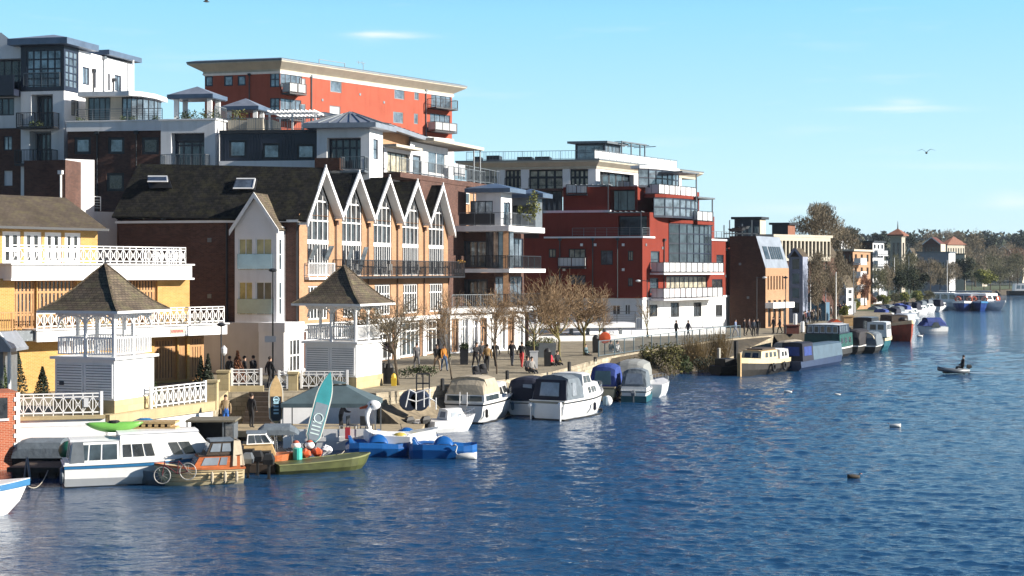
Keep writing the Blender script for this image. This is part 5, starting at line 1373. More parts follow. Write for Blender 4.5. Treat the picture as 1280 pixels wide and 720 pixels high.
pipe(wing, FR, 122, 2, zp0, darkm); pipe(wing, FR, 171, 2, zp0, darkm)
vents(hall, LW, ((262,300),(230,330),(180,345),(262,370)), greym); vents(wh, KL, ((935,372),(925,330)), greym)
# ================================================================ trees
bark = mat('grey_bark', (.10,.075,.05), .9, .3, 4.0); barky = mat('lichen_bark', (.20,.17,.06), .9, .3, 4.0)
twigm = mat('brown_twigs', (.30,.20,.11), .9, .25, 2.0); twigg = mat('grey_twigs', (.20,.16,.105), .9, .25, 1.0); twigo = mat('golden_twigs', (.24,.17,.075), .9, .25, 1.0)
def grow(trunk, crown, rnd, p, d, L, r, lv, maxlv, spread, up, nb, seg=3, sides=5):
    pts = [p.copy()]; q = p.copy(); dd = d.copy()
    for i in range(seg):
        dd = (dd + Vector((rnd.gauss(0,1), rnd.gauss(0,1), rnd.gauss(0,.6)))*.09*(1+lv*.6) + Vector((0,0,up))).normalized()
        q = q + dd*(L/seg); pts.append(q.copy())
    m = trunk if lv <= 1 else crown
    for i in range(seg):
        ra = r*(1-.45*i/seg) if lv < maxlv else r*(1-.8*i/seg); rb = r*(1-.45*(i+1)/seg) if lv < maxlv else r*(1-.8*(i+1)/seg)
        m.tube(pts[i], pts[i+1], max(ra,.009), max(rb,.006), max(3, sides-lv), False)
    if lv >= maxlv: return
    n = nb[lv] if lv < len(nb) else nb[-1]
    for k in range(n):
        f = rnd.uniform(.35, 1.0) if lv else rnd.uniform(.7, 1.0)
        if k == 0: f = 1.0
        i = min(seg-1, int(f*seg)); b = pts[i].lerp(pts[i+1], f*seg-i) if i < seg else pts[-1]
        ang = rnd.uniform(0, 6.283); s = spread*rnd.uniform(.6,1.25)*(.5 if k == 0 else 1)
        ax = dd.cross(Vector((0,0,1)) if abs(dd.z) < .95 else Vector((1,0,0))).normalized(); ay = dd.cross(ax)
        nd = (dd*math.cos(s) + (ax*math.cos(ang)+ay*math.sin(ang))*math.sin(s)).normalized()
        grow(trunk, crown, rnd, b, nd, L*rnd.uniform(.55,.8)*(1.0 if lv else .9), r*(.5 if lv else .42), lv+1, maxlv, spread, up, nb, 3 if lv < 2 else 2, sides)
def bare_tree(px, py, ztop, label, seed, tr=.11, trunk=.36, spread=.62, up=.05, nb=(6,5,5,5), lv=4, tm=barky, cm=twigm, group='bare trees along the promenade', z=2.0, Y=None, width=1.0, cat='tree', name='bare_tree', thick=1.0):
    if Y is None: b = wat(px, py, z)
    else: b = Vector((wx(px,Y), Y, z))
    H = ztop - b.z; rnd = random.Random(seed); T = MB(); K = MB()
    grow(T, K, rnd, Vector((0,0,-.1)), Vector((0,0,1)), H*trunk, tr, 0, lv, spread, up, nb, 4, 7)
    zs = [v.z for v in K.v]; k = (H - H*trunk)/(max(zs)-H*trunk)
    for M_ in (K, T):
        for v in M_.v:
            if v.z > H*trunk: v.z = H*trunk + (v.z-H*trunk)*k
            if M_ is K or v.z > H*trunk*.8: v.x *= width; v.y *= width
    t = thing(name, label, cat, b, group)
    part('trunk', T, tm, t, local=True, fixn=False, smooth=True); part('crown', K, cm, t, local=True, fixn=False)
    return t
bare_tree(498, 481, wz(354,82), 'bare tree just right of the far kiosk, its branches reaching over the shopfront', 11, .10, .42, .75, .05, (8,6,6,5), tm=bark, cm=twigg, width=1.5)
bare_tree(565, 474, wz(352,87), 'slim bare tree left of the pushchair on the promenade', 12, .055, .40, .6, .04, (6,6,6,4), tm=bark, width=1.0)
bare_tree(621, 467, wz(350,91), 'slim bare tree between the walkers in tan and in black', 13, .06, .40, .65, .04, (6,6,6,4), tm=bark, width=1.1)
bare_tree(667, 456, wz(342,98), 'bare tree behind the white notice board', 14, .08, .38, .7, .05, (8,6,6,4), width=1.2)
bare_tree(699, 453, wz(333,102), 'tall bare tree with yellow trunk behind the seated person in red', 15, .12, .32, .7, .09, (9,6,5,5), width=1.35)
bare_tree(731, 444, wz(335,110), 'wide bare tree with reddish twigs beside the orange lifebuoy', 16, .13, .32, .72, .09, (9,6,5,5), width=1.45)
bare_tree(811, 0, wz(368,146), 'small bare tree at the foot of the crimson apartments', 17, .06, .35, .6, .05, (6,5,5), 3, Y=140, cm=twigo)
bare_tree(748, 0, wz(352,120), 'bare tree at the end of the raised walkway', 18, .07, .35, .7, .06, (7,6,6), 3, Y=121)

def bush(name, label, c, r, n, s, m_, cat='bush', stems=0, shape='ball', seed=1, group=None, sm=None):
    rnd = random.Random(seed); t = thing(name, label, cat, Vector(c) - Vector((0,0,r[2])), group)
    m = MB(); 
    for k in range(7):      # uneven clumps
        a = rnd.random()*6.28; o = Vector((math.cos(a)*r[0]*.5, math.sin(a)*r[1]*.5, rnd.uniform(-.5,.5)*r[2])) if shape != 'cone' else Vector()
        leafclump(m, Vector(c)+o, r[0]*(.62 if shape != 'cone' else 1), r[1]*(.62 if shape != 'cone' else 1), r[2]*(.6 if shape != 'cone' else 1), n//7, s, rnd, shape)
    part('foliage', m, m_, t, fixn=False)
    if stems:
        k = MB()
        for _ in range(stems):
            b = Vector(c) + Vector((rnd.uniform(-.6,.6)*r[0], rnd.uniform(-.6,.6)*r[1], -r[2])); e_ = b + Vector((rnd.gauss(0,.35)*r[0], rnd.gauss(0,.35)*r[1], r[2]*rnd.uniform(1.3,2.1)))
            mid = b.lerp(e_, .5)+Vector((rnd.gauss(0,.05),rnd.gauss(0,.05),0)); k.tube(b, mid, .02, .014, 3, False); k.tube(mid, e_, .014, .004, 3, False)
        part('stems', k, sm or twigo, t, fixn=False)
    return t
leafo = mat('leaf_olive', (.13,.12,.025), .8, .35, 2.0)
# the overgrown bank below the walkway fence
m = MB(); bl = [(6.9,107),(10.5,114),(15.5,123),(19.5,130)]; tl_ = [(7.7,110),(11.5,119),(20,137),(27,147)]
for i in range(3):
    m.poly([(bl[i][0]+.5,bl[i][1]-1,-.4),(bl[i+1][0]+.5,bl[i+1][1]-1,-.4),(*bl[i+1],.5),(*bl[i],.5)]); m.poly([(*bl[i],.5),(*bl[i+1],.5),(*tl_[i+1],1.85),(*tl_[i],1.85)])
single('river_bank', m, earth, None, None, kind='structure', fixn=False)
bush('river_bush', 'rounded olive green bush at the water edge below the fence', (wx(825,117),117,1.25), (1.9,1.5,1.45), 2600, .085, leafo, seed=2, stems=30)
bush('river_bush', 'low dark green bush between the olive bush and tawny reeds', (wx(853,120),120,.75), (1.0,.8,.8), 900, .08, leafg, seed=3)
bush('river_reeds', 'tawny twiggy reed clump on the bank below the fence', (wx(868,124),124,1.5), (1.5,1.2,1.5), 500, .06, twigo, seed=4, stems=420, cat='reeds')
bush('river_reeds', 'pale grey straggling reeds beside the white mooring post', (wx(898,127),127,1.8), (1.2,1.2,1.6), 500, .06, twigg, seed=5, stems=300, cat='reeds')
bush('river_bush', 'dark brush under the fence right of the covered boats', (wx(790,113),113,1.0), (1.0,1.0,.9), 800, .07, leafd, seed=6, stems=60)
bush('river_bush', 'dark low brush on the bank at the far end of the fence', (wx(884,121),121,.7), (1.3,.8,.75), 700, .07, leafd, seed=7, stems=60)
# topiary on the pub terrace
def conifer(px, Y, z, w, h, label, m_, seed, name='potted_conifer'): 
    return bush(name, label, (wx(px,Y), Y, z+h/2), (w,w,h/2), 1500, .055, m_, 'conifer', 0, 'cone', seed)
conifer(297, 78.5, 2.4, .58, 1.75, 'russet cone shaped shrub behind the short lattice railing', leafr, 31, 'cone_shrub')
conifer(22, 72.5, 2.1, .62, 2.4, 'dark green conifer left of the near kiosk by the porch', leafd, 32)
conifer(4, 70.2, 2.1, .4, 2.1, 'bright green conifer at the photo edge before the porch', leafg, 33)
conifer(53, 73.5, 2.1, .5, 1.5, 'black green conifer in the pub doorway beside the near kiosk', leafd, 34)
conifer(251, 76.5, 2.1, .45, 1.9, 'left dark conifer at the right end of the oak doors', leafd, 35)
conifer(260, 76.5, 2.1, .45, 2.0, 'right dark conifer at the grey wall end of the oak doors', leafd, 36)
conifer(194, 72, 2.1, .3, .8, 'small green conifer right behind the near kiosk', leafg, 37)
bush('planter_bush', 'low green shrubs in the border beneath the shopfront', (wx(512,87),87,2.4), (1.6,.5,.45), 800, .06, leafg, seed=41)

# ================================================================ walkway fence, piles, street furniture
fence = thing('walkway_fence', 'long blue grey bar fence along the walkway above the bank', 'fence', (7.9,110.5,2))
fp = [(6.6,108.6),(8.0,111.2),(11.7,119.3),(20.1,137.2),(22.5,140.5)]
fbm = mat('fence_blue_grey', (.10,.15,.18), .5, .1)
for a_, b_ in zip(fp[:-1], fp[1:]):
    d_ = Vector((b_[0]-a_[0], b_[1]-a_[1])); P_ = PL(org=(*a_,0), az=math.degrees(math.atan2(d_.x, d_.y)))
    m = P_.mb(); railing(m, P_, 0, d_.length, 2.0, 1.25, 'bars', gap=.22, post=2.2, w=.07); 
    part('panel', m, fbm, fence, fixn=False)
def mooring(px, py0, py1, w, mt, label, cap=None, z=None):
    Y = F*(HC-1.98)/(py1-CY) if z is None else F*(HC-z)/(py1-CY); x = wx(px,Y); m = MB(); zt = wz(py0,Y)
    m.tube((x,Y,(1.98 if z is None else z)-.0),(x,Y,zt-.04),w,w,8); m.tube((x,Y,zt-.04),(x,Y,zt),w,w*.6,8)
    return single('mooring_post', m, mt, label, 'post', loc=(x,Y,2), group='mooring posts along the quay')
mooring(553,473,488,.11,black,'black mooring post behind the covered cream cruiser stern')
mooring(634,463,474,.11,black,'black mooring post behind the navy covered boat')
mooring(711.5,452,466,.11,black,'black mooring post in front of the person in red')
mooring(744,446,452,.12,black,'black mooring post above the blue canopy boat')
mooring(898.5,435,461,.16,mat('pale_post',(.45,.43,.38),.7),'pale grey mooring post beside the reeds',z=0)
mooring(920,426,462,.2,black,'thick black mooring post with white collar by the beige barge',z=0)
# lamp posts
def lamppost(px, Y, ytop, label, arm=0.0, z=2.0, globe=False, sign=None, r=.05, banner=None):
    x = wx(px,Y); t = thing('lamp_post', label, 'lamp post', (x,Y,z), 'lamp posts along the promenade'); zt = wz(ytop,Y)
    m = MB(); m.tube((x,Y,z),(x,Y,z+.9),r*1.6,r*1.5,8); m.tube((x,Y,z+.9),(x,Y,zt),r,r*.75,8); part('post', m, darkm, t)
    if arm:
        m = MB(); m.tube((x,Y,zt-.1),(x+arm,Y,zt-.02),.035,n=6); part('arm', m, darkm, t); hx = x+arm
    else: hx = x
    m = MB()
    if globe: m.lathe((hx,Y,zt-.1), [(.05,0),(.16,.12),(.17,.38),(.02,.55)], 8)
    else: m.ball((hx,Y,zt-.08),.16,1.6,1,.7,8,5)
    part('lamp_head', m, frost if globe or arm else darkm, t)
    if sign: 
        m = MB(); zs = wz(sign[2],Y); m.box(wx(sign[0],Y),wx(sign[1],Y),Y-.05,Y-.02,zs-.35,zs); part('sign', m, frost if not banner else banner, t, fixn=False)
    return t
lamppost(341, 82, 336, 'tall black lamp post with white sign in front of the pale bay', sign=(331,345,420))
lamppost(276.5, 79, 404, 'dark slim post beside the grey beige wall')
lamppost(280, 78.2, 442, 'short lamp with white lantern on the brown stone pillar', globe=True, z=3.15, r=.03)
lamppost(809, 142, 350, 'lamp post with short arm before the crimson apartments', arm=-.9)
lamppost(946, 150, 346, 'lamp post with arm in front of the brown brick warehouse', arm=.8)
lamppost(982, 150, 346, 'dark lamp post in front of the warehouse right corner')
lamppost(486, 84, 428, 'signpost with small purple plate beside the far kiosk', sign=(482,490.5,428.5), banner=mat('purple_sign',(.12,.08,.25),.5))
lamppost(1161, 330, 322, 'tall pale mast on the far bank among the trees')
# other furniture
def boxthing(name, cat, label, px, py, w, h, mt, d=None, z=1.98, top=None, tm_=None):
    p = wat(px, py, z); d = d or w; m = MB(); x, Y = p.x, p.y
    m.hexa([(x-w/2*.9,Y,z),(x+w/2*.9,Y,z),(x+w/2*.9,Y+d,z),(x-w/2*.9,Y+d,z),(x-w/2,Y-.03,z+h),(x+w/2,Y-.03,z+h),(x+w/2,Y+d,z+h),(x-w/2,Y+d,z+h)])
    t = thing(name, label, cat, p); part('body', m, mt, t, fixn=False)
    m = MB()
    if top == 'plant': leafclump(m, (x,Y+d/2,z+h+.15), w*.55, d*.5, .3, 400, .06, random.Random(px), 'ball'); part('plant', m, tm_ or leafg, t, fixn=False)
    elif top == 'dome': m.lathe((x,Y+d/2,z+h), [(w*.5,0),(w*.47,.1),(w*.3,.22),(.02,.27)], 10); part('lid', m, mt, t)
    else: m.box(x-w/2-.03,x+w/2+.03,Y-.06,Y+d+.03,z+h+.002,z+h+.06); part('rim', m, mt, t, fixn=False)
    return t
boxthing('litter_bin','litter bin','first black litter bin right of the far kiosk',479,480,.5,.95,black,top='dome')
boxthing('litter_bin','litter bin','second black litter bin right of the far kiosk, nearer the tree',486,480,.5,.95,black,top='dome')
boxthing('litter_bin','litter bin','black litter bin beside the person in red',684.5,458,.5,1.0,black,top='dome')
boxthing('litter_bin','litter bin','black litter bin by the orange lifebuoy',745,441,.55,1.15,black,top='dome')
boxthing('planter','planter','dark tall planter with greenery beside the shop columns',580,456,.6,1.1,darkm,top='plant')
boxthing('planter','planter','large grey planter with long grass behind the trees',683,447,1.5,1.1,greym,.8,top='plant',tm_=leafy)
boxthing('planter','planter','dark square planter with shrub left of the grass planter',665,450,1.0,1.0,darkm,.8,top='plant')
boxthing('notice_board','notice board','white upright notice board by the seated person in black',667.5,461,.55,1.15,frost,.12)
boxthing('planter','planter','cream planter box on the shopfront pavement',556,461,.8,.7,cream,.5,top='plant')
boxthing('gas_bottle','gas bottle','yellow gas bottle on the quay beside the first bare tree',492,482.5,.3,.45,mat('yellow_paint',(.6,.4,.03),.5),.3,top='dome')
# lifebuoy on its post
p = wat(756, 444, 1.98); t = thing('lifebuoy_stand', 'orange lifebuoy housing on a post above the quay', 'lifebuoy', p)
m = MB(); m.tube((p.x,p.y,1.98),(p.x,p.y,4.0),.05,n=6); part('post', m, darkm, t)
orange = mat('orange_plastic', (.62,.10,.03), .45, .1)
m = MB(); m.M = Matrix.Translation((p.x,p.y-.1,3.35)) @ Matrix.Rotation(R(90),4,'X'); m.lathe((0,0,0), [(.42,-.08),(.46,0),(.42,.1),(.05,.14)], 16); part('lifebuoy', m, orange, t)
# dark crates with white handrails on the quay slope
t = thing('ramp_handrail', 'white tubular handrail on the stone ramp above the small white boat', 'handrail', wat(520,510,.8))
def P2(px, py, Y): return Vector((wx(px,Y), Y, wz(py,Y)))
m = MB(); Yr = 74.5
for a_, b_ in (((507,509),(512,487)),((520,512),(520,491)),((530,509),(530,487)),((512,487),(520,491)),((520,491),(536,486)),((510,499),(520,502)),((520,502),(536,497)),((536,497),(545,502)),((537,509),(537,486)),((545,512),(545,497))):
    m.tube(P2(*a_,Yr), P2(*b_,Yr), .03, n=5)
part('rail', m, white, t)
m = MB(); 
for k in range(2): m.M = Matrix.Translation((wx(512+k*13,76.6),76.6,.85+.75)) @ Matrix.Rotation(R(90),4,'X'); m.lathe((0,0,-.5), [(.5,0),(.55,.1),(.55,.9),(.5,1.0)], 14)
single('water_tank', m, mat('tank_navy',(.02,.03,.06),.4), 'dark rounded tanks behind the white handrail', 'tank', loc=(wx(518,76.6),76.6,1), group=None)
m = MB(); zz = 2.0; xa, xb, Yc = wx(520,77), wx(536,77), 77.2
for x in (xa, (xa+xb)/2, xb):
    m.bar((x,Yc,1.98),(x,Yc,wz(468,77)),.04); m.bar((x,Yc+.5,1.98),(x,Yc+.5,wz(468,77)),.04)
for z in (wz(468,77), wz(480,77)): m.bar((xa,Yc,z),(xb,Yc,z),.04); m.bar((xa,Yc+.5,z),(xb,Yc+.5,z),.04)
single('trolley_cage', m, darkm, 'black wire trolley frame above the dark tanks', 'trolley', loc=(xa,Yc,2), fixn=False)
m = MB(); m.poly([(-7.2,76.5,1.3),(-3.9,81.7,1.3),(-2.9,80.6,.15),(-5.4,74.2,.15)]); m.poly([(-5.4,74.2,.15),(-2.9,80.6,.15),(-2.9,80.6,-.8),(-5.4,74.2,-.8)]); m.poly([(-7.2,76.5,1.3),(-5.4,74.2,.15),(-5.4,74.2,-.8),(-7.2,76.5,-.8)])
single('stone_ramp', m, mat('ramp_earth', (.26,.21,.14), .9, .3, 2.0), 'sloping stone ramp from promenade to water by the small white boat', 'ramp', loc=(-5,76,0), fixn=False)
# ================================================================ boats: x forward from the transom, y to port, z up from the water
gel = mat('white_gelcoat', (.80,.80,.79), .3, .05, 1.5, stain=.12); gelc = mat('cream_gelcoat', (.70,.58,.36), .35, .08, 1.5, stain=.15)
bluestripe = mat('blue_stripe', (.03,.16,.34), .35, .08); navyc = mat('navy_canvas', (.010,.014,.035), .8, .2, 2); greyc = mat('grey_canvas', (.13,.16,.19), .85, .15, 2, bump=.4, bscale=6)
beigec = mat('beige_canvas', (.42,.36,.27), .85, .12, 2, bump=.4, bscale=6); bluec = mat('blue_canvas', (.02,.05,.24), .8, .2, 2, bump=.4, bscale=6)
bluep = mat('pedalo_blue', (.012,.10,.33), .3, .1, 2); tealp = mat('teal_paint', (.02,.12,.15), .4, .15); orangew = mat('varnished_orange_wood', (.52,.15,.05), .35, .2, 5, stretch=(.4,3,3))
clearv = glassmat('clear_plastic_window', (.35,.38,.42), .2, metal=.3, var=.5); olive = mat('olive_alloy', (.095,.11,.035), .5, .25, 1.5, stain=.3); hulld = mat('tarred_hull', (.02,.018,.016), .6, .3)
greenp = mat('kayak_green', (.16,.42,.08), .35, .1); chrome = mat('steel_tube', (.5,.5,.5), .25, .1, metal=.8); greenb = mat('green_boat_paint', (.02,.10,.085), .4, .2); paleblue = mat('pale_blue_cover', (.07,.12,.17), .7, .12, 1)
rust = mat('red_oxide', (.34,.06,.025), .6, .25, 1.5); yellowp = mat('yellow_plastic', (.55,.42,.08), .4, .15)
class Boat:
    def __init__(s, name, label, cat, loc, az, group=None):
        s.t = thing(name, label, cat, (loc[0], loc[1], 0), group, rz=R(90-az)); s.sx = 1
    def P(s, name, m, mt, label=None, smooth=False, parent=None): return part(name, m, mt, parent or s.t, label, smooth, local=True)
    def hb(s, u, full=.42, tr=.86, p=2.2):       # half breadth factor along the hull
        return tr + (1-tr)*min(1, u/full) if u < full else max(.015, (1-((u-full)/(1-full))**p))
    def hull(s, L, B, D, mt, sheer=.25, rake=.12, full=.42, tr=.86, chine=.8, name='hull', p=2.2, stern_up=0, n=12, deckm=None):
        s.L, s.B, s.D, s.sh, s.rk, s.full, s.tr, s.pp = L, B, D, sheer, rake, full, tr, p
        m = MB(); rr = []
        for i in range(n+1):
            u = i/n; h = s.hb(u, full, tr, p)*B/2; z = D*(1+sheer*u*u)+stern_up*(1-u)**3; x = u*L; xr = L*(u if u < .6 else u-rake*((u-.6)/.4)**2)
            rr.append([(x, h, z), (x-(x-xr)*.45, h*(chine+.12*(1-u)), .35*z), (xr, h*chine*.8, -.05), (xr, 0, -.3), (xr, -h*chine*.8, -.05), (x-(x-xr)*.45, -h*(chine+.12*(1-u)), .35*z), (x, -h, z)])
        m.rings(rr, True, True)
        return s.P(name, m, mt)
    def z(s, u): return s.D*(1+s.sh*u*u)
    def band(s, z0, z1, mt, name='stripe', out=.015, u0=0, u1=1, n=12):
        m = MB()
        for sg in (1,-1):
            rr = []
            for i in range(n+1):
                u = u0+(u1-u0)*i/n; h = s.hb(u,s.full,s.tr,s.pp)*s.B/2; z = s.z(u)
                rr.append([(u*s.L, sg*(h*(.985 if z0 < .8 else 1)+out), z*z0), (u*s.L, sg*(h+out), z*z1), (u*s.L, sg*(h-.02), z*z1), (u*s.L, sg*(h-.06), z*z0)])
            m.rings(rr, True, True)
        if u0 == 0: h = s.hb(0,s.full,s.tr,s.pp)*s.B/2; m.box(-out, .02, -h-out, h+out, s.D*z0, s.D*z1)
        return s.P(name, m, mt)
    def house(s, x0, x1, w0, w1, z0, z1, mt, rakef=.3, raker=.05, tum=.12, name='cabin', roofm=None, crown=.06):
        """cabin: x0 aft, x1 forward; w0,w1 widths aft and forward"""
        m = MB(); a, b = x0+raker, x1-rakef; t0, t1 = w0/2*(1-tum), w1/2*(1-tum)
        m.hexa([(x0,-w0/2,z0),(x1,-w1/2,z0),(x1,w1/2,z0),(x0,w0/2,z0),(a,-t0,z1),(b,-t1,z1),(b,t1,z1),(a,t0,z1)])
        o = s.P(name, m, mt)
        if roofm is not None or crown:
            m = MB(); m.rings([[(a-.06,-t0-.04,z1),(a-.06,-t0*.6,z1+crown),(a-.06,t0*.6,z1+crown),(a-.06,t0+.04,z1)],[(b+.05,-t1-.04,z1),(b+.05,-t1*.6,z1+crown),(b+.05,t1*.6,z1+crown),(b+.05,t1+.04,z1)]])
            s.P('cabin_roof', m, roofm or mt)
        s.hs = (x0,x1,w0,w1,z0,z1,rakef,raker,tum); return o
    def wins(s, fr, z0f, z1f, mt, name='window', sides=(1,-1), front=None, back=None, frame=None):
        x0,x1,w0,w1,z0,z1,rf,rr_,tum = s.hs
        def pt(u, f, sg, o):
            za = z0+(z1-z0)*f; xa = x0+rr_*f; xb = x1-rf*f; x = xa+(xb-xa)*u; w = (w0+(w1-w0)*u)/2*(1-tum*f)+o; return (x, sg*w, za)
        for (u0, u1) in fr:
            for sg in sides:
                m = MB(); m.hexa([pt(u0,z0f,sg,-.01),pt(u1,z0f,sg,-.01),pt(u1,z1f,sg,-.01),pt(u0,z1f,sg,-.01),pt(u0,z0f,sg,.02),pt(u1,z0f,sg,.02),pt(u1,z1f,sg,.02),pt(u0,z1f,sg,.02)]); s.P(name, m, mt)
        for which, rng in (('f', front), ('b', back)):
            for (v0, v1) in (rng or []):
                def q(v, f, o):
                    w = (w1 if which == 'f' else w0)*(1-tum*f)/2; x = (x1-rf*f+o) if which == 'f' else (x0+rr_*f-o); return (x, w*v, z0+(z1-z0)*f)
                m = MB(); m.hexa([q(v0,z0f,-.01),q(v1,z0f,-.01),q(v1,z1f,-.01),q(v0,z1f,-.01),q(v0,z0f,.02),q(v1,z0f,.02),q(v1,z1f,.02),q(v0,z1f,.02)]); s.P(name, m, mt)
    def canopy(s, x0, x1, w, z0, z1, mt, bulge=.25, aft=.25, fore=.35, name='canopy', n=6, w1=None):
        """cloth cover with rounded shoulders, sloping ends"""
        m = MB(); w1 = w1 or w; rr = []
        for u, f in ((0,0),(.0,.55),(.06,.9),(.2,1),(.8,1),(.93,.88),(1,.5),(1,0)):
            x = x0+(x1-x0)*u + (aft*f if u < .1 else 0) - (fore*f if u > .9 else 0); ww = (w+(w1-w)*u)/2; zt = z0+(z1-z0)*max(f,.02)
            rr.append([(x,-ww,z0),(x,-ww*.98,z0+(zt-z0)*.55),(x,-ww*.86,z0+(zt-z0)*.88),(x,-ww*.5,z0+(zt-z0)*1.0),(x,0,z0+(zt-z0)*1.04),(x,ww*.5,z0+(zt-z0)*1.0),(x,ww*.86,z0+(zt-z0)*.88),(x,ww*.98,z0+(zt-z0)*.55),(x,ww,z0)])
        m.rings(rr, True, True); return s.P(name, m, mt, smooth=False)
    def patch(s, pts, mt, name='window', th=.025, parent=None, label=None):
        a, b, c, d = [Vector(p) for p in pts]; n = (b-a).cross(c-a).normalized()*th; m = MB(); m.hexa([a-n,b-n,c-n,d-n,a+n,b+n,c+n,d+n]); return s.P(name, m, mt, label)
    def rail(s, u0, u1, h, mt=None, n=6, sides=(1,-1), name='guard_rail', inset=.06):
        m = MB()
        for sg in sides:
            pr_ = None
            for i in range(n+1):
                u = u0+(u1-u0)*i/n; hb_ = max(0,s.hb(u,s.full,s.tr,s.pp)*s.B/2-inset); p = Vector((u*s.L, sg*hb_, s.z(u))); q = p+Vector((0,0,h)); m.tube(p, q, .014, n=4)
                if pr_ is not None: m.tube(pr_, q, .016, n=4)
                pr_ = q
        return s.P(name, m, mt or chrome)
    def fender(s, x, sg, r=.09, l=.45, mt=None, z=None):
        u = x/s.L; y = sg*(s.hb(u,s.full,s.tr,s.pp)*s.B/2+r); z = z if z is not None else s.z(u)*.5; m = MB(); m.lathe((x,y,z-l/2), [(.02,0),(r,.08),(r,l-.08),(.02,l)], 8); return s.P('fender', m, mt or navyc)
    def outboard(s, x=-.1, y=0, z=.55, k=1, mt=None):
        m = MB(); m.rings([[(x-.42*k,y-.14*k,z),(x+.1*k,y-.16*k,z),(x+.1*k,y+.16*k,z),(x-.42*k,y+.14*k,z)],[(x-.48*k,y-.16*k,z+.22*k),(x+.1*k,y-.17*k,z+.25*k),(x+.1*k,y+.17*k,z+.25*k),(x-.48*k,y+.16*k,z+.22*k)],[(x-.34*k,y-.11*k,z+.42*k),(x+.02*k,y-.12*k,z+.44*k),(x+.02*k,y+.12*k,z+.44*k),(x-.34*k,y+.11*k,z+.42*k)]])
        o = s.P('outboard_motor', m, mt or black); m = MB(); m.box(x-.24*k,x-.06*k,y-.05*k,y+.05*k,-.35,z); m.box(x-.36*k,x+.02*k,y-.02,y+.02,-.1,-.05); part('drive_leg', m, mt or black, o, local=True)
        return o
def W(px, py): p = wat(px, py, 0); return (p.x, p.y)

# near motorboat at the photo edge
b = Boat('motor_boat', 'white motorboat bow with blue line, cut by the photo edge', 'motorboat', (-21.6, 48.3), 66)
b.hull(5.0, 2.0, .95, gel, .30, .16); b.band(.80, .98, bluestripe, 'stripe'); b.house(1.2, 3.75, 1.5, 1.0, 1.0, 1.6, gel, .55, .1); b.wins([(.08,.46),(.52,.94)], .25, .85, gsky, front=[(-.8,-.05),(.05,.8)])
b.fender(3.2, -1, .05)
# long white and blue river cruiser with kayak
b = Boat('river_cruiser', 'long white river cruiser with blue stripe and glazed wheelhouse', 'river cruiser', (wx(82,57.2), 56.9), 69)
b.hull(6.6, 2.3, .86, gel, .22, .12, .5, .8, .85, stern_up=.12); b.band(.84, .97, bluestripe); b.band(.985, 1.03, gel, 'rubbing_strake', .05); b.band(-.02,.04, hulld, 'waterline', .012)
b.house(.15, 2.1, 1.8, 1.9, .86, 1.78, gel, .02, .12, .06, name='wheelhouse', roofm=gel); b.wins([(.20,.36),(.40,.62),(.66,.95)], .20, .86, gmid, back=[(-.8,-.1),(.1,.8)])
b.house(2.12, 6.1, 1.9, 1.5, .86, 2.0, gel, .9, .0, .06, roofm=gel); b.wins([(.03,.12),(.14,.25),(.27,.36)], .22, .66, gdark); b.wins([(.56,.66),(.68,.80)], .22, .66, gdark)
b.patch([(.2,-.93,.95),(.75,-.93,.95),(.7,-.88,1.75),(.3,-.88,1.75)], greym, 'canvas_screen')
m = MB(); m.torus((-.08,-.55,.45), .26, .085, (1,0,0)); b.P('tyre_fender', m, greym)
b.rail(.80, .99, .4)
rb = random.Random(4)
def kayak(name, label, p, az, L, w, mt, tilt=0, seat=True, cat='kayak'):
    t = thing(name, label, cat, p, rz=R(90-az)); m = MB(); rr = []
    for i in range(13):
        u = i/12; k = max(.03, math.sin(math.pi*u)**.6); x = (u-.5)*L; z = .10*(2*u-1)**2
        rr.append([(x, w/2*k*math.cos(a), z+.13*k*math.sin(a)+.13) for a in [2*math.pi*j/8 for j in range(8)]])
    m.rings(rr); part('hull', m, mt, t, smooth=True, local=True)
    if seat: m = MB(); m.lathe((0,0,.20), [(w*.3,0),(w*.36,.07),(w*.3,.09)], 10); part('cockpit', m, black, t, local=True)
    return t
kayak('kayak', 'lime green kayak lying on the wheelhouse roof of the white cruiser', (wx(142,58), 58.1, 1.95), 76, 2.3, .62, greenp).scale = (1,1,1.7)
def prop(name, cat, label, mb, mats, loc, **k): return single(name, mb, mats, label, cat, loc=loc, fixn=True, **k)
m = MB(); Yq = 59.2
m.lathe((0,0,0), [(.9,0),(.95,.2),(.7,.5),(.25,.66)], 12); m2 = MB(); m2.M = Matrix.Translation((wx(181,Yq),Yq,1.75)) @ Matrix.Diagonal((1.0,.6,1.0,1)); m2.lathe((0,0,0), [(.62,0),(.68,.25),(.5,.55),(.2,.68)], 12)
prop('dome_tent', 'tent', 'small blue dome tent behind the white cruiser roof', m2, bluestripe, (wx(181,Yq),Yq,1.75))
m = MB()
for i in range(6): m.box(wx(172+i*8,58.9), wx(172+i*8,58.9)+.14, 58.5, 59.3, 2.14, 2.24)
for z in (2.02, 2.26): m.box(wx(170,58.9), wx(222,58.9), 58.5, 59.3, z, z+.1)
prop('wooden_pallet', 'pallet', 'weathered wooden pallet on the cruiser roof beside the blue tent', m, woodl, (wx(196,58.9),58.9,2.0))
m = MB(); m.box(-1.2,1.2,-1.3,1.3,.1,.35); m.box(-.9,.9,-.9,.9,.35,1.9); m.M = None
p_ = (wx(205,59.6),59.8,0); prop('storage_raft','raft','low dark storage raft carrying the tent and pallet behind the cruiser', m, woodd, p_, local=True)
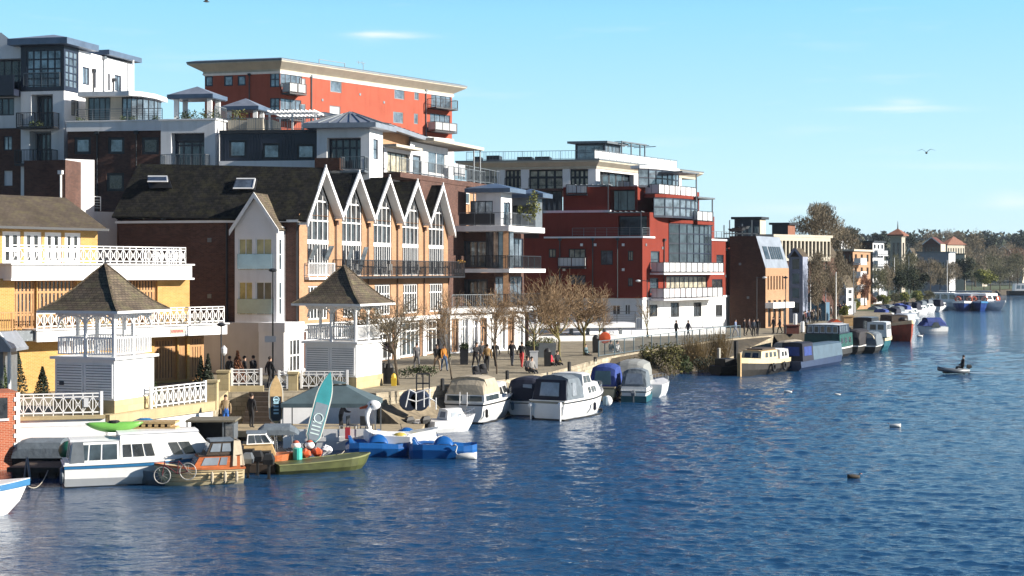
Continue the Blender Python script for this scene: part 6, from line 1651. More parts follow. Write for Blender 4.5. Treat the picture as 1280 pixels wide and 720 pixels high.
# grey tarpaulin boat on the left and the dark pontoon
b = Boat('covered_boat', 'boat under a smooth grey tarpaulin below the white river wall', 'covered boat', (wx(20,61.8), 61.9), 88)
b.hull(2.7, 1.6, .55, hulld); b.canopy(0, 2.6, 1.6, .5, 1.25, greyc, aft=.1, fore=.4)
b = Boat('dinghy', 'small upturned green dinghy edge behind the cruiser stern', 'dinghy', (wx(75,60.3), 60.2), 88); m = MB(); m.ball((.5,0,.95), .5, 1.1, .8, .9, 10, 6); b.P('hull', m, mat('dark_green_paint',(.02,.15,.08),.4), smooth=True)
m = MB(); m.box(wx(18,59.5), wx(82,59.5), 58.6, 60.6, .25, .45); 
for px in (24, 44, 64, 80): m.box(wx(px,58.7)-.12, wx(px,58.7)+.12, 58.65, 58.9, -.4, .25)
m.box(wx(18,59.5), wx(82,59.5), 59.2, 60.4, -.4, .24)
prop('pontoon', 'pontoon', 'dark floating pontoon between the brick pier and white cruiser', m, woodd, (wx(50,59.5),59.5,0))
m = MB(); m.tube((wx(38,57.4),57.4,.1),(wx(38,57.4)-.2,57.6,1.0),.05,n=6); m.tube((wx(30,57.6),57.6,.1),(wx(38,57.4)-.2,57.6,1.0),.04,n=6); prop('docking_frame','docking frame','thin grey docking frame in front of the dark pontoon', m, greym, (wx(36,57.5),57.5,0))
# orange and cream wooden day boat with bicycle
b = Boat('wooden_day_boat', 'clinker day boat with cream hull, orange cabin and cream canvas', 'day boat', (wx(303,58.2), 57.9), -111)
b.t.scale = (1.15,1.15,1.18)
b.hull(3.0, 1.6, .55, gelc, .32, .14, .45, .9); b.band(.95, 1.06, orangew, 'gunwale', .03)
for f in (.25,.45,.65,.82): b.band(f, f+.03, mat('plank_seam',(.25,.17,.08),.6), 'plank_seam', .006, .02, .96)
b.house(.15, 1.75, 1.35, 1.05, .58, .98, orangew, .25, .0, .08, roofm=woodd, crown=.03); b.wins([(.30,.46),(.50,.86)], .22, .85, clearv, front=[(-.8,-.05),(.05,.8)])
b.house(.35, 1.30, 1.15, 1.0, 1.0, 1.45, woodd, .2, .05, .1, name='upper_cabin', roofm=greyc); b.wins([(.1,.45),(.52,.9)], .25, .85, clearv, front=[(-.8,-.05),(.05,.8)])
b.patch([(.02,.55,.62),(.42,.68,.62),(.36,.55,1.48),(.12,.5,1.45)], beigec, 'canvas_flap', .03); b.patch([(.0,-.6,.62),(0,.6,.62),(.14,.5,1.45),(.14,-.5,1.45)], beigec, 'canvas_flap', .03)
for x in (.3,.7,1.15): b.fender(x, 1, .06, .4, beigec)
# bicycle
def bicycle(label, p, az):
    t = thing('bicycle', label, 'bicycle', p, rz=R(90-az))
    for x in (0, 1.02):
        m = MB(); m.torus((x,0,.34), .32, .020, (0,1,0), 24, 6)
        for k in range(10): a = math.pi*k/5; m.tube((x,0,.34),(x+.31*math.cos(a),0,.34+.31*math.sin(a)),.006,n=3,cap=False)
        part('wheel', m, mat('pale_tyre',(.42,.40,.37),.5), t, local=True)
    m = MB()
    for a_, b_ in (((0,0,.34),(.42,0,.32)),((.42,0,.32),(.30,0,.80)),((.30,0,.80),(0,0,.34)),((.42,0,.32),(.86,0,.74)),((.30,0,.76),(.84,0,.80)),((.83,0,.88),(1.02,0,.34))): m.tube(a_, b_, .022, n=6)
    part('frame', m, mat('bike_red',(.12,.025,.03),.4), t, local=True)
    m = MB(); m.tube((.83,0,.86),(.80,0,1.0),.015,n=5); m.tube((.80,-.27,1.02),(.80,.27,1.02),.015,n=5); m.tube((.80,.27,1.02),(.70,.27,1.0),.015,n=5); m.tube((.80,-.27,1.02),(.70,-.27,1.0),.015,n=5); part('handlebar', m, chrome, t, local=True)
    m = MB(); m.hexa([(.14,-.07,.84),(.42,-.03,.84),(.42,.03,.84),(.14,.07,.84),(.14,-.07,.90),(.42,-.02,.88),(.42,.02,.88),(.14,.07,.90)]); part('saddle', m, black, t, local=True)
    return t
bk = bicycle('bicycle with pale tyres and dark red frame on the bow of the wooden boat', (wx(238,55.5), 55.3, .42), -88); bk.rotation_euler[1] = R(9)
b = Boat('dinghy', 'grey inflatable dinghy between the white cruiser and the wooden boat', 'dinghy', (wx(222,57.5), 57.2), -84); b.hull(1.6, 1.1, .5, greym, .2, .1)
# dark shelter boat with flat roof
b = Boat('workboat', 'dark grey workboat shelter with flat roof behind the wooden boat', 'workboat', (wx(234,62.5), 62.4), 88)
b.hull(2.6, 1.7, .6, hulld, .1); 
for x in (.15, 1.7): 
    for y in (-.7,.7): m = MB(); m.box(x-.03,x+.03,y-.03,y+.03,.6,2.0); b.P('post', m, greym)
m = MB(); m.box(.1,2.25,-.85,.85,2.0,2.08); b.P('roof', m, mat('felt_roof',(.16,.14,.10),.9), ); m = MB(); m.box(.2,1.6,.55,.6,.6,1.95); m.box(.2,.25,-.1,.6,.6,1.95); b.P('back_panel', m, darkm); m = MB(); m.box(1.75,2.15,-.6,.55,.6,1.9); b.P('cabin', m, greym); b.patch([(1.8,-.62,.9),(2.1,-.62,.9),(2.1,-.62,1.8),(1.8,-.62,1.8)], gdark)
m = MB(); m.box(-.2,.2,-.15,.15,0,.3); m.lathe((.5,0,0), [(.14,0),(.16,.2),(.05,.28)], 8); prop('crate','crate','wooden crate and red pot on the shelter boat deck', m, woodl, (wx(247,61.8),61.7,.6), local=True)
# little cabin boat, sterns and outboards
b = Boat('cabin_boat', 'small cabin boat with white framed windscreen and timber side', 'cabin boat', (wx(296,61.2), 61.0), 80)
b.hull(2.6, 1.5, .62, orangew, .2); b.house(.3, 1.7, 1.25, 1.1, .64, 1.15, woodl, .2, .05, .05); b.house(.45, 1.6, 1.15, .9, 1.15, 1.62, white, .35, .05, .1, name='windscreen', roofm=greyc); b.wins([(.08,.34),(.40,.62),(.68,.92)], .15, .85, gdark, front=[(-.8,.8)])
b = Boat('bimini_boat', 'open boat with grey fabric canopy and steel hoops', 'open boat', (wx(318,63.2), 63.0), 84)
b.hull(2.6, 1.5, .55, hulld); b.canopy(.1, 2.0, 1.5, 1.35, 1.75, greyc, aft=.2, fore=.3, name='canopy')
for x in (.3,1.0,1.75):
    m = MB(); m.path([(x,-.68,.5),(x-.05,-.68,1.45),(x-.05,.68,1.45),(x,.68,.5)], .018, 4); b.P('hoop', m, chrome)
for k, (px, Y, c, lb) in enumerate(((293,59.2,black,'black tilted outboard left of the dark engine group'),(310,58.9,greym,'grey outboard motor in the middle of the engine group'),(322,59.6,black,'black outboard motor with tall cowl behind the grey one'),(336,58.6,black,'black outboard motor on the stern of the olive boat'))):
    t = thing('outboard_motor', lb, 'outboard motor', (wx(px,Y),Y,.3), 'outboard motors between the wooden boat and olive boat'); m = MB()
    m.rings([[(-.2,-.22,.30),(.2,-.22,.30),(.2,.2,.30),(-.2,.2,.30)],[(-.22,-.28,.5),(.22,-.28,.5),(.22,.25,.5),(-.22,.25,.5)],[(-.14,-.2,.72),(.14,-.2,.72),(.14,.15,.72),(-.14,.15,.72)]]); part('cowl', m, c, t, local=True)
    m = MB(); m.box(-.05,.05,-.06,.06,-.7,.3); m.box(-.1,.1,-.2,.1,-.35,-.3); part('drive_leg', m, black, t, local=True)
m = MB(); m.box(wx(283,60.2), wx(345,60.2), 59.9, 60.6, .05, .4); prop('float','float','dark float carrying the outboard motors', m, woodd, (wx(315,60),60,0))
m = MB(); m.box(wx(300,60.5),wx(318,60.5),60.1,60.7,.45,1.0); m.box(wx(320,60.5),wx(338,60.5),60.2,60.8,.45,.9); prop('equipment_box','equipment box','black equipment boxes heaped behind the outboard motors', m, black, (wx(318,60.4),60.4,.4))
# olive jon boat and its cargo
b = Boat('jon_boat', 'flat olive green work boat with upswept bow', 'work boat', (wx(350,61.4), 60.2), 66)
b.hull(4.2, 1.5, .42, olive, .55, .1, .6, .95, .9, p=3.5); b.band(.93, 1.04, mat('olive_light',(.19,.20,.08),.5), 'gunwale', .03)
m = MB(); m.box(.2,3.2,-.6,.6,.15,.36); b.P('floor', m, hulld)
def cyl(name, cat, label, px, Y, z, r, h, mt, n=12):
    m = MB(); m.lathe((wx(px,Y),Y,z), [(r*.85,0),(r,.04),(r,h-.03),(r*.9,h)], n); return single(name, m, mt, label, cat, loc=(wx(px,Y),Y,z))
cyl('bucket','bucket','turquoise bucket in the olive work boat',372,61.2,.42,.20,.52,mat('turquoise',(.05,.45,.38),.4))
for px,Y,c,lb in ((370,61.9,white,'white fishing float with red top behind the bucket'),(387,62.1,white,'white fishing float with red top right of the bucket')):
    t = thing('float', lb, 'float', (wx(px,Y),Y,.8), 'floats heaped in the olive boat'); m = MB(); m.ball((0,0,.15),.22,1,1,.8); part('body', m, white, t, smooth=True, local=True); m = MB(); m.ball((0,0,.28),.15,1,1,.7); part('cap', m, redpaint, t, smooth=True, local=True)
rr_ = random.Random(8)
for px,Y,z,mt,lb in ((381,61.6,.5,orange,'orange life jacket bundle beside the turquoise bucket'),(396,62.1,.5,orange,'orange life jacket bundle near the bow of the olive boat'),(387,62.4,.75,navyc,'navy bag between the orange life jackets'),(362,61.9,.5,greyc,'grey kit bag at the stern of the olive boat'),(408,62.8,.5,white,'white bundle by the bow of the olive boat')):
    m = MB(); m.ball((0,0,.15),.26,1.1,.8,.7,9,5)
    for v in m.v: v += Vector((rr_.gauss(0,.03),rr_.gauss(0,.03),rr_.gauss(0,.03)))
    single('kit_bag', m, mt, lb, 'bag', loc=(wx(px,Y),Y,z), group='bags and jackets in the olive boat', local=True)
# paddle boards
def board(px0, py0, px1, py1, Y0, Y1, w, top, pad, label, logo=None):
    a = Vector((wx(px0,Y0),Y0,wz(py0,Y0))); c = Vector((wx(px1,Y1),Y1,wz(py1,Y1))); L = (c-a).length; up = (c-a).normalized()
    view = Vector((0,-1,0)) + Vector((.25,0,0)); side = up.cross(view).normalized(); n = side.cross(up).normalized()
    if n.y > 0: n = -n
    t = thing('paddle_board', label, 'paddle board', a); m = MB(); N_ = 16; P0, P1 = [], []
    for i in range(N_+1):
        u = i/N_; k = min(1, (u/.12)**.6 if u < .12 else 1)*max(.02,(1-max(0,(u-.62)/.38)**2.3)); k *= .88+.12*math.sin(math.pi*u)
        P0.append((u, k))
    def outline(s0, s1, sc, off, m, th):
        pts = [(u,k) for u,k in P0 if s0 <= u <= s1]
        L_ = [a+up*L*u+side*w/2*k*sc+n*off for u,k in pts]; R_ = [a+up*L*u-side*w/2*k*sc+n*off for u,k in reversed(pts)]
        m.prism(L_+R_, n*th)
    outline(0,1,1.06,-.06,m,.09); part('rail', m, mat('board_edge_pale',(.6,.6,.55),.4), t)
    m = MB(); outline(0,1,.92,.031,m,.01); o = part('deck', m, top, t)
    m = MB(); outline(.05,.58,.80,.043,m,.01); pd = part('pad', m, pad, t)
    return t, a, up, side, n, L
t, a, up, side, n, L_ = board(345,530,345,469,68.5,68.9,.66, woodl, darkm, 'tall wooden paddle board with black pad standing by the steps')
m = MB()
for k in range(5):
    z = .20+.07*k; m.hexa([a+up*L_*z-side*.12+n*.055, a+up*L_*z+side*.12+n*.055, a+up*L_*(z+.035)+side*.12+n*.055, a+up*L_*(z+.035)-side*.12+n*.055, a+up*L_*z-side*.12+n*.066, a+up*L_*z+side*.12+n*.066, a+up*L_*(z+.035)+side*.12+n*.066, a+up*L_*(z+.035)-side*.12+n*.066])
m.torus(a+up*L_*.50+n*.06, .13, .025, n, 16, 5)
part('lettering', m, mat('pale_blue_ink',(.35,.55,.65),.5), t)
tealb = mat('board_teal',(.035,.25,.28),.35)
t, a, up, side, n, L_ = board(389,556,413,465,63.5,64.5,.70, tealb, mat('board_grey',(.16,.20,.24),.5), 'turquoise paddle board leaning up beside the dark canopy tent')
m = MB(); m.torus(a+up*L_*.36+n*.06, .2, .03, n, 18, 5); 
for k in range(4): z = .14+.05*k; m.hexa([a+up*L_*z-side*.2+n*.055, a+up*L_*z+side*.2+n*.055, a+up*L_*(z+.018)+side*.2+n*.055, a+up*L_*(z+.018)-side*.2+n*.055, a+up*L_*z-side*.2+n*.066, a+up*L_*z+side*.2+n*.066, a+up*L_*(z+.018)+side*.2+n*.066, a+up*L_*(z+.018)-side*.2+n*.066])
part('lettering', m, mat('pale_ink',(.5,.62,.62),.5), t)
# canopy tent on a white catamaran pontoon
b = Boat('pontoon_boat', 'white pontoon boat carrying gear under the dark canopy tent', 'pontoon boat', (wx(362,70), 69.4), 90)
for y in (-1.1, 1.1): m = MB(); m.rings([[(x,y-.3*k,.0-.2),(x,y-.34*k,.42),(x,y+.34*k,.42),(x,y+.3*k,-.2)] for x,k in ((0,.9),(3.6,1),(4.2,.7),(4.6,.1))]); b.P('float', m, gel)
m = MB(); m.box(0,4.3,-1.45,1.45,.42,.62); b.P('deck', m, gel); m = MB(); m.box(.2,4.2,-1.42,-1.36,.62,1.0); b.P('side_panel', m, gel)
m = MB()
for x in (.3,1.1,1.9,2.7,3.5,4.2): m.tube((x,-1.42,.62),(x,-1.42,1.15),.02,n=4)
m.tube((.3,-1.42,1.15),(4.2,-1.42,1.15),.02,n=4); b.P('guard_rail', m, chrome)
tn = thing('canopy_tent', 'dark green grey pop up canopy tent over the pontoon boat', 'canopy tent', (wx(417,70),69.3,.6))
c0 = Vector((wx(417,69.8),69.5,0)); zt, ze = wz(479,69.5), wz(504,68.2)
m = MB(); hw = 2.3; hd_ = 1.5; q = [(-hw,-hd_),(hw,-hd_),(hw,hd_),(-hw,hd_)]
lo = [Vector((c0.x+x,c0.y+y,ze-.28)) for x,y in q]; ei = [Vector((c0.x+x,c0.y+y,ze)) for x,y in q]; ri = [Vector((c0.x+x*.3,c0.y+y*.3,zt-.1)) for x,y in q]; ca = [Vector((c0.x+x*.28,c0.y+y*.28,zt)) for x,y in q]
for k in range(4):
    j = (k+1)%4; m.poly([ei[k],ei[j],ri[j],ri[k]]); 
    m.poly([lo[k]+Vector((0,0,.08)),lo[j]+Vector((0,0,.08)),ei[j],ei[k]])
m.poly(ca); tm_ = Vector((c0.x,c0.y,zt+.16))
for k in range(4): j=(k+1)%4; m.poly([ca[k],ca[j],tm_])
part('canopy', m, mat('tent_slate',(.075,.115,.13),.75,.15,1.5), tn)
for x,y in q: m = MB(); m.bar((c0.x+x*.96,c0.y+y*.96,.62),(c0.x+x*.96,c0.y+y*.96,ze),.05); part('leg', m, greym, tn)
for k,(px,lb) in enumerate(((393,'folding chair at the left under the canopy tent'),(440,'folding chair near the middle under the canopy tent'),(458,'folding chair at the right under the canopy tent'))):
    c_ = single('folding_chair', patio_chair_mb(), darkm, lb, 'chair', loc=(wx(px,69.3),69.3,.62), group='chairs under the canopy tent', local=True, rz=k*1.3, fixn=False)
m = MB(); m.box(-.12,.12,-.04,.04,0,.55); single('life_vest', m, mat('crimson_cloth',(.45,.03,.05),.8), 'red life vest hung on the pontoon boat rail', 'life vest', loc=(wx(434.5,67.8),67.8,.55), local=True)

# pedal boats
def pedalo(label, px, py, az, L=3.0, W_=1.7):
    b = Boat('pedal_boat', label, 'pedal boat', W(px,py), az, 'blue pedal boats tied beside the swan')
    m = MB(); rr = []
    for u,k,z in ((0,.55,.50),(.05,.8,.62),(.2,.96,.66),(.55,1,.62),(.8,.92,.55),(.93,.75,.60),(1,.4,.62)):
        x = u*L; h = W_/2*k; rr.append([(x,-h*.9,z),(x,-h,z*.62),(x,-h*.82,-.1),(x,h*.82,-.1),(x,h,z*.62),(x,h*.9,z),(x,h*.55,z*.82),(x,-h*.55,z*.82)])
    m.rings(rr); b.P('hull', m, bluep, smooth=False)
    m = MB(); rr = []
    for i in range(11): a_ = math.pi*i/10; rr.append([(L*.50-.46*math.cos(a_), y, .5+.46*math.sin(a_)*k) for y,k in ((-.42,.3),(-.34,.92),(0,1),(.34,.92),(.42,.3))])
    m.rings(rr, True, False); b.P('paddle_cover', m, bluep, smooth=True)
    for y in (-.4,.4): m = MB(); m.rings([[(.18,y-.24,.45),(.7,y-.24,.45),(.7,y+.24,.45),(.18,y+.24,.45)],[(.16,y-.22,.7),(.38,y-.22,.62),(.38,y+.22,.62),(.16,y+.22,.7)],[(.12,y-.14,.86),(.24,y-.14,.86),(.24,y+.14,.86),(.12,y+.14,.86)]]); b.P('seat', m, bluep)
    m = MB(); m.tube((L*.42,0,.9),(L*.40,0,1.12),.015,n=5); m.tube((L*.40,-.1,1.12),(L*.40,.1,1.12),.018,n=5); b.P('tiller', m, black)
    return b
pedalo('left blue pedal boat below the swan neck', 432, 569, 82)
pedalo('right blue pedal boat with the real swan at its bow', 512, 571, 88, 3.1)
pedalo('blue pedal boat tucked between the front two', 470, 560, 75)
def swanboat(label, px, py, az, neck=True, s=1.0, mt=None):
    b = Boat('swan_pedal_boat', label, 'swan boat', W(px,py), az, 'swan shaped pedal boats'); mt = mt or gel
    m = MB(); rr = []
    for u,k,z in ((0,.25,.75),(.12,.7,.66),(.35,1,.60),(.7,.95,.62),(.92,.55,.7),(1,.15,.75)):
        x=(u)*2.4*s; w_=.75*k*s; rr.append([(x,-w_,z*s),(x,-w_*.9,.1),(x,0,-.1),(x,w_*.9,.1),(x,w_,z*s),(x,0,z*s*.85)])
    m.rings(rr); b.P('body', m, mt, smooth=False)
    s0 = s; s = s*.78 if neck else s
    for sg in (-1,1):
        m = MB(); m.hexa([(.1*s,sg*.55*s,.55*s),(1.5*s,sg*.78*s,.5*s),(1.5*s,sg*.70*s,.5*s),(.1*s,sg*.45*s,.55*s),(-.1*s,sg*.45*s,1.05*s),(1.1*s,sg*.7*s,.85*s),(1.1*s,sg*.62*s,.85*s),(-.1*s,sg*.38*s,1.05*s)]); b.P('wing', m, mt)
    s = s0
    if neck:
        m = MB(); pts = []
        for i in range(15):
            u = i/14; x = 2.1 + .32*math.sin(u*math.pi*1.25)*(1-.3*u) - .25*u + (.32*max(0,u-.75)/.25); z = .6 + 1.05*math.sin(min(1,u*1.15)*math.pi/2) - (.10*max(0,u-.85)/.15); pts.append((x*s, z*s, (.17-.07*u)*s))
        m.rings([[(x, r*math.cos(2*math.pi*k/8), z+r*math.sin(2*math.pi*k/8)*.9) if True else 0 for k in range(8)] for x,z,r in pts[:1]]+[[(x+r*.5*math.sin(2*math.pi*k/8), r*math.cos(2*math.pi*k/8), z+r*.6*math.sin(2*math.pi*k/8)) for k in range(8)] for x,z,r in pts[1:]])
        x,z,r = pts[-1]; b.P('neck', m, mt, smooth=True)
        m = MB(); m.ball((x+.05*s,0,z+.02*s),.17*s,1.35,.9,.95,10,7); b.P('head', m, mt, smooth=True)
        m = MB(); m.rings([[(x+.2*s,-.07*s,z+.05*s),(x+.2*s,.07*s,z+.05*s),(x+.2*s,.05*s,z-.08*s),(x+.2*s,-.05*s,z-.08*s)],[(x+.52*s,-.03*s,z-.06*s),(x+.52*s,.03*s,z-.06*s),(x+.52*s,.02*s,z-.12*s),(x+.52*s,-.02*s,z-.12*s)]]); b.P('beak', m, orange)
        m = MB()
        for sg in (-1,1): m.ball((x+.14*s,sg*.14*s,z+.05*s),.035*s,1,1,1,6,4)
        b.P('eyes', m, black)
    return b
swanboat('white swan pedal boat with raised neck and orange beak', 545, 565, -92, True, 1.42)
swanboat('white swan boat body behind the blue pedal boats', 552, 560, -92, False, .62)
swanboat('white boat body left of the swan neck', 462, 554, -90, False, .75)
for px,lb in ((500,'yellow seat in the white boats behind the pedal boats'),(519,'second yellow seat, nearer the small white motorboat')):
    m = MB(); m.ball((0,0,.1),.3,1.1,.8,.6,10,5); single('yellow_seat', m, yellowp, lb, 'seat', loc=(wx(px,67.5),67.5,.62), group='yellow seats', local=True, smooth=True)
# small white outboard boat
b = Boat('small_motorboat', 'small white outboard boat beside the blue pedal boats', 'motorboat', (wx(536,75.9), 75.3), 52)
b.hull(3.1, 1.5, .62, gel, .35, .18); b.house(.9, 2.3, 1.0, .7, .66, 1.15, gel, .35, .1, .2); b.wins([(.2,.8)], .2, .8, clearv, front=[(-.8,-.1),(.1,.8)], back=[(-.5,.5)]); b.rail(.6,.98,.3); b.outboard(0,0,.5,.9)
b = Boat('inflatable_boat', 'white inflatable tender left of the small outboard boat', 'inflatable boat', (wx(515,76.2), 76.0), 50); b.hull(1.5, 1.3, .5, gel, .2, .1); b.outboard(0,.0,.4,.9)
# cream covered cruiser, stern ladder
def cruiser(label, px, py, az, L, B, D, hull, can, back, wlab=None, top=2.4, stripe=None, canlen=.45, gunw=None):
    b = Boat('cabin_cruiser', label, 'cabin cruiser', W(px,py), az, 'cabin cruisers moored along the quay'); b.hull(L, B, D, hull, .22, .14); b.band(.86, .93, stripe or darkm, 'stripe'); b.band(.985,1.03,hull,'rubbing_strake',.04); b.band(-.02,.07,hulld,'waterline',.01)
    return b
b = cruiser('large white cruiser with beige canopy and white stern ladder', 580, 529, 20, 7.0, 2.7, 1.15, gel, beigec, navyc)
b.house(.08, 2.6, 2.45, 2.45, 1.15, 1.6, gel, .0, .0, .04, name='coaming', crown=0); b.wins([(.1,.9)], .2, .85, gmid, back=[(-.88,-.14),(.14,.88)])
b.canopy(.1, 2.8, 2.3, 1.6, 2.55, beigec, aft=.45, fore=.3)
b.patch([(.36,-.45,1.85),(.36,.45,1.85),(.56,.42,2.28),(.56,-.42,2.28)], navyc, 'canopy_window', .03); b.patch([(1.2,-1.12,1.65),(2.2,-1.12,1.65),(2.1,-1.06,2.1),(1.3,-1.06,2.1)], clearv, 'canopy_window', .02)
b.house(2.8, 5.7, 2.2, 1.3, 1.2, 1.95, gel, .5, -.25, .12); b.wins([(.08,.42),(.5,.85)], .25, .8, gdark, front=[(-.8,-.05),(.05,.8)]); b.rail(.62,.98,.4)
m = MB()
for y in (-.22,.22): m.tube((-.12,y,-.2),(-.08,y,1.75),.025,n=5)
for z in (.1,.4,.7,1.0): m.tube((-.11,-.22,z),(-.11,.22,z),.018,n=4)
b.P('stern_ladder', m, white); b.fender(.25,-1,.1,.5,black); b.fender(4.4,-1,.1,.5,paleblue)
# navy covered boat
b = cruiser('white boat with full navy canvas cover between two larger cruisers', 652, 520, 17, 5.2, 2.1, .85, gel, navyc, navyc)
b.canopy(.1, 2.9, 2.0, .9, 2.2, navyc, aft=.25, fore=.5); b.patch([(.22,-.55,1.35),(.22,.0,1.35),(.32,.0,1.85),(.32,-.55,1.85)], clearv, 'canopy_window', .03); b.patch([(.7,-1.0,1.3),(1.2,-1.0,1.3),(1.2,-.96,1.8),(.8,-.96,1.8)], clearv, 'canopy_window', .03); b.house(2.9,4.2,1.6,1.1,.9,1.4,gel,.4,.0,.15)
# white cruiser with grey blue canopy
b = cruiser('long white cruiser with grey canopy, navy back and clear window', 684, 525, 29, 7.2, 2.6, 1.1, gel, greyc, navyc)
b.canopy(.25, 2.5, 2.3, 1.08, 2.5, greyc, aft=.3, fore=.1); b.patch([(.26,-1.08,1.08),(.26,1.08,1.08),(.50,.98,2.28),(.50,-.98,2.28)], navyc, 'canopy_back', .03, label='navy back panel of the canopy'); b.patch([(.27,-.62,1.35),(.27,.62,1.35),(.44,.58,2.12),(.44,-.58,2.12)], clearv, 'canopy_window', .05)
b.patch([(.9,-1.16,1.35),(1.5,-1.16,1.35),(1.4,-1.10,2.1),(1.0,-1.10,2.1)], clearv, 'canopy_window', .02)
b.house(2.5, 6.0, 2.3, 1.3, 1.1, 1.85, gel, .6, .0, .1, roofm=gel); b.wins([(.30,.44),(.50,.62),(.66,.74)], .3, .78, gdark, front=[(-.8,-.05),(.05,.8)]); b.house(2.5,3.9,2.15,2.0,1.85,2.5,gel,.35,.0,.08,name='wheelhouse',roofm=gel); b.wins([(.1,.45),(.52,.9)], .2, .85, gdark, front=[(-.9,-.05),(.05,.9)])
b.rail(.55,.98,.45); b.fender(3.4,-1,.1,.5,navyc); b.fender(6.2,-1,.16,.6,paleblue); m = MB(); m.ball((6.55,-.75,.62),.3,1,1,1.1); b.P('buoy_fender', m, gel, smooth=True)
b.outboard(-.02,1.0,.7,.6,gel); b.outboard(-.02,-.9,.8,.6,gel); m = MB(); m.box(-.02,.25,-1.1,1.1,.95,1.12); b.P('stern_deck', m, mat('teak_grey',(.3,.28,.22),.7))
m = MB(); m.ball((5.0,.3,1.95),.25,1,.8,.8); b.P('dome_hatch', m, mat('pale_green_cover',(.25,.5,.35),.6), smooth=True)
# blue canopy
b = cruiser('cream hulled boat with bright blue canopy open at the back', 753, 502, 14, 5.0, 1.9, .95, gelc, bluec, navyc)
b.canopy(.15, 2.9, 1.8, .95, 2.35, bluec, aft=.15, fore=.3); b.patch([(.17,-.55,1.1),(.17,.6,1.1),(.27,.5,2.0),(.27,-.5,2.0)], gmid, 'canopy_window', .04); b.house(2.9,4.2,1.5,1.0,1.0,1.5,gel,.4,.0,.15); b.fender(.4,-1); b.fender(2.6,-1,.1,.5,bluec)
# teal hull boat
b = cruiser('teal and white boat with grey framed cover and outboard', 792, 503, 12, 4.6, 1.9, .75, gel, greyc, navyc)
b.band(.02,.55,tealp,'teal_band',.02); b.canopy(.2, 2.4, 1.7, .95, 2.1, greyc, aft=.3, fore=.5); b.patch([(.25,-.6,1.15),(.25,.6,1.15),(.42,.5,1.85),(.42,-.5,1.85)], clearv, 'canopy_window', .04); b.house(.12,2.2,1.7,1.6,.75,1.0,gel,0,0,.04,name='coaming',crown=0); b.outboard(-.05,0,.45,.8,greym)
b = Boat('covered_boat', 'boat wholly under a large pale grey striped tarpaulin', 'covered boat', (wx(783,98), 97.6), 14)
b.hull(5.2, 2.3, .8, gel); b.canopy(.0, 4.6, 2.4, .7, 2.3, mat('grey_tarpaulin',(.27,.28,.27),.8,.15,3,stretch=(6,.4,1)), aft=.4, fore=1.0)
b = Boat('motor_boat', 'white bow of a boat peeping out right of the teal boat', 'motorboat', (wx(812,99), 97), 20); b.hull(3.0,1.6,.85,gel,.3); b.rail(.5,.97,.35)

# ---------------- barges and narrowboats further up
b = Boat('dutch_barge', 'old barge with dark bow, beige cabin and upright wooden stem', 'barge', (wx(978,122.5), 123.5), 212)
b.hull(9.0, 3.0, 1.15, hulld, .30, .04, .45, .7, .9); b.band(.72, 1.02, gelc, 'cream_band', .03); b.house(3.0, 6.6, 2.0, 1.8, 1.2, 1.95, gelc, .3, .1, .08, roofm=woodl); b.wins([(.1,.25),(.35,.5),(.6,.75)], .25, .8, gdark, front=[(-.7,-.1),(.1,.7)])
b.house(.8, 2.6, 2.2, 2.0, 1.1, 1.9, white, .1, .1, .05, name='stern_cabin'); b.wins([(.2,.45),(.55,.8)], .3, .8, gdark, back=[(-.6,.6)])
m = MB(); m.box(8.85,9.1,-.14,.14,-.2,1.9); b.P('stem_post', m, woodl); 
for q_ in (3.0,5.4): m = MB(); m.torus((q_,1.55,.6),.28,.1,(0,1,0)); b.P('tyre_fender', m, black)
m = MB(); m.box(2.9,5.8,-.7,.7,2.0,2.12); b.P('roof_boards', m, woodd)
b = Boat('hooped_boat', 'boat with pale hooped cloth cover behind the beige barge', 'covered boat', (wx(974,128), 127), 30); b.hull(6,2.2,.8,hulld); b.canopy(.2,4.6,2.1,.8,2.3,beigec,aft=.2,fore=.4)
b = Boat('work_barge', 'low dark work barge left of the beige barge bow', 'barge', (wx(893,118.5), 118), 60); b.hull(3.2,2.0,.7,hulld,.4); m = MB(); m.box(.5,1.8,-.7,.7,.7,1.3); b.P('deck_box', m, black)
b = Boat('narrowboat', 'long narrowboat with pale blue side sheet and navy stern cover', 'narrowboat', (wx(985,123.5), 122.5), 31)
b.hull(13, 2.1, .8, mat('narrowboat_navy',(.02,.04,.10),.5), .1, .05, .8, .9, .95); b.house(.4,3.2,2.0,2.0,.8,2.35,navyc,.1,.1,.1,name='stern_cover'); b.wins([(.15,.85)], .3,.8, bluec, back=[(-.7,.7)]); b.house(3.3,11.5,1.95,1.8,.75,2.0,paleblue,.1,0,.12,name='side_sheet',crown=.1)
b = Boat('wheelhouse_barge', 'green barge with row of white framed wheelhouse windows', 'barge', (wx(1025,141), 140.5), 27)
b.hull(8.5, 3.8, 1.0, hulld, .15, .08, .5, .9, .95); b.band(.9,1.03,gel,'white_band',.03); b.house(.3,6.0,3.6,3.4,1.05,2.35,greenb,.1,.0,.03,name='lower_cabin',crown=.02); b.wins([(.1,.25),(.4,.55),(.7,.85)], .3,.7, gdark)
b.house(.5,5.0,3.4,3.2,2.38,3.25,navy,.1,.05,.03,name='wheelhouse',roofm=gel,crown=.05)
for k in range(5):
    v0 = -.92+k*.37; b.wins([], .08,.92, white, name='window_frame', back=[(v0,v0+.33)]); 
for k in range(5):
    v0 = -.92+k*.37; x0,x1,w0,w1,z0,z1,rf,rr2,tum = b.hs; m = MB(); m.box(x0-.05,x0+.0,w0/2*(v0+.05),w0/2*(v0+.28),z0+.16,z1-.14); b.P('pane', m, gsky)
b.wins([(.05,.2),(.25,.4),(.45,.6),(.65,.8)], .15,.85, gsky)
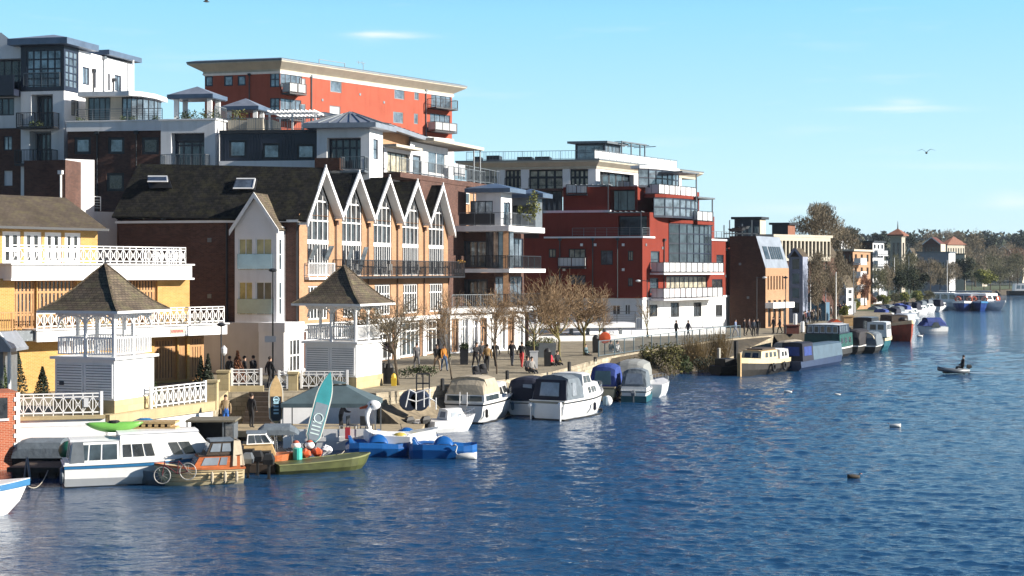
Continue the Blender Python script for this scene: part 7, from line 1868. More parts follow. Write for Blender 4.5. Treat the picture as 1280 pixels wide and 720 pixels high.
b.rail(.3,.95,.6)
def covered(label, px, py, az, L, B, D, zc, hull, can, name='covered_boat', cat='covered boat'):
    b = Boat(name, label, cat, W(px,py), az); b.hull(L,B,D,hull,.2); b.canopy(.1,L*.75,B*.95,D,zc,can,aft=.3,fore=.6); b.band(.9,1.03,gel,'rubbing_strake',.03); return b
covered('black covered cruiser right of the green barge', 1061, 443, 30, 7, 2.3, .9, 2.5, hulld, mat('black_canvas',(.02,.018,.022),.8))
b = covered('dark grey covered boat with round cream framed windows', 1083, 442, 25, 5.5, 2.2, .8, 2.2, hulld, greyc); m = MB(); m.torus((.3,0,1.4),.75,.05,(1,0,0)); b.P('window_ring', m, gelc)
b = Boat('tug_boat', 'small blue and white tug with white wheelhouse', 'tug boat', W(1093,438), 26); b.hull(5.5,2.6,1.3,tealp,.2); b.band(.8,1.03,gelc,'cream_band',.04); b.house(1.2,4.2,2.2,2.0,1.4,3.0,gel,.3,.1,.06); b.wins([(.1,.3),(.4,.6),(.7,.9)], .5,.85, gdark, back=[(-.7,-.1),(.1,.7)])
b = Boat('dark_cabin_boat', 'dark cabin boat with open doorway left of the blue tug', 'cabin boat', W(1077,432), 28); b.hull(6,2.4,.9,hulld); b.house(.3,4,2.2,2.1,.9,3.2,darkm,.1,.05,.03,roofm=greym); b.wins([(.2,.8)], .4,.85, gmid, back=[(-.75,-.1)])
b = Boat('red_barge', 'rust red barge with its bow pointing downstream', 'barge', (wx(1107,181), 181), 172); b.hull(8,2.8,1.9,rust,.35,.06,.5,.8,.85); b.band(.86,1.04,gelc,'cream_band',.05); b.house(1,4.6,2.4,2.2,1.95,3.1,woodd,.2,.1,.05); m = MB(); m.ball((5.4,0,2.6),.6,1,1,.6); b.P('deck_load', m, black)
# far moored boats near the trees
fb = [(1098,406,.0,2),(1112,404,.1,1),(1123,407,.0,3),(1116,401,.2,0),(1126,399,.1,2),(1139,394,.1,1),(1154,389,.3,0),(1169,389,.0,1),(1088,402,.2,0)]
fl = ['grey blue covered boat left in the far moored cluster','white cruiser with dark windows in the far moored cluster','low silver covered boat at the right of the near cluster','white day boat behind the silver covered boat','navy covered cruiser beyond the silver covered boat','white cruiser right of the navy covered one','small white cruiser with pale canopy under the far willows','white cruiser nearest the passenger boats','dark open boat at the left end of the far moored cluster']
for (px,py,ao,kind),lb in zip(fb,fl):
    b = Boat('far_cruiser', lb, 'boat', W(px,py), 35+ao*60, 'boats moored in the distance'); b.hull(7.5,2.7,1.0,gel if kind != 2 else greyc,.25)
    if kind == 3: b.canopy(0,6.5,2.6,.9,1.9,mat('silver_cover',(.35,.38,.42),.5),aft=.4,fore=1.5)
    else:
        b.house(1.8,5.6,2.2,1.6,1.0,1.8,gel,.6,.1,.1); b.wins([(.1,.4),(.5,.85)],.3,.8,gdark); b.canopy(.2,2.6,2.2,1.0,2.5,(greyc,navyc,bluec,greyc)[kind],aft=.3,fore=.3)
# passenger boats at the far pier
def ferry(label, px, py, az, L, B, hull, band, n=7, buoys=2):
    p = Vector(wat(px, py, 0)); d = Vector((math.sin(R(az)), math.cos(R(az)), 0)); q = p - d*L
    b = Boat('passenger_boat', label, 'passenger boat', (q.x, q.y), az, None); b.hull(L, B, 1.7, hull, .3, .06, .75); b.band(.8, 1.0, band, 'band', .05); b.house(1.5, L*.86, B*.88, B*.78, 1.7, 3.7, gel, .6, .2, .04)
    b.wins([(.04+i*.9/n, .04+i*.9/n+.7/n) for i in range(n)], .3, .82, gdark, front=[(-.85,-.05),(.05,.85)], back=[(-.8,.8)]); b.rail(.87, .99, .9)
    for sg in ((-1,1) if buoys == 2 else (1,)): m = MB(); m.torus((L*.86+.1, sg*B*.27, 2.5), .5, .18, (1,0,0)); b.P('lifebuoy', m, orange)
    return b
fblue = mat('ferry_blue', (.01,.04,.20), .4)
ferry('blue hulled passenger boat nearest the far pier', 1205, 389, 196, 22, 4.4, fblue, gel)
ferry('blue and white passenger boat between the other two', 1226, 389, 192, 22, 4.2, fblue, bluestripe)
ferry('white passenger boat with orange lifebuoy at the river end of the pier', 1257, 388, 150, 24, 4.8, gel, gel, 7, 1)
t = thing('pier', 'long low covered landing pier behind the passenger boats', 'pier', (wx(1200,350),350,0)); m = MB(); m.hexa([(wx(1172,352),352,.6),(wx(1240,345),345,.6),(wx(1240,349),349,.6),(wx(1172,356),356,.6),(wx(1172,352),352,1.0),(wx(1240,345),345,1.0),(wx(1240,349),349,1.0),(wx(1172,356),356,1.0)]); part('deck', m, woodd, t)
m = MB(); m.hexa([(wx(1174,351),351,3.6),(wx(1240,346),346,3.6),(wx(1240,350),350,3.6),(wx(1174,355),355,3.6),(wx(1174,351),351,3.9),(wx(1240,346),346,3.9),(wx(1240,350),350,3.9),(wx(1174,355),355,3.9)]); part('roof', m, zinc, t)
for i in range(6): px = 1176+i*12.5; Y = 352-i*1.0; m = MB(); m.box(wx(px,Y)-.12,wx(px,Y)+.12,Y-.1,Y+.1,-.5,3.6); part('post', m, greym, t)
b = Boat('passenger_boat', 'pale river boat with red bow moored at the right edge of the photo', 'passenger boat', (wx(1262,520), 522), 95); b.hull(16,4.5,1.6,hulld,.2); b.house(2,14,4.0,3.6,1.6,4.2,gel,.5,.3,.05); b.wins([(.05+i*.15,.16+i*.15) for i in range(6)], .3,.8, gsky)
# boats under way
b = Boat('canopy_boat', 'little white boat under a blue tent canopy in mid river', 'motorboat', W(1182,417), -100); b.hull(4.2,1.9,.95,gel,.2); b.canopy(.2,3.8,1.9,1.1,2.2,bluec,aft=.5,fore=.8); b.patch([(1.2,.98,.9),(2.6,.98,.9),(2.2,.93,1.6),(1.6,.93,1.6)], gdark, 'opening', .03); b.patch([(1.2,-.98,.9),(2.6,-.98,.9),(2.2,-.93,1.6),(1.6,-.93,1.6)], gdark, 'opening', .03)
rib = Boat('inflatable_launch', 'grey inflatable launch running upstream with a white wake', 'inflatable boat', W(1209,467), -92); rib.t.scale = (.85,.85,.9)
m = MB()
for sg in (-1,1): 
    m.rings([[(x,sg*(y+.2*math.cos(a)),.28+z+.2*math.sin(a)) for a in [2*math.pi*k/8 for k in range(8)]] for x,y,z in ((0,.6,0),(1.5,.62,0),(2.4,.4,.1),(2.9,.08,.2))])
rib.P('tubes', m, greym, smooth=True); m = MB(); m.box(.1,2.3,-.5,.5,.05,.2); rib.P('floor', m, hulld); rib.outboard(-.05,0,.5,.8)
m = MB(); p0 = Vector(W(1212,467)+(0,))
for sg in (-1,1):
    for i in range(10):
        x0,x1 = i*1.0, i*1.0+1.0; w0,w1 = .25+i*.14, .25+(i+1)*.14; m.poly([(p0.x+x0,p0.y+sg*w0,.06),(p0.x+x1,p0.y+sg*w1,.06),(p0.x+x1,p0.y+sg*(w1+.2*(1-i/11)),.06),(p0.x+x0,p0.y+sg*(w0+.24*(1-i/11)),.06)])
single('wake', m, mat('wake_foam',(.6,.65,.7),.6), None, None, kind='stuff', fixn=False)

# mooring ropes from boats to the quay posts
rope = mat('rope_pale', (.42,.38,.30), .9, .15)
def mrope(label, a, b_, sag=.25, n=8):
    a = Vector(a); b_ = Vector(b_); m = MB(); pts = []
    for i in range(n+1):
        u = i/n; p = a.lerp(b_, u); p.z -= sag*4*u*(1-u); pts.append(p)
    m.path(pts, .02, 4); single('mooring_rope', m, rope, label, 'rope', loc=a)
def pq(px, py, Y): return (wx(px,Y), Y, wz(py,Y))
mrope('rope from the post to the white cruiser with beige canopy', pq(553,478,83), pq(560,512,80.5))
mrope('rope from the post to the navy covered boat', pq(634,468,91), pq(640,500,85.5))
mrope('rope from the post to the grey canopied cruiser bow', pq(712,458,99), pq(738,486,90))
mrope('rope from the post to the blue canopied boat', pq(744,449,103.5), pq(742,480,95.5))
mrope('rope trailing from the near motorboat bow to the pontoon', pq(36,608,51.5), pq(60,588,58.6), .3)
mrope('rope from the olive boat bow to the pontoon boat', pq(422,568,62), pq(436,552,68), .2)
# ================================================================ people: one skinned body each, hair as a child
skin = mat('skin', (.45,.27,.19), .6, .05)
def person_mesh(kind):
    """facing +x; returns mesh with slots jacket, trousers, skin, shoes"""
    V, E, Rd, reg = [], [], [], []
    def v(x, y, z, r, g): V.append((x,y,z)); Rd.append(r); reg.append(g); return len(V)-1
    sit = kind in ('sit', 'hang'); st = {'stand':.03,'walk':.26,'push':.2,'sit':0,'hang':0,'lean':.05}[kind]
    zp = .55 if sit else .93; lean = {'push':.12,'lean':.14,'sit':-.06,'hang':.05}.get(kind, .03)
    pel = v(0,0,zp,.155,'t'); sp = v(lean*.4,0,zp+.22,.135,'j'); ch = v(lean,0,zp+.44,.155,'j'); nk = v(lean*1.2,0,zp+.60,.062,'s'); hd = v(lean*1.3+.015,0,zp+.70,.092,'s'); tp = v(lean*1.3+.01,0,zp+.80,.078,'s')
    E += [(pel,sp),(sp,ch),(ch,nk),(nk,hd),(hd,tp)]
    for sg in (-1,1):
        sw = st*sg
        sh = v(lean,.19*sg,zp+.50,.068,'j')
        if kind == 'push': el = v(lean+.12,.22*sg,zp+.24,.052,'j'); wr = v(lean+.36,.18*sg,zp+.14,.036,'j'); ha = v(lean+.45,.16*sg,zp+.14,.036,'s')
        elif sit: el = v(lean+.05,.24*sg,zp+.24,.052,'j'); wr = v(lean+.26,.16*sg,zp+.10,.036,'j'); ha = v(lean+.35,.12*sg,zp+.09,.036,'s')
        elif kind == 'lean': el = v(lean+.16,.2*sg,zp+.26,.052,'j'); wr = v(lean+.36,.1*sg,zp+.22,.036,'j'); ha = v(lean+.44,.05*sg,zp+.24,.034,'s')
        else: el = v(lean-.02-sw*.35,.25*sg,zp+.22,.052,'j'); wr = v(lean+.06-sw*.6,.25*sg,zp-.02,.036,'j'); ha = v(lean+.09-sw*.7,.25*sg,zp-.10,.034,'s')
        E += [(ch,sh),(sh,el),(el,wr),(wr,ha)]
        hp = v(0,.09*sg,zp-.06,.098,'t')
        if sit: kn = v(.44,.12*sg,zp-.04,.072,'t'); an = v(.46 if kind == 'sit' else .56,.12*sg,zp-.46 if kind == 'sit' else zp-.42,.045,'t'); ft = v(an and (.64 if kind == 'sit' else .74),.12*sg,zp-.50 if kind == 'sit' else zp-.44,.04,'b')
        else: kn = v(.03+sw*.6+(.04 if sw > 0 else 0),.10*sg,zp-.45,.068,'t'); an = v(sw*(1.0),.10*sg,.09+(.06 if sw < -.1 else 0),.045,'t'); ft = v(sw+.15,.11*sg,.045,.042,'b')
        E += [(pel,hp),(hp,kn),(kn,an),(an,ft)]
    me = bpy.data.meshes.new('person'); me.from_pydata(V, E, []); o = bpy.data.objects.new('tmp_person', me); C.objects.link(o)
    sk = o.modifiers.new('Skin','SKIN'); sk.use_smooth_shade = True
    for i, d in enumerate(me.skin_vertices[0].data): d.radius = (Rd[i], Rd[i]*(1.25 if i in (pel,sp,ch) else 1)); d.use_root = (i == pel)
    su = o.modifiers.new('Sub','SUBSURF'); su.levels = 1; su.render_levels = 1
    dg = bpy.context.evaluated_depsgraph_get(); dg.update(); ev = o.evaluated_get(dg); out = bpy.data.meshes.new_from_object(ev); bpy.data.objects.remove(o)
    out.materials.clear()
    for q in (white, darkm, skin, black): out.materials.append(q)
    idx = {'j':0,'t':1,'s':2,'b':3}; vs = [Vector(a) for a in V]
    for p in out.polygons:
        c = p.center; best = None
        for a_, b_ in E:
            ab = vs[b_]-vs[a_]; t = max(0,min(1,(c-vs[a_]).dot(ab)/max(ab.length_squared,1e-6))); d = (c-vs[a_]-ab*t).length - (Rd[a_]*(1-t)+Rd[b_]*t)
            if best is None or d < best[0]: best = (d, reg[a_] if t < .5 else reg[b_], t, reg[a_], reg[b_])
        g = best[1]
        p.material_index = idx[g]; p.use_smooth = True
    return out, vs[hd]
PM = {}
def cloth(c):
    return mat('cloth_%02d%02d%02d' % tuple(int(q*99) for q in c), c, .85, .12, 6)
hair_m = MB(); hair_m.ball((-.012,0,.03),.108,1.02,.9,.95,10,6)
HAIR = meshof('hair', hair_m, [mat('hair_brown',(.05,.03,.02),.7)], smooth=True)
def person(label, loc, az, kind, jac, tro, group='people on the promenade', hair=(.03,.02,.015), s=1.0):
    if kind not in PM: PM[kind] = person_mesh(kind)
    me, hd = PM[kind]; o = bpy.data.objects.new('person', me); C.objects.link(o); o.location = loc; o.rotation_euler = (0,0,R(90-az)); o.scale = (s,s,s); setp(o, label, 'person', group)
    for i, mt in enumerate((cloth(jac), cloth(tro), skin, black)): o.material_slots[i].link = 'OBJECT'; o.material_slots[i].material = mt
    h = bpy.data.objects.new('hair', HAIR); C.objects.link(h); h.parent = o; h.location = (hd.x-.02, 0, hd.z+.04); h.material_slots[0].link = 'OBJECT'; h.material_slots[0].material = cloth(hair)
    return o
K_ = (.012,.012,.015); JN = (.04,.08,.17); TAN = (.30,.18,.07)
def onq(px, py, z=1.985): p = wat(px, py, z); return (p.x, p.y, z)
person('walker in black jacket and tan trousers beside the one in orange', onq(546,464), 150, 'walk', K_, (.28,.2,.13))
person('walker in orange jacket and blue jeans beside the black jacket', onq(555,464), 155, 'walk', (.5,.2,.03), JN)
person('walker in grey coat near the first bare tree', onq(521,462), -20, 'walk', (.10,.10,.11), (.10,.10,.11))
person('adult in black coat leaning to push the pushchair', onq(594,461), 140, 'push', K_, K_)
person('adult in dark coat and pale hat beside the pushchair pusher', onq(602,459), 150, 'walk', (.03,.03,.035), (.05,.05,.06), hair=(.4,.38,.34))
person('walker in tan jacket and black trousers, back turned', onq(609,464), 10, 'walk', TAN, K_)
person('walker in black partly behind the slim tree', onq(619,459), 20, 'walk', K_, K_)
person('walker in black jacket and dark jeans left of red trousers', onq(640,458), 15, 'walk', K_, (.03,.035,.05))
person('walker in dark jacket and red trousers', onq(652,460), 20, 'walk', K_, (.50,.05,.05))
person('person in black jacket and white top seated on the quay edge', onq(659,472,1.65), 150, 'hang', (.05,.05,.055), K_, group='people seated on the quay edge')
person('person seated on the quay edge in grey with legs over the water', onq(664,473,1.65), 140, 'hang', (.25,.24,.23), (.03,.03,.04), group='people seated on the quay edge')
person('person in bright red jacket seated by the litter bin', onq(688,464,1.6), 130, 'sit', (.55,.02,.04), K_, group='people seated on the quay edge')
person('person in black seated right of the red jacket', onq(696,463,1.6), 140, 'hang', K_, K_, group='people seated on the quay edge')
person('person in grey blue seated under the wide bare tree', onq(733,452,1.5), 120, 'sit', (.10,.16,.18), K_, group='people seated on the quay edge')
person('person in black seated at the fence end', onq(763,447,1.5), 140, 'hang', K_, (.4,.4,.4), group='people seated on the quay edge')
person('person in white top seated at the fence end', onq(771,447,1.5), 130, 'hang', (.5,.5,.5), (.5,.5,.5), group='people seated on the quay edge')
person('first dark walker behind the walkway fence', onq(845,423), 60, 'stand', K_, K_)
person('second dark walker behind the walkway fence, nearer the corner', onq(860,423), 60, 'walk', (.03,.03,.05), K_)
person('walker in pale blue top at the warehouse foot', onq(919,421), 120, 'walk', (.2,.25,.4), (.3,.3,.35))
for k,(px,py,lb) in enumerate(((930,420,'leftmost of the dark group at the warehouse foot'),(936,419.5,'second of the dark group at the warehouse foot'),(942,421,'tall dark figure in the group by the warehouse'),(947,420,'last of the dark group by the warehouse lamp'),(967,417,'dark walker before the warehouse pillars'),(975,417,'dark walker at the right end of the warehouse'))):
    person(lb, onq(px,py), 90+k*37, 'walk' if k % 2 else 'stand', (K_,(.05,.03,.03),(.02,.03,.05))[k%3], K_)
rnd = random.Random(77)
for k in range(16):
    px = 1004+k*3.6+rnd.uniform(-1,1); Yk = 168+k*3.2; c = [K_,(.10,.02,.02),(.02,.04,.09),(.25,.2,.15),(.3,.3,.3),K_][k%6]
    cn_ = {0:'black',1:'dark red',2:'dark blue',3:'tan',4:'pale grey',5:'black'}[k%6]
    person('person in %s in the crowd on the far quay' % cn_, (wx(px,Yk), Yk, 1.985), rnd.uniform(0,360), 'stand' if k%2 else 'walk', c, K_, group='crowd of people in %s on the far quay' % cn_, s=1.05)
TG = 'people on the pub terrace'
person('dark figure walking past the wall between sign post and board', (wx(337,79.5),79.5,2.0), 40, 'walk', K_, K_, TG)
person('dark figure right behind the russet cone shrub', (wx(305,80),80,2.0), 60, 'stand', K_, K_, TG)
person('dark figure standing in front of the grey beige wall', (wx(317,80.5),80.5,2.0), -60, 'stand', K_, K_, TG)
person('dark figure left behind the russet cone shrub', (wx(286.5,80),80,2.0), 30, 'stand', K_, K_, TG)
person('person in tan jacket and blue trousers on the landing by the pillar', (wx(282,72.2),72.2,.5), 170, 'stand', (.30,.22,.13), (.02,.12,.45), 'people on the landing stage')
person('person in black on the landing at the foot of the steps', (wx(314,73),73,.5), 30, 'stand', K_, K_, 'people on the landing stage')
person('person in dark clothes bending under the canopy tent', (wx(425,69.6),69.8,.62), 90, 'lean', (.06,.06,.08), K_, 'people on the landing stage', s=.88)
p_ = W(1206,467); person('helmsman in black seated in the grey inflatable launch', (p_[0]-.2, p_[1], .0), -92, 'sit', K_, K_, 'people afloat', s=1.1)
# pushchair
def pushchair(label, p, az):
    t = thing('pushchair', label, 'pushchair', p, rz=R(90-az))
    for x,y,r in ((-.25,-.24,.14),(-.25,.24,.14),(.38,-.2,.10),(.38,.2,.10)): m = MB(); m.torus((x,y,r),r-.02,.025,(0,1,0),14,5); part('wheel', m, black, t, local=True)
    m = MB()
    for y in (-.22,.22): m.tube((.38,y,.12),(-.30,y,.95),.014,n=5); m.tube((-.25,y,.14),(.1,y,.55),.014,n=5)
    m.tube((-.30,-.22,.95),(-.30,.22,.95),.018,n=5); part('frame', m, greym, t, local=True)
    m = MB(); m.hexa([(-.1,-.2,.35),(.3,-.2,.42),(.3,.2,.42),(-.1,.2,.35),(-.24,-.2,.75),(-.12,-.2,.8),(-.12,.2,.8),(-.24,.2,.75)]); part('seat', m, cloth(K_), t, local=True)
    m = MB(); m.ball((-.14,0,.76),.25,1.0,.88,.85,10,7); part('hood', m, cloth(K_), t, local=True, smooth=True)
pushchair('black hooded pushchair at the front of the promenade', onq(596,478), 150)
pushchair('second dark buggy just behind the black hooded one', onq(604,475), 160)

# ================================================================ birds
def swim_bird(label, px, py, s, mt, neck=True, az=-90):
    p = W(px,py); t = thing('swan' if neck else 'gull', label, 'swan' if neck else 'gull', (*p,0), rz=R(90-az)); m = MB(); rr = []
    for u,w_,z in ((0,.02,.34),(.15,.13,.30),(.45,.20,.30),(.8,.14,.26),(1,.03,.2)):
        x = (u-.5)*1.0*s; rr.append([(x, w_*s*math.cos(a), (z*.5+z*.55*math.sin(a))*s) for a in [2*math.pi*k/8 for k in range(8)]])
    m.rings(rr)
    if neck:
        pts = [(.42,.22,.07),(.52,.36,.055),(.46,.52,.045),(.44,.64,.042),(.52,.70,.05),(.60,.66,.04)]
    else: pts = [(.40,.24,.08),(.48,.34,.07),(.56,.36,.05)]
    m.rings([[(x*s+r*.5*s*math.sin(a), r*s*math.cos(a), z*s+r*.8*s*math.sin(a)) for a in [2*math.pi*k/6 for k in range(6)]] for x,z,r in pts]); part('body', m, mt, t, smooth=True, local=True)
    m = MB(); x,z,r = pts[-1]; m.tube((x*s,0,z*s),((x+.13)*s,0,(z-.05)*s),.03*s,.008*s,5); part('beak', m, orange, t, local=True)
feather = mat('white_feathers', (.62,.62,.60), .7)
swim_bird('white swan swimming at the bow of the right pedal boat', 583, 574, .95, feather, True)
swim_bird('white gull floating in open water right of the beige barge', 985, 491, .55, feather, False, 100)
swim_bird('white gull floating alone in the right half of the river', 1119, 534, .6, feather, False, -80)
swim_bird('small white bird on the water left of mid river', 1047, 494, .4, feather, False, 90)
swim_bird('dark duck on the river below the lone gull', 1067, 598, .55, mat('duck_brown',(.04,.03,.02),.8), False, 80)
swim_bird('white bird afloat near the blue tent boat', 1150, 421, .8, feather, False, 80)
swim_bird('white gull on the far water near the passenger boats', 1182, 388, 1.3, feather, False, 80)
def fly_bird(label, px, py, Y, span, mt, az=80):
    t = thing('flying_bird', label, 'bird', (wx(px,Y),Y,wz(py,Y)), rz=R(90-az)); m = MB()
    m.rings([[(x, r*math.cos(a), r*math.sin(a)) for a in [2*math.pi*k/6 for k in range(6)]] for x,r in ((-.30,.01),(-.15,.06),(.05,.085),(.2,.05),(.3,.01))]); part('body', m, mt, t, smooth=True, local=True)
    for sg in (-1,1):
        m = MB(); s = span/2; m.rings([[(.1,0,.03),(-.1,0,.03),(-.1,0,.05),(.1,0,.05)],[(.14,sg*s*.45,.24),(-.06,sg*s*.45,.24),(-.06,sg*s*.45,.25),(.14,sg*s*.45,.25)],[(-.05,sg*s,.12),(-.12,sg*s,.12),(-.12,sg*s,.125),(-.05,sg*s,.125)]]); part('wing', m, mt, t, local=True)
fly_bird('dark gull gliding in the sky at the right', 1158, 191, 95, 1.2, mat('bird_dark',(.06,.055,.05),.8), 20)
fly_bird('tiny bird at the very top of the sky on the left', 258, 2, 130, 1.2, mat('bird_dark',(.06,.055,.05),.8), 70)
# ================================================================ haze: one closed box of thin even air
HAZE = True
if HAZE:
    m = MB(); m.box(-700, 1900, -30, 2300, -3, 64)
    hm = bpy.data.materials.new('thin_haze'); hm.use_nodes = True; nt = hm.node_tree; nt.nodes.clear()
    ou = nt.nodes.new('ShaderNodeOutputMaterial'); pv = nt.nodes.new('ShaderNodeVolumePrincipled'); pv.inputs['Color'].default_value = (.72,.84,1,1); pv.inputs['Density'].default_value = .00007; pv.inputs['Anisotropy'].default_value = .1
    nt.links.new(pv.outputs[0], ou.inputs['Volume'])
    single('haze', m, hm, None, None, kind='stuff', fixn=True)
# ================================================================ the town and trees receding upstream
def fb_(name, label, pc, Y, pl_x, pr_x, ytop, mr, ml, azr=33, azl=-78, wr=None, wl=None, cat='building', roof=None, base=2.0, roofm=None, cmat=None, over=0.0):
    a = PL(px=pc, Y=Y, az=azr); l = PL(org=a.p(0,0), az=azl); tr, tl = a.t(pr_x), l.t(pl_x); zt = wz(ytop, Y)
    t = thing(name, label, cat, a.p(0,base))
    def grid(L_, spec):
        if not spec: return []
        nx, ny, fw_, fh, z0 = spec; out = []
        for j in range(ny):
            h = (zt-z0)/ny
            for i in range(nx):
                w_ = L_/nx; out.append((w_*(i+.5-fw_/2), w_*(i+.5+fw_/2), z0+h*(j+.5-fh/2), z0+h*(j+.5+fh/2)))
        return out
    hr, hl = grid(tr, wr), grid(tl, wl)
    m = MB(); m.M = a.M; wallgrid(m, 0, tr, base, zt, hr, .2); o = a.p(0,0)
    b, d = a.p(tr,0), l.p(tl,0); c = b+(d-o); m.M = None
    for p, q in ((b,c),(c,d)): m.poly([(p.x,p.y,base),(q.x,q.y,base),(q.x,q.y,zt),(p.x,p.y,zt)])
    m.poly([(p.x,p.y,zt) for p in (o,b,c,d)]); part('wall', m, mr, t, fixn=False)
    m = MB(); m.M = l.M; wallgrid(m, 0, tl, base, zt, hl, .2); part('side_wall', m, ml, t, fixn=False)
    for P_, hh in ((a,hr),(l,hl)):
        for x0,x1,z0,z1 in hh: m = P_.mb(); m.box(x0,x1,-.24,-.18,z0,z1); part('window', m, gdark if (x0*7+z0*3)%2 > .8 else gmid, t, fixn=False)
    if roof == 'hip': m = MB(); hiproof(m, a, tr, l, tl, zt+.2, zt+.2+over, .5, .2, ridge=max(0,tl/2-tr/2) if tl > tr else 0); part('roof', m, roofm or slatebrown, t, fixn=False)
    if roof == 'gable':
        m = MB(); m.M = None; u = a.d; e = .4; q = lambda p, z: (p.x,p.y,z); mid1 = o.lerp(d,.5); mid2 = b.lerp(c,.5)
        o2,d2,b2,c2 = o-u*e, d-u*e, b+u*e, c+u*e; m1, m2 = mid1-u*e, mid2+u*e
        m.poly([q(o2,zt-.1),q(b2,zt-.1),q(m2,zt+over),q(m1,zt+over)]); m.poly([q(d2,zt-.1),q(c2,zt-.1),q(m2,zt+over),q(m1,zt+over)]); m.poly([q(o,zt),q(d,zt),q(mid1,zt+over)]); part('roof', m, roofm or slatebrown, t, fixn=False)
        m = MB(); m.bar(q(o2,zt-.15),q(m1,zt+over-.05),.25,.3); m.bar(q(d2,zt-.15),q(m1,zt+over-.05),.25,.3); part('bargeboard', m, cmat or white, t, fixn=False)
    if roof == 'flat': m = MB(); slab(m, a, tr, l, tl, zt+.01, zt+.35, .35); part('roof', m, roofm or cream, t, fixn=False)
    return t, a, l, tr, tl, zt
bluegr = mat('blue_grey_paint', (.26,.29,.38), .7, .1); bluew = mat('blue_boarded_wall', (.06,.14,.22), .7, .1); dred = mat('dark_red_roof', (.12,.03,.02), .8, .2); terr = mat('terracotta', (.24,.095,.055), .8, .15)
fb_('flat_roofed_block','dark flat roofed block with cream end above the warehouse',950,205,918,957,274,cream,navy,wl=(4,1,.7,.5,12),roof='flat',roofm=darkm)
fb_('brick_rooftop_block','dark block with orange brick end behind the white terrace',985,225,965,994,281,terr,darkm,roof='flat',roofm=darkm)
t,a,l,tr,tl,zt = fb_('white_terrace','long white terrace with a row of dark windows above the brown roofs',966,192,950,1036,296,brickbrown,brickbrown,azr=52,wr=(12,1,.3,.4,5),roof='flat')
m = a.mb(); hh_ = [(tr*(i+.15)/15, tr*(i+.85)/15, 10.6, zt-.5) for i in range(15)]; wallgrid(m, 0, tr, 10.3, zt-.01, hh_, .25, out=.3); m.box(0,tr,.003,.28,10.0,10.29); part('upper_storey', m, cream, t, fixn=False)
m = a.mb()
for b_ in hh_: m.box(b_[0],b_[1],.03,.06,b_[2],b_[3])
part('panes', m, gdark, t, fixn=False)
fb_('far_brick_house','brown brick house behind the lavender gable',1030,205,1006,1048,322,brickbrown,brickbrown,wl=(2,2,.3,.4,4),roof='gable',over=2.2,cmat=darkm)
fb_('lavender_house','narrow blue grey gabled house next to the warehouse',1003.5,182,986,1010,321,bluegr,bluegr,wl=(1,4,.5,.7,3),roof='gable',over=1.1,roofm=slatebrown,cmat=bluegr)
fb_('boat_shed','low blue walled shed with dark red roof',1031,190,1003,1037,378,bluew,bluew,roof='gable',over=1.6,roofm=dred,cmat=darkm)
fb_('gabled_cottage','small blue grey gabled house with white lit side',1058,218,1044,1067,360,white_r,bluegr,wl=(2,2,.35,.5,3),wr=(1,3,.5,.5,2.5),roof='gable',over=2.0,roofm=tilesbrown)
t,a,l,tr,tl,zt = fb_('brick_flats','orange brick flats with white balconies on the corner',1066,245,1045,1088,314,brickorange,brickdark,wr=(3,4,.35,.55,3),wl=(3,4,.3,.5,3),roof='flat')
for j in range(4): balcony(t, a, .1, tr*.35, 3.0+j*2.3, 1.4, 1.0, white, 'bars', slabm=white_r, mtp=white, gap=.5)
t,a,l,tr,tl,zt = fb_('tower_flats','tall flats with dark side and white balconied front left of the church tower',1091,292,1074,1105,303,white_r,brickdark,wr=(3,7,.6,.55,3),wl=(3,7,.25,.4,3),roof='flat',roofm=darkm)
for j in range(5): balcony(t, a, .3, tr-.3, 3.6+j*2.1, 1.0, 1.0, greym, 'bars', slabm=white_r, mtp=frost, gap=.8)
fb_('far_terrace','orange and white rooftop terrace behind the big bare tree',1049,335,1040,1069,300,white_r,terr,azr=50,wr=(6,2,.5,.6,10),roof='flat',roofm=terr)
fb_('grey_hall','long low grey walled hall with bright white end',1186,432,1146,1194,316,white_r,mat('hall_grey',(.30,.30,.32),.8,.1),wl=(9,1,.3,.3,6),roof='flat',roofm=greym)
fb_('far_mansion','cream walled building with terracotta roof beyond the hall',1184,525,1178,1206,306,cream,cream,azr=60,wr=(7,2,.45,.5,9),roof='hip',over=3,roofm=terr)
fb_('far_mansion','dark timbered building with brown roofs beyond the hall',1176,515,1153,1182,305,cream,brickdark,wl=(6,2,.4,.5,9),roof='gable',over=2.5,roofm=dred)
fb_('far_mansion','pale low building with brown roof right of the hall',1206,500,1188,1207,318,cream,cream,wl=(6,1,.3,.4,8),roof='flat',roofm=slatebrown)
fb_('distant_house','white distant house among trees at the right edge',1262,760,1246,1266,313,white_r,cream,wl=(5,1,.4,.4,10),roof='gable',over=2.5)
fb_('distant_house','low brown roofed distant house near the right edge',1278,700,1266,1290,318,cream,cream,wl=(4,1,.4,.4,8),roof='gable',over=2.5)
fb_('distant_house','small cream distant house behind the willow',1228,640,1219,1234,322,cream,cream,wl=(3,1,.4,.4,8),roof='gable',over=2)
fb_('distant_house','pale distant house between church tower and hall',1141,560,1133,1146,318,cream,brickbrown,wl=(3,2,.4,.4,8),roof='gable',over=2.5)
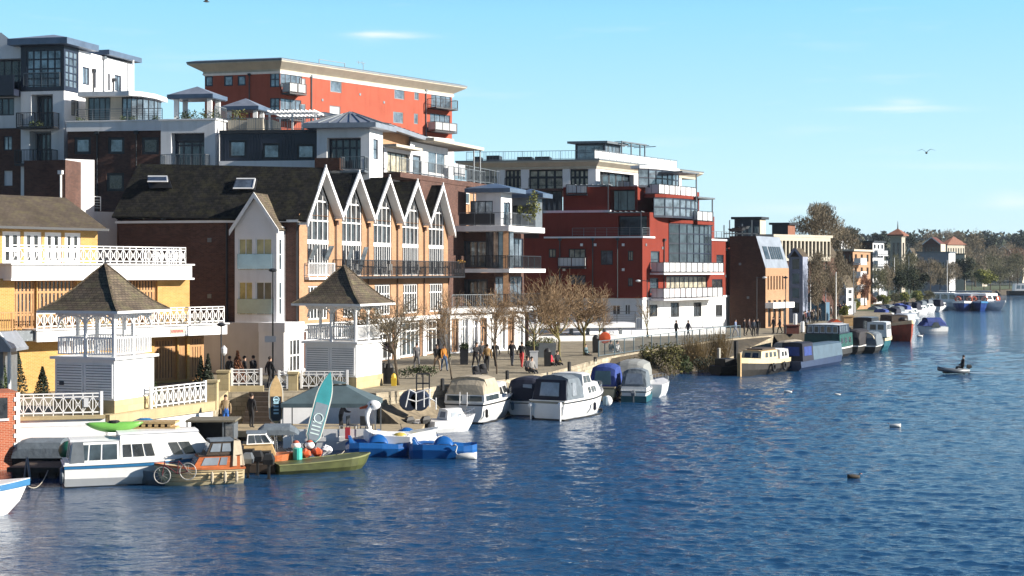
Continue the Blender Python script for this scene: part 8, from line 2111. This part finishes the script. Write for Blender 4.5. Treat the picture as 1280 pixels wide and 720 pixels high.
# church tower
a = PL(px=1127, Y=420, az=33); l = PL(org=a.p(0,0), az=-78); tr, tl = a.t(1131.5), l.t(1113)
ct = thing('church_tower', 'slender pale Italianate church tower with red brown cap and finial', 'church tower', a.p(0,2)); zt = wz(294,420)
hs = [(tl*.2,tl*.42,zt-6.2,zt-2.2),(tl*.58,tl*.8,zt-6.2,zt-2.2),(tl*.42,tl*.58,zt-11.5,zt-9.5)]; hr = [(tr*.3,tr*.7,zt-6.2,zt-2.2)]
block('wall', ct, a, tr, l, tl, 2, zt, mat('tower_stone',(.40,.36,.30),.85,.1), hr, hs, depth=.4)
for b in hs: m = l.mb(); m.box(b[0],b[1],-.45,-.4,b[2],b[3]); part('belfry_opening', m, gdark, ct, fixn=False)
m = MB(); 
for z in (zt-.5, zt-7.5, zt-12.5): slab(m, a, tr, l, tl, z, z+.4, .25)
part('string_course', m, cream, ct, fixn=False)
m = MB(); hiproof(m, a, tr, l, tl, zt+.2, wz(285.5,422), .8, .4); part('roof', m, terr, ct, fixn=False)
c_ = (a.p(0,0)+a.p(tr,0)+l.p(tl,0)+(a.p(tr,0)+l.p(tl,0)-a.p(0,0)))/4; m = MB(); m.tube((c_.x,c_.y,wz(287,422)),(c_.x,c_.y,wz(276,422)),.25,.05,6); part('finial', m, darkm, ct)
# quayside clutter on the far quay
def simple(name, cat, label, px0, px1, y0, y1, Y, mt, d=2.0, gab=False, base=1.99, mt2=None):
    x0, x1, z1 = wx(px0,Y), wx(px1,Y), wz(y0,Y); t = thing(name, label, cat, ((x0+x1)/2,Y,base)); m = MB()
    if gab: m.prism([(x0,Y,base),(x1,Y,base),(x1,Y,base+(z1-base)*.6),((x0+x1)/2,Y,z1),(x0,Y,base+(z1-base)*.6)], (0,d,0))
    else: m.box(x0,x1,Y,Y+d,base,z1)
    part('body', m, mt, t, fixn=False)
    m = MB(); m.box(x0-.1,x1+.1,Y-.1,Y+d+.1, z1+.003 if not gab else base+(z1-base)*.6-.05, z1+.1 if not gab else base+(z1-base)*.6+.02); part('lid', m, mt2 or mt, t, fixn=False)
simple('orange_tent','tent','orange and white tented stall on the far quay',1040,1053,399,414,168,orange,2.5,True,mt2=gel)
simple('timber_stack','timber stack','upright stack of pale timber beside the orange tent',1055,1067,396,414,172,woodl,2)
simple('quay_shed','shed','small white cabin on the far quay by the yellow shrubs',1062,1070,378,384,228,gel,3)
simple('red_tarpaulin','tarpaulin','low red tarpaulin heap behind the green barge',983,999,407.5,412,150,dred,1.5)
mooring(994,392,415,.22,gel,'tall white post behind the narrowboat',z=2); mooring(1003,402,415,.22,gel,'shorter white post behind the narrowboat',z=2)
for k,(px,Y,y0) in enumerate(((1013,185,345),(1032,190,330),(1045,180,340),(1067,215,335),(1118,300,322),(1136,310,320),(1184,340,325))):
    x = wx(px,Y); m = MB(); m.tube((x,Y,1.9),(x,Y,wz(y0,Y)),.09,.05,6); single('pole', m, (gel,greym)[k%2], ('pale pole beside the dark red roofed shed','grey pole right of the shed','pale pole before the gabled cottage','grey pole by the orange brick flats','pale flag pole left of the dark evergreens','grey mast among the dark evergreens','pale mast behind the passenger pier')[k], 'pole', loc=(x,Y,1.9))
# lawns and rising ground
m = MB(); m.poly([(62,232,2.0),(75,300,2.0),(97,346,2.0),(131,451,2.0),(202,561,2.0),(421,801,2.0),(900,1151,2.0),(900,1500,2.0),(-100,1500,2.0),(20,300,2.0)]); single('lawn', m, grassm, None, None, kind='structure', fixn=False)
m = MB(); nx, ny = 24, 8; hz = lambda x, y: 2 + (26*min(1,max(0,(y-650)/700)) )*(1+.25*math.sin(x*.006+1)+.12*math.sin(x*.017))*(1 if y < 1800 else .9) + (0 if y > 700 else -1)
for i in range(nx):
    for j in range(ny):
        x0,x1,y0,y1 = -600+i*130,-600+(i+1)*130,680+j*200,680+(j+1)*200; m.poly([(x0,y0,hz(x0,y0)),(x1,y0,hz(x1,y0)),(x1,y1,hz(x1,y1)),(x0,y1,hz(x0,y1))])
single('hills', m, mat('wooded_hill',(.035,.045,.03),.95,.3,.02), None, None, kind='structure', fixn=False)
# trees
fbare = mat('far_bare_twigs', (.24,.195,.13), .95, .3, .3); fgreen = mat('far_evergreen', (.04,.055,.03), .95, .3, .3); fwil = mat('far_willow', (.27,.28,.07), .95, .3, .3); frus = mat('far_russet', (.24,.11,.065), .95, .3, .3); folive = mat('far_olive', (.15,.145,.08), .95, .3, .3)
def ftree(label, px, ytop, ybase, wpx, Y, mt, seed, n=1800, fs=None, tr=True, group='trees along the far bank', cat='tree', name='far_tree'):
    rnd = random.Random(seed); z1 = wz(ytop,Y); z0 = max(2.0, wz(ybase,Y)); x = wx(px,Y); r = wpx/2*Y/F; wpx *= 1.0 if Y < 235 else 1.35; n = int(n*1.5); r = wpx/2*Y/F; fs = fs or Y/F*.95; h = z1-z0
    t = thing(name, label, cat, (x,Y,z0), group); m = MB()
    zc = z0+h*(.60 if tr else .5); rz_ = h*(.42 if tr else .5)
    cl = []
    for k in range(15):
        a_ = rnd.random()*6.283; e_ = rnd.uniform(-.9,1); q = math.sqrt(max(0,1-e_*e_))*rnd.uniform(.3,.85); cl.append((x+math.cos(a_)*q*r*.8, Y+math.sin(a_)*q*r*.8, zc+e_*rz_*.72, rnd.uniform(.28,.5)))
    for (cx,cy,cz,k) in cl:
        for _ in range(n//15):
            d = Vector((rnd.gauss(0,1),rnd.gauss(0,1),rnd.gauss(0,1))).normalized()*(rnd.random()**.45)
            p = Vector((cx+d.x*r*k, cy+d.y*r*k, cz+d.z*rz_*k*1.05))
            if mt in (fbare, frus, folive):    # upright twiggy slivers
                dr = Vector((p.x-x, p.y-Y, (p.z-z0)*.9+h*.2)).normalized()+Vector((rnd.gauss(0,.35),rnd.gauss(0,.35),rnd.gauss(0,.35))); s2 = Vector((dr.z,rnd.gauss(0,.4),-dr.x)).normalized()*fs*.28; dr = dr*fs*1.7
                m.idx([m._a(p-s2), m._a(p+dr), m._a(p+s2)])
            else:
                a_ = Vector((rnd.gauss(0,1),rnd.gauss(0,1),rnd.gauss(0,1))).normalized()*fs*rnd.uniform(.5,1.2); b_ = a_.cross(Vector((rnd.gauss(0,1),rnd.gauss(0,1),rnd.gauss(0,1)))).normalized()*fs*.7; m.idx([m._a(p-a_), m._a(p+b_), m._a(p+a_), m._a(p-b_)])
    part('crown', m, mt, t, fixn=False)
    m = MB(); tw = max(.12, h*.016); m.tube((x,Y,z0-.2),(x,Y,z0+h*.5),tw,tw*.6,6)
    for k in range(7):
        a_ = rnd.random()*6.283; z_ = z0+h*rnd.uniform(.22,.5); m.tube((x,Y,z_),(x+math.cos(a_)*r*.6,Y+math.sin(a_)*r*.6,z_+h*rnd.uniform(.18,.35)),tw*.45,tw*.15,4)
    part('trunk', m, bark, t, fixn=False); return t
ftree('great bare tree towering behind the white terrace', 1020, 253, 330, 74, 232, fbare, 1, 5200, .20)
ftree('broad bare tree right of the great one above the brick flats', 1052, 285, 350, 44, 262, fbare, 2, 3600, .2)
ftree('bare tree in front of the far brick house', 1022, 318, 397, 34, 176, fbare, 3, 3600, .12)
ftree('bare tree with pale trunk left of the gabled cottage', 1043, 308, 397, 36, 182, fbare, 4, 3600, .12)
ftree('russet brown tree beside the gabled cottage', 1081, 343, 381, 18, 232, frus, 5, 1800)
ftree('olive tree left of the tower flats foot', 1098, 332, 375, 22, 262, folive, 6, 1800)
ftree('slim bare tree in front of the tower flats', 1110, 328, 374, 18, 270, fbare, 7, 1500)
ftree('dark evergreen below the church tower', 1124, 338, 371, 20, 285, fgreen, 8, 1800)
ftree('broad dark evergreen right of the church tower', 1142, 330, 371, 34, 298, fgreen, 9, 2600)
ftree('tall olive brown tree behind the dark evergreens', 1138, 315, 365, 26, 335, folive, 10, 2200)
ftree('pale brown bare tree left of the hall', 1163, 326, 366, 32, 352, fbare, 11, 2400)
ftree('pale brown bare tree in front of the white hall end', 1186, 327, 364, 34, 372, fbare, 12, 2400)
ftree('dark round evergreen right of the hall', 1206, 320, 362, 26, 392, fgreen, 13, 2200)
ftree('yellow green willow near the passenger boats', 1230, 335, 363, 26, 420, fwil, 14, 2200)
ftree('tall bare tree behind the willow', 1219, 293, 358, 30, 470, fbare, 15, 2600)
ftree('olive tree right of the willow', 1250, 322, 364, 32, 480, folive, 16, 2200)
ftree('bare tree at the right edge of the bank', 1272, 318, 362, 34, 520, folive, 17, 2200)
ftree('tall bare tree right of the hall roofs', 1196, 298, 345, 30, 560, fbare, 18, 2000)
ftree('bare crown beyond the right bank trees', 1242, 308, 350, 40, 590, fbare, 19, 2200)
ftree('brown crown at the far right behind the bank', 1278, 304, 350, 36, 620, frus, 20, 2000)
ftree('leafy brown crown between hall and tower', 1150, 300, 340, 26, 600, fbare, 21, 1800)
ftree('domed evergreen on the skyline above the brick flats', 1063, 283, 305, 20, 620, fgreen, 22, 1400, group='trees on the skyline')
ftree('round evergreen on the skyline left of the church tower', 1100, 288, 315, 24, 700, fgreen, 23, 1400, group='trees on the skyline')
ftree('round evergreen on the skyline right of the church tower', 1138, 293, 315, 18, 720, fgreen, 24, 1200, group='trees on the skyline')
ftree('bare crown on the skyline above the hall', 1167, 287, 315, 26, 760, fbare, 25, 1400, group='trees on the skyline')
ftree('bare crown with a spike on the skyline above the terracotta roof', 1190, 286, 315, 26, 780, fbare, 26, 1400, group='trees on the skyline')
ftree('dark domed pine on the skyline near the right edge', 1238, 294, 320, 24, 800, fgreen, 27, 1400, group='trees on the skyline')
ftree('rightmost dark pine on the skyline', 1272, 295, 320, 26, 820, fgreen, 28, 1400, group='trees on the skyline')
# bank shrubs
sh = [(1056,381,396,16,190,fwil,'yellow green shrub on the far quay by the boat shed'),(1070,374,388,16,230,fwil,'bright shrub beside the small white cabin'),(1088,368,381,14,255,frus,'russet shrub on the bank below the tower flats'),(1104,368,380,16,262,fwil,'yellow green shrub on the bank left of the moored boats'),(1118,367,379,12,268,folive,'olive shrub among the bank shrubs'),(1131,365,378,12,275,fwil,'yellow shrub behind the far cruisers'),(1146,364,377,16,282,fwil,'tall yellow green shrub behind the far cruisers'),(1160,364,375,14,300,folive,'olive shrub at the pier end')]
for k,(px,y0,y1,w_,Y,mt,lb) in enumerate(sh): ftree(lb, px, y0, y1, w_, Y, mt, 60+k, 900, tr=False, group='shrubs along the far bank', cat='shrub', name='bank_shrub')
# woods on the hill: one mass
rnd = random.Random(99); m = MB()
for k in range(520):
    Y = rnd.uniform(900, 1500); px = rnd.uniform(1030, 1330); x = wx(px,Y); zb = hz(x,Y); r = rnd.uniform(6,12); top = rnd.uniform(9,17)*(1+.3*math.sin(x*.02))
    for _ in range(46):
        d = Vector((rnd.gauss(0,1),rnd.gauss(0,1),rnd.gauss(0,1))).normalized(); p = Vector((x+d.x*r, Y+d.y*r, zb+top*.5+d.z*top*.5)); a_ = Vector((rnd.gauss(0,1),rnd.gauss(0,1),rnd.gauss(0,1))).normalized()*1.9; b_ = a_.cross(Vector((rnd.gauss(0,1),rnd.gauss(0,1),rnd.gauss(0,1)))).normalized()*1.3
        m.idx([m._a(p-a_),m._a(p+b_),m._a(p+a_),m._a(p-b_)], rnd.choice((0,0,1)))
single('woods', m, [fgreen, folive], None, None, kind='stuff', fixn=False)

ex_ = ((1146,322,364,30,400,fbare,'bare tree between the evergreens and the hall',31),(1175,330,364,30,395,folive,'olive tree before the middle of the hall',32),(1215,328,362,30,440,folive,'olive tree behind the dark evergreen',33),(1238,318,362,34,500,folive,'olive tree above the willow',34),(1262,326,362,30,560,fbare,'bare tree near the right edge of the bank',35),(1205,306,350,30,600,fbare,'bare crown between hall and willow',36),(1258,302,345,34,660,fbare,'bare crown over the right edge of the bank',37),(1122,318,366,22,330,folive,'olive tree beneath the church tower',38),(1098,322,368,20,300,fbare,'bare tree before the tower flats',39),(1060,328,384,22,235,fbare,'bare tree between cottage and brick flats',40))
for px,y0,y1,w_,Y,mt,lb,sd_ in ex_: ftree(lb, px, y0, y1, w_, Y, mt, sd_, 2200)
for k,(px,py,kind,lb) in enumerate(((1093,399,1,'navy covered cruiser in the middle of the far cluster'),(1104,398,0,'white cruiser close under the bank shrubs'),(1117,396,2,'silver covered boat under the bank shrubs'),(1128,394,1,'white and navy cruiser left of the open water'),(1146,391,0,'small cruiser behind the far cluster'))):
    b = Boat('far_cruiser', lb, 'boat', W(px,py), 50, 'boats moored in the distance'); b.hull(7,2.6,1.0,gel,.25); b.house(1.8,5.4,2.2,1.6,1.0,1.8,gel,.6,.1,.1); b.wins([(.1,.4),(.5,.85)],.3,.8,gdark); b.canopy(.2,2.6,2.2,1.0,2.5,(greyc,navyc,bluec)[kind],aft=.3,fore=.3)
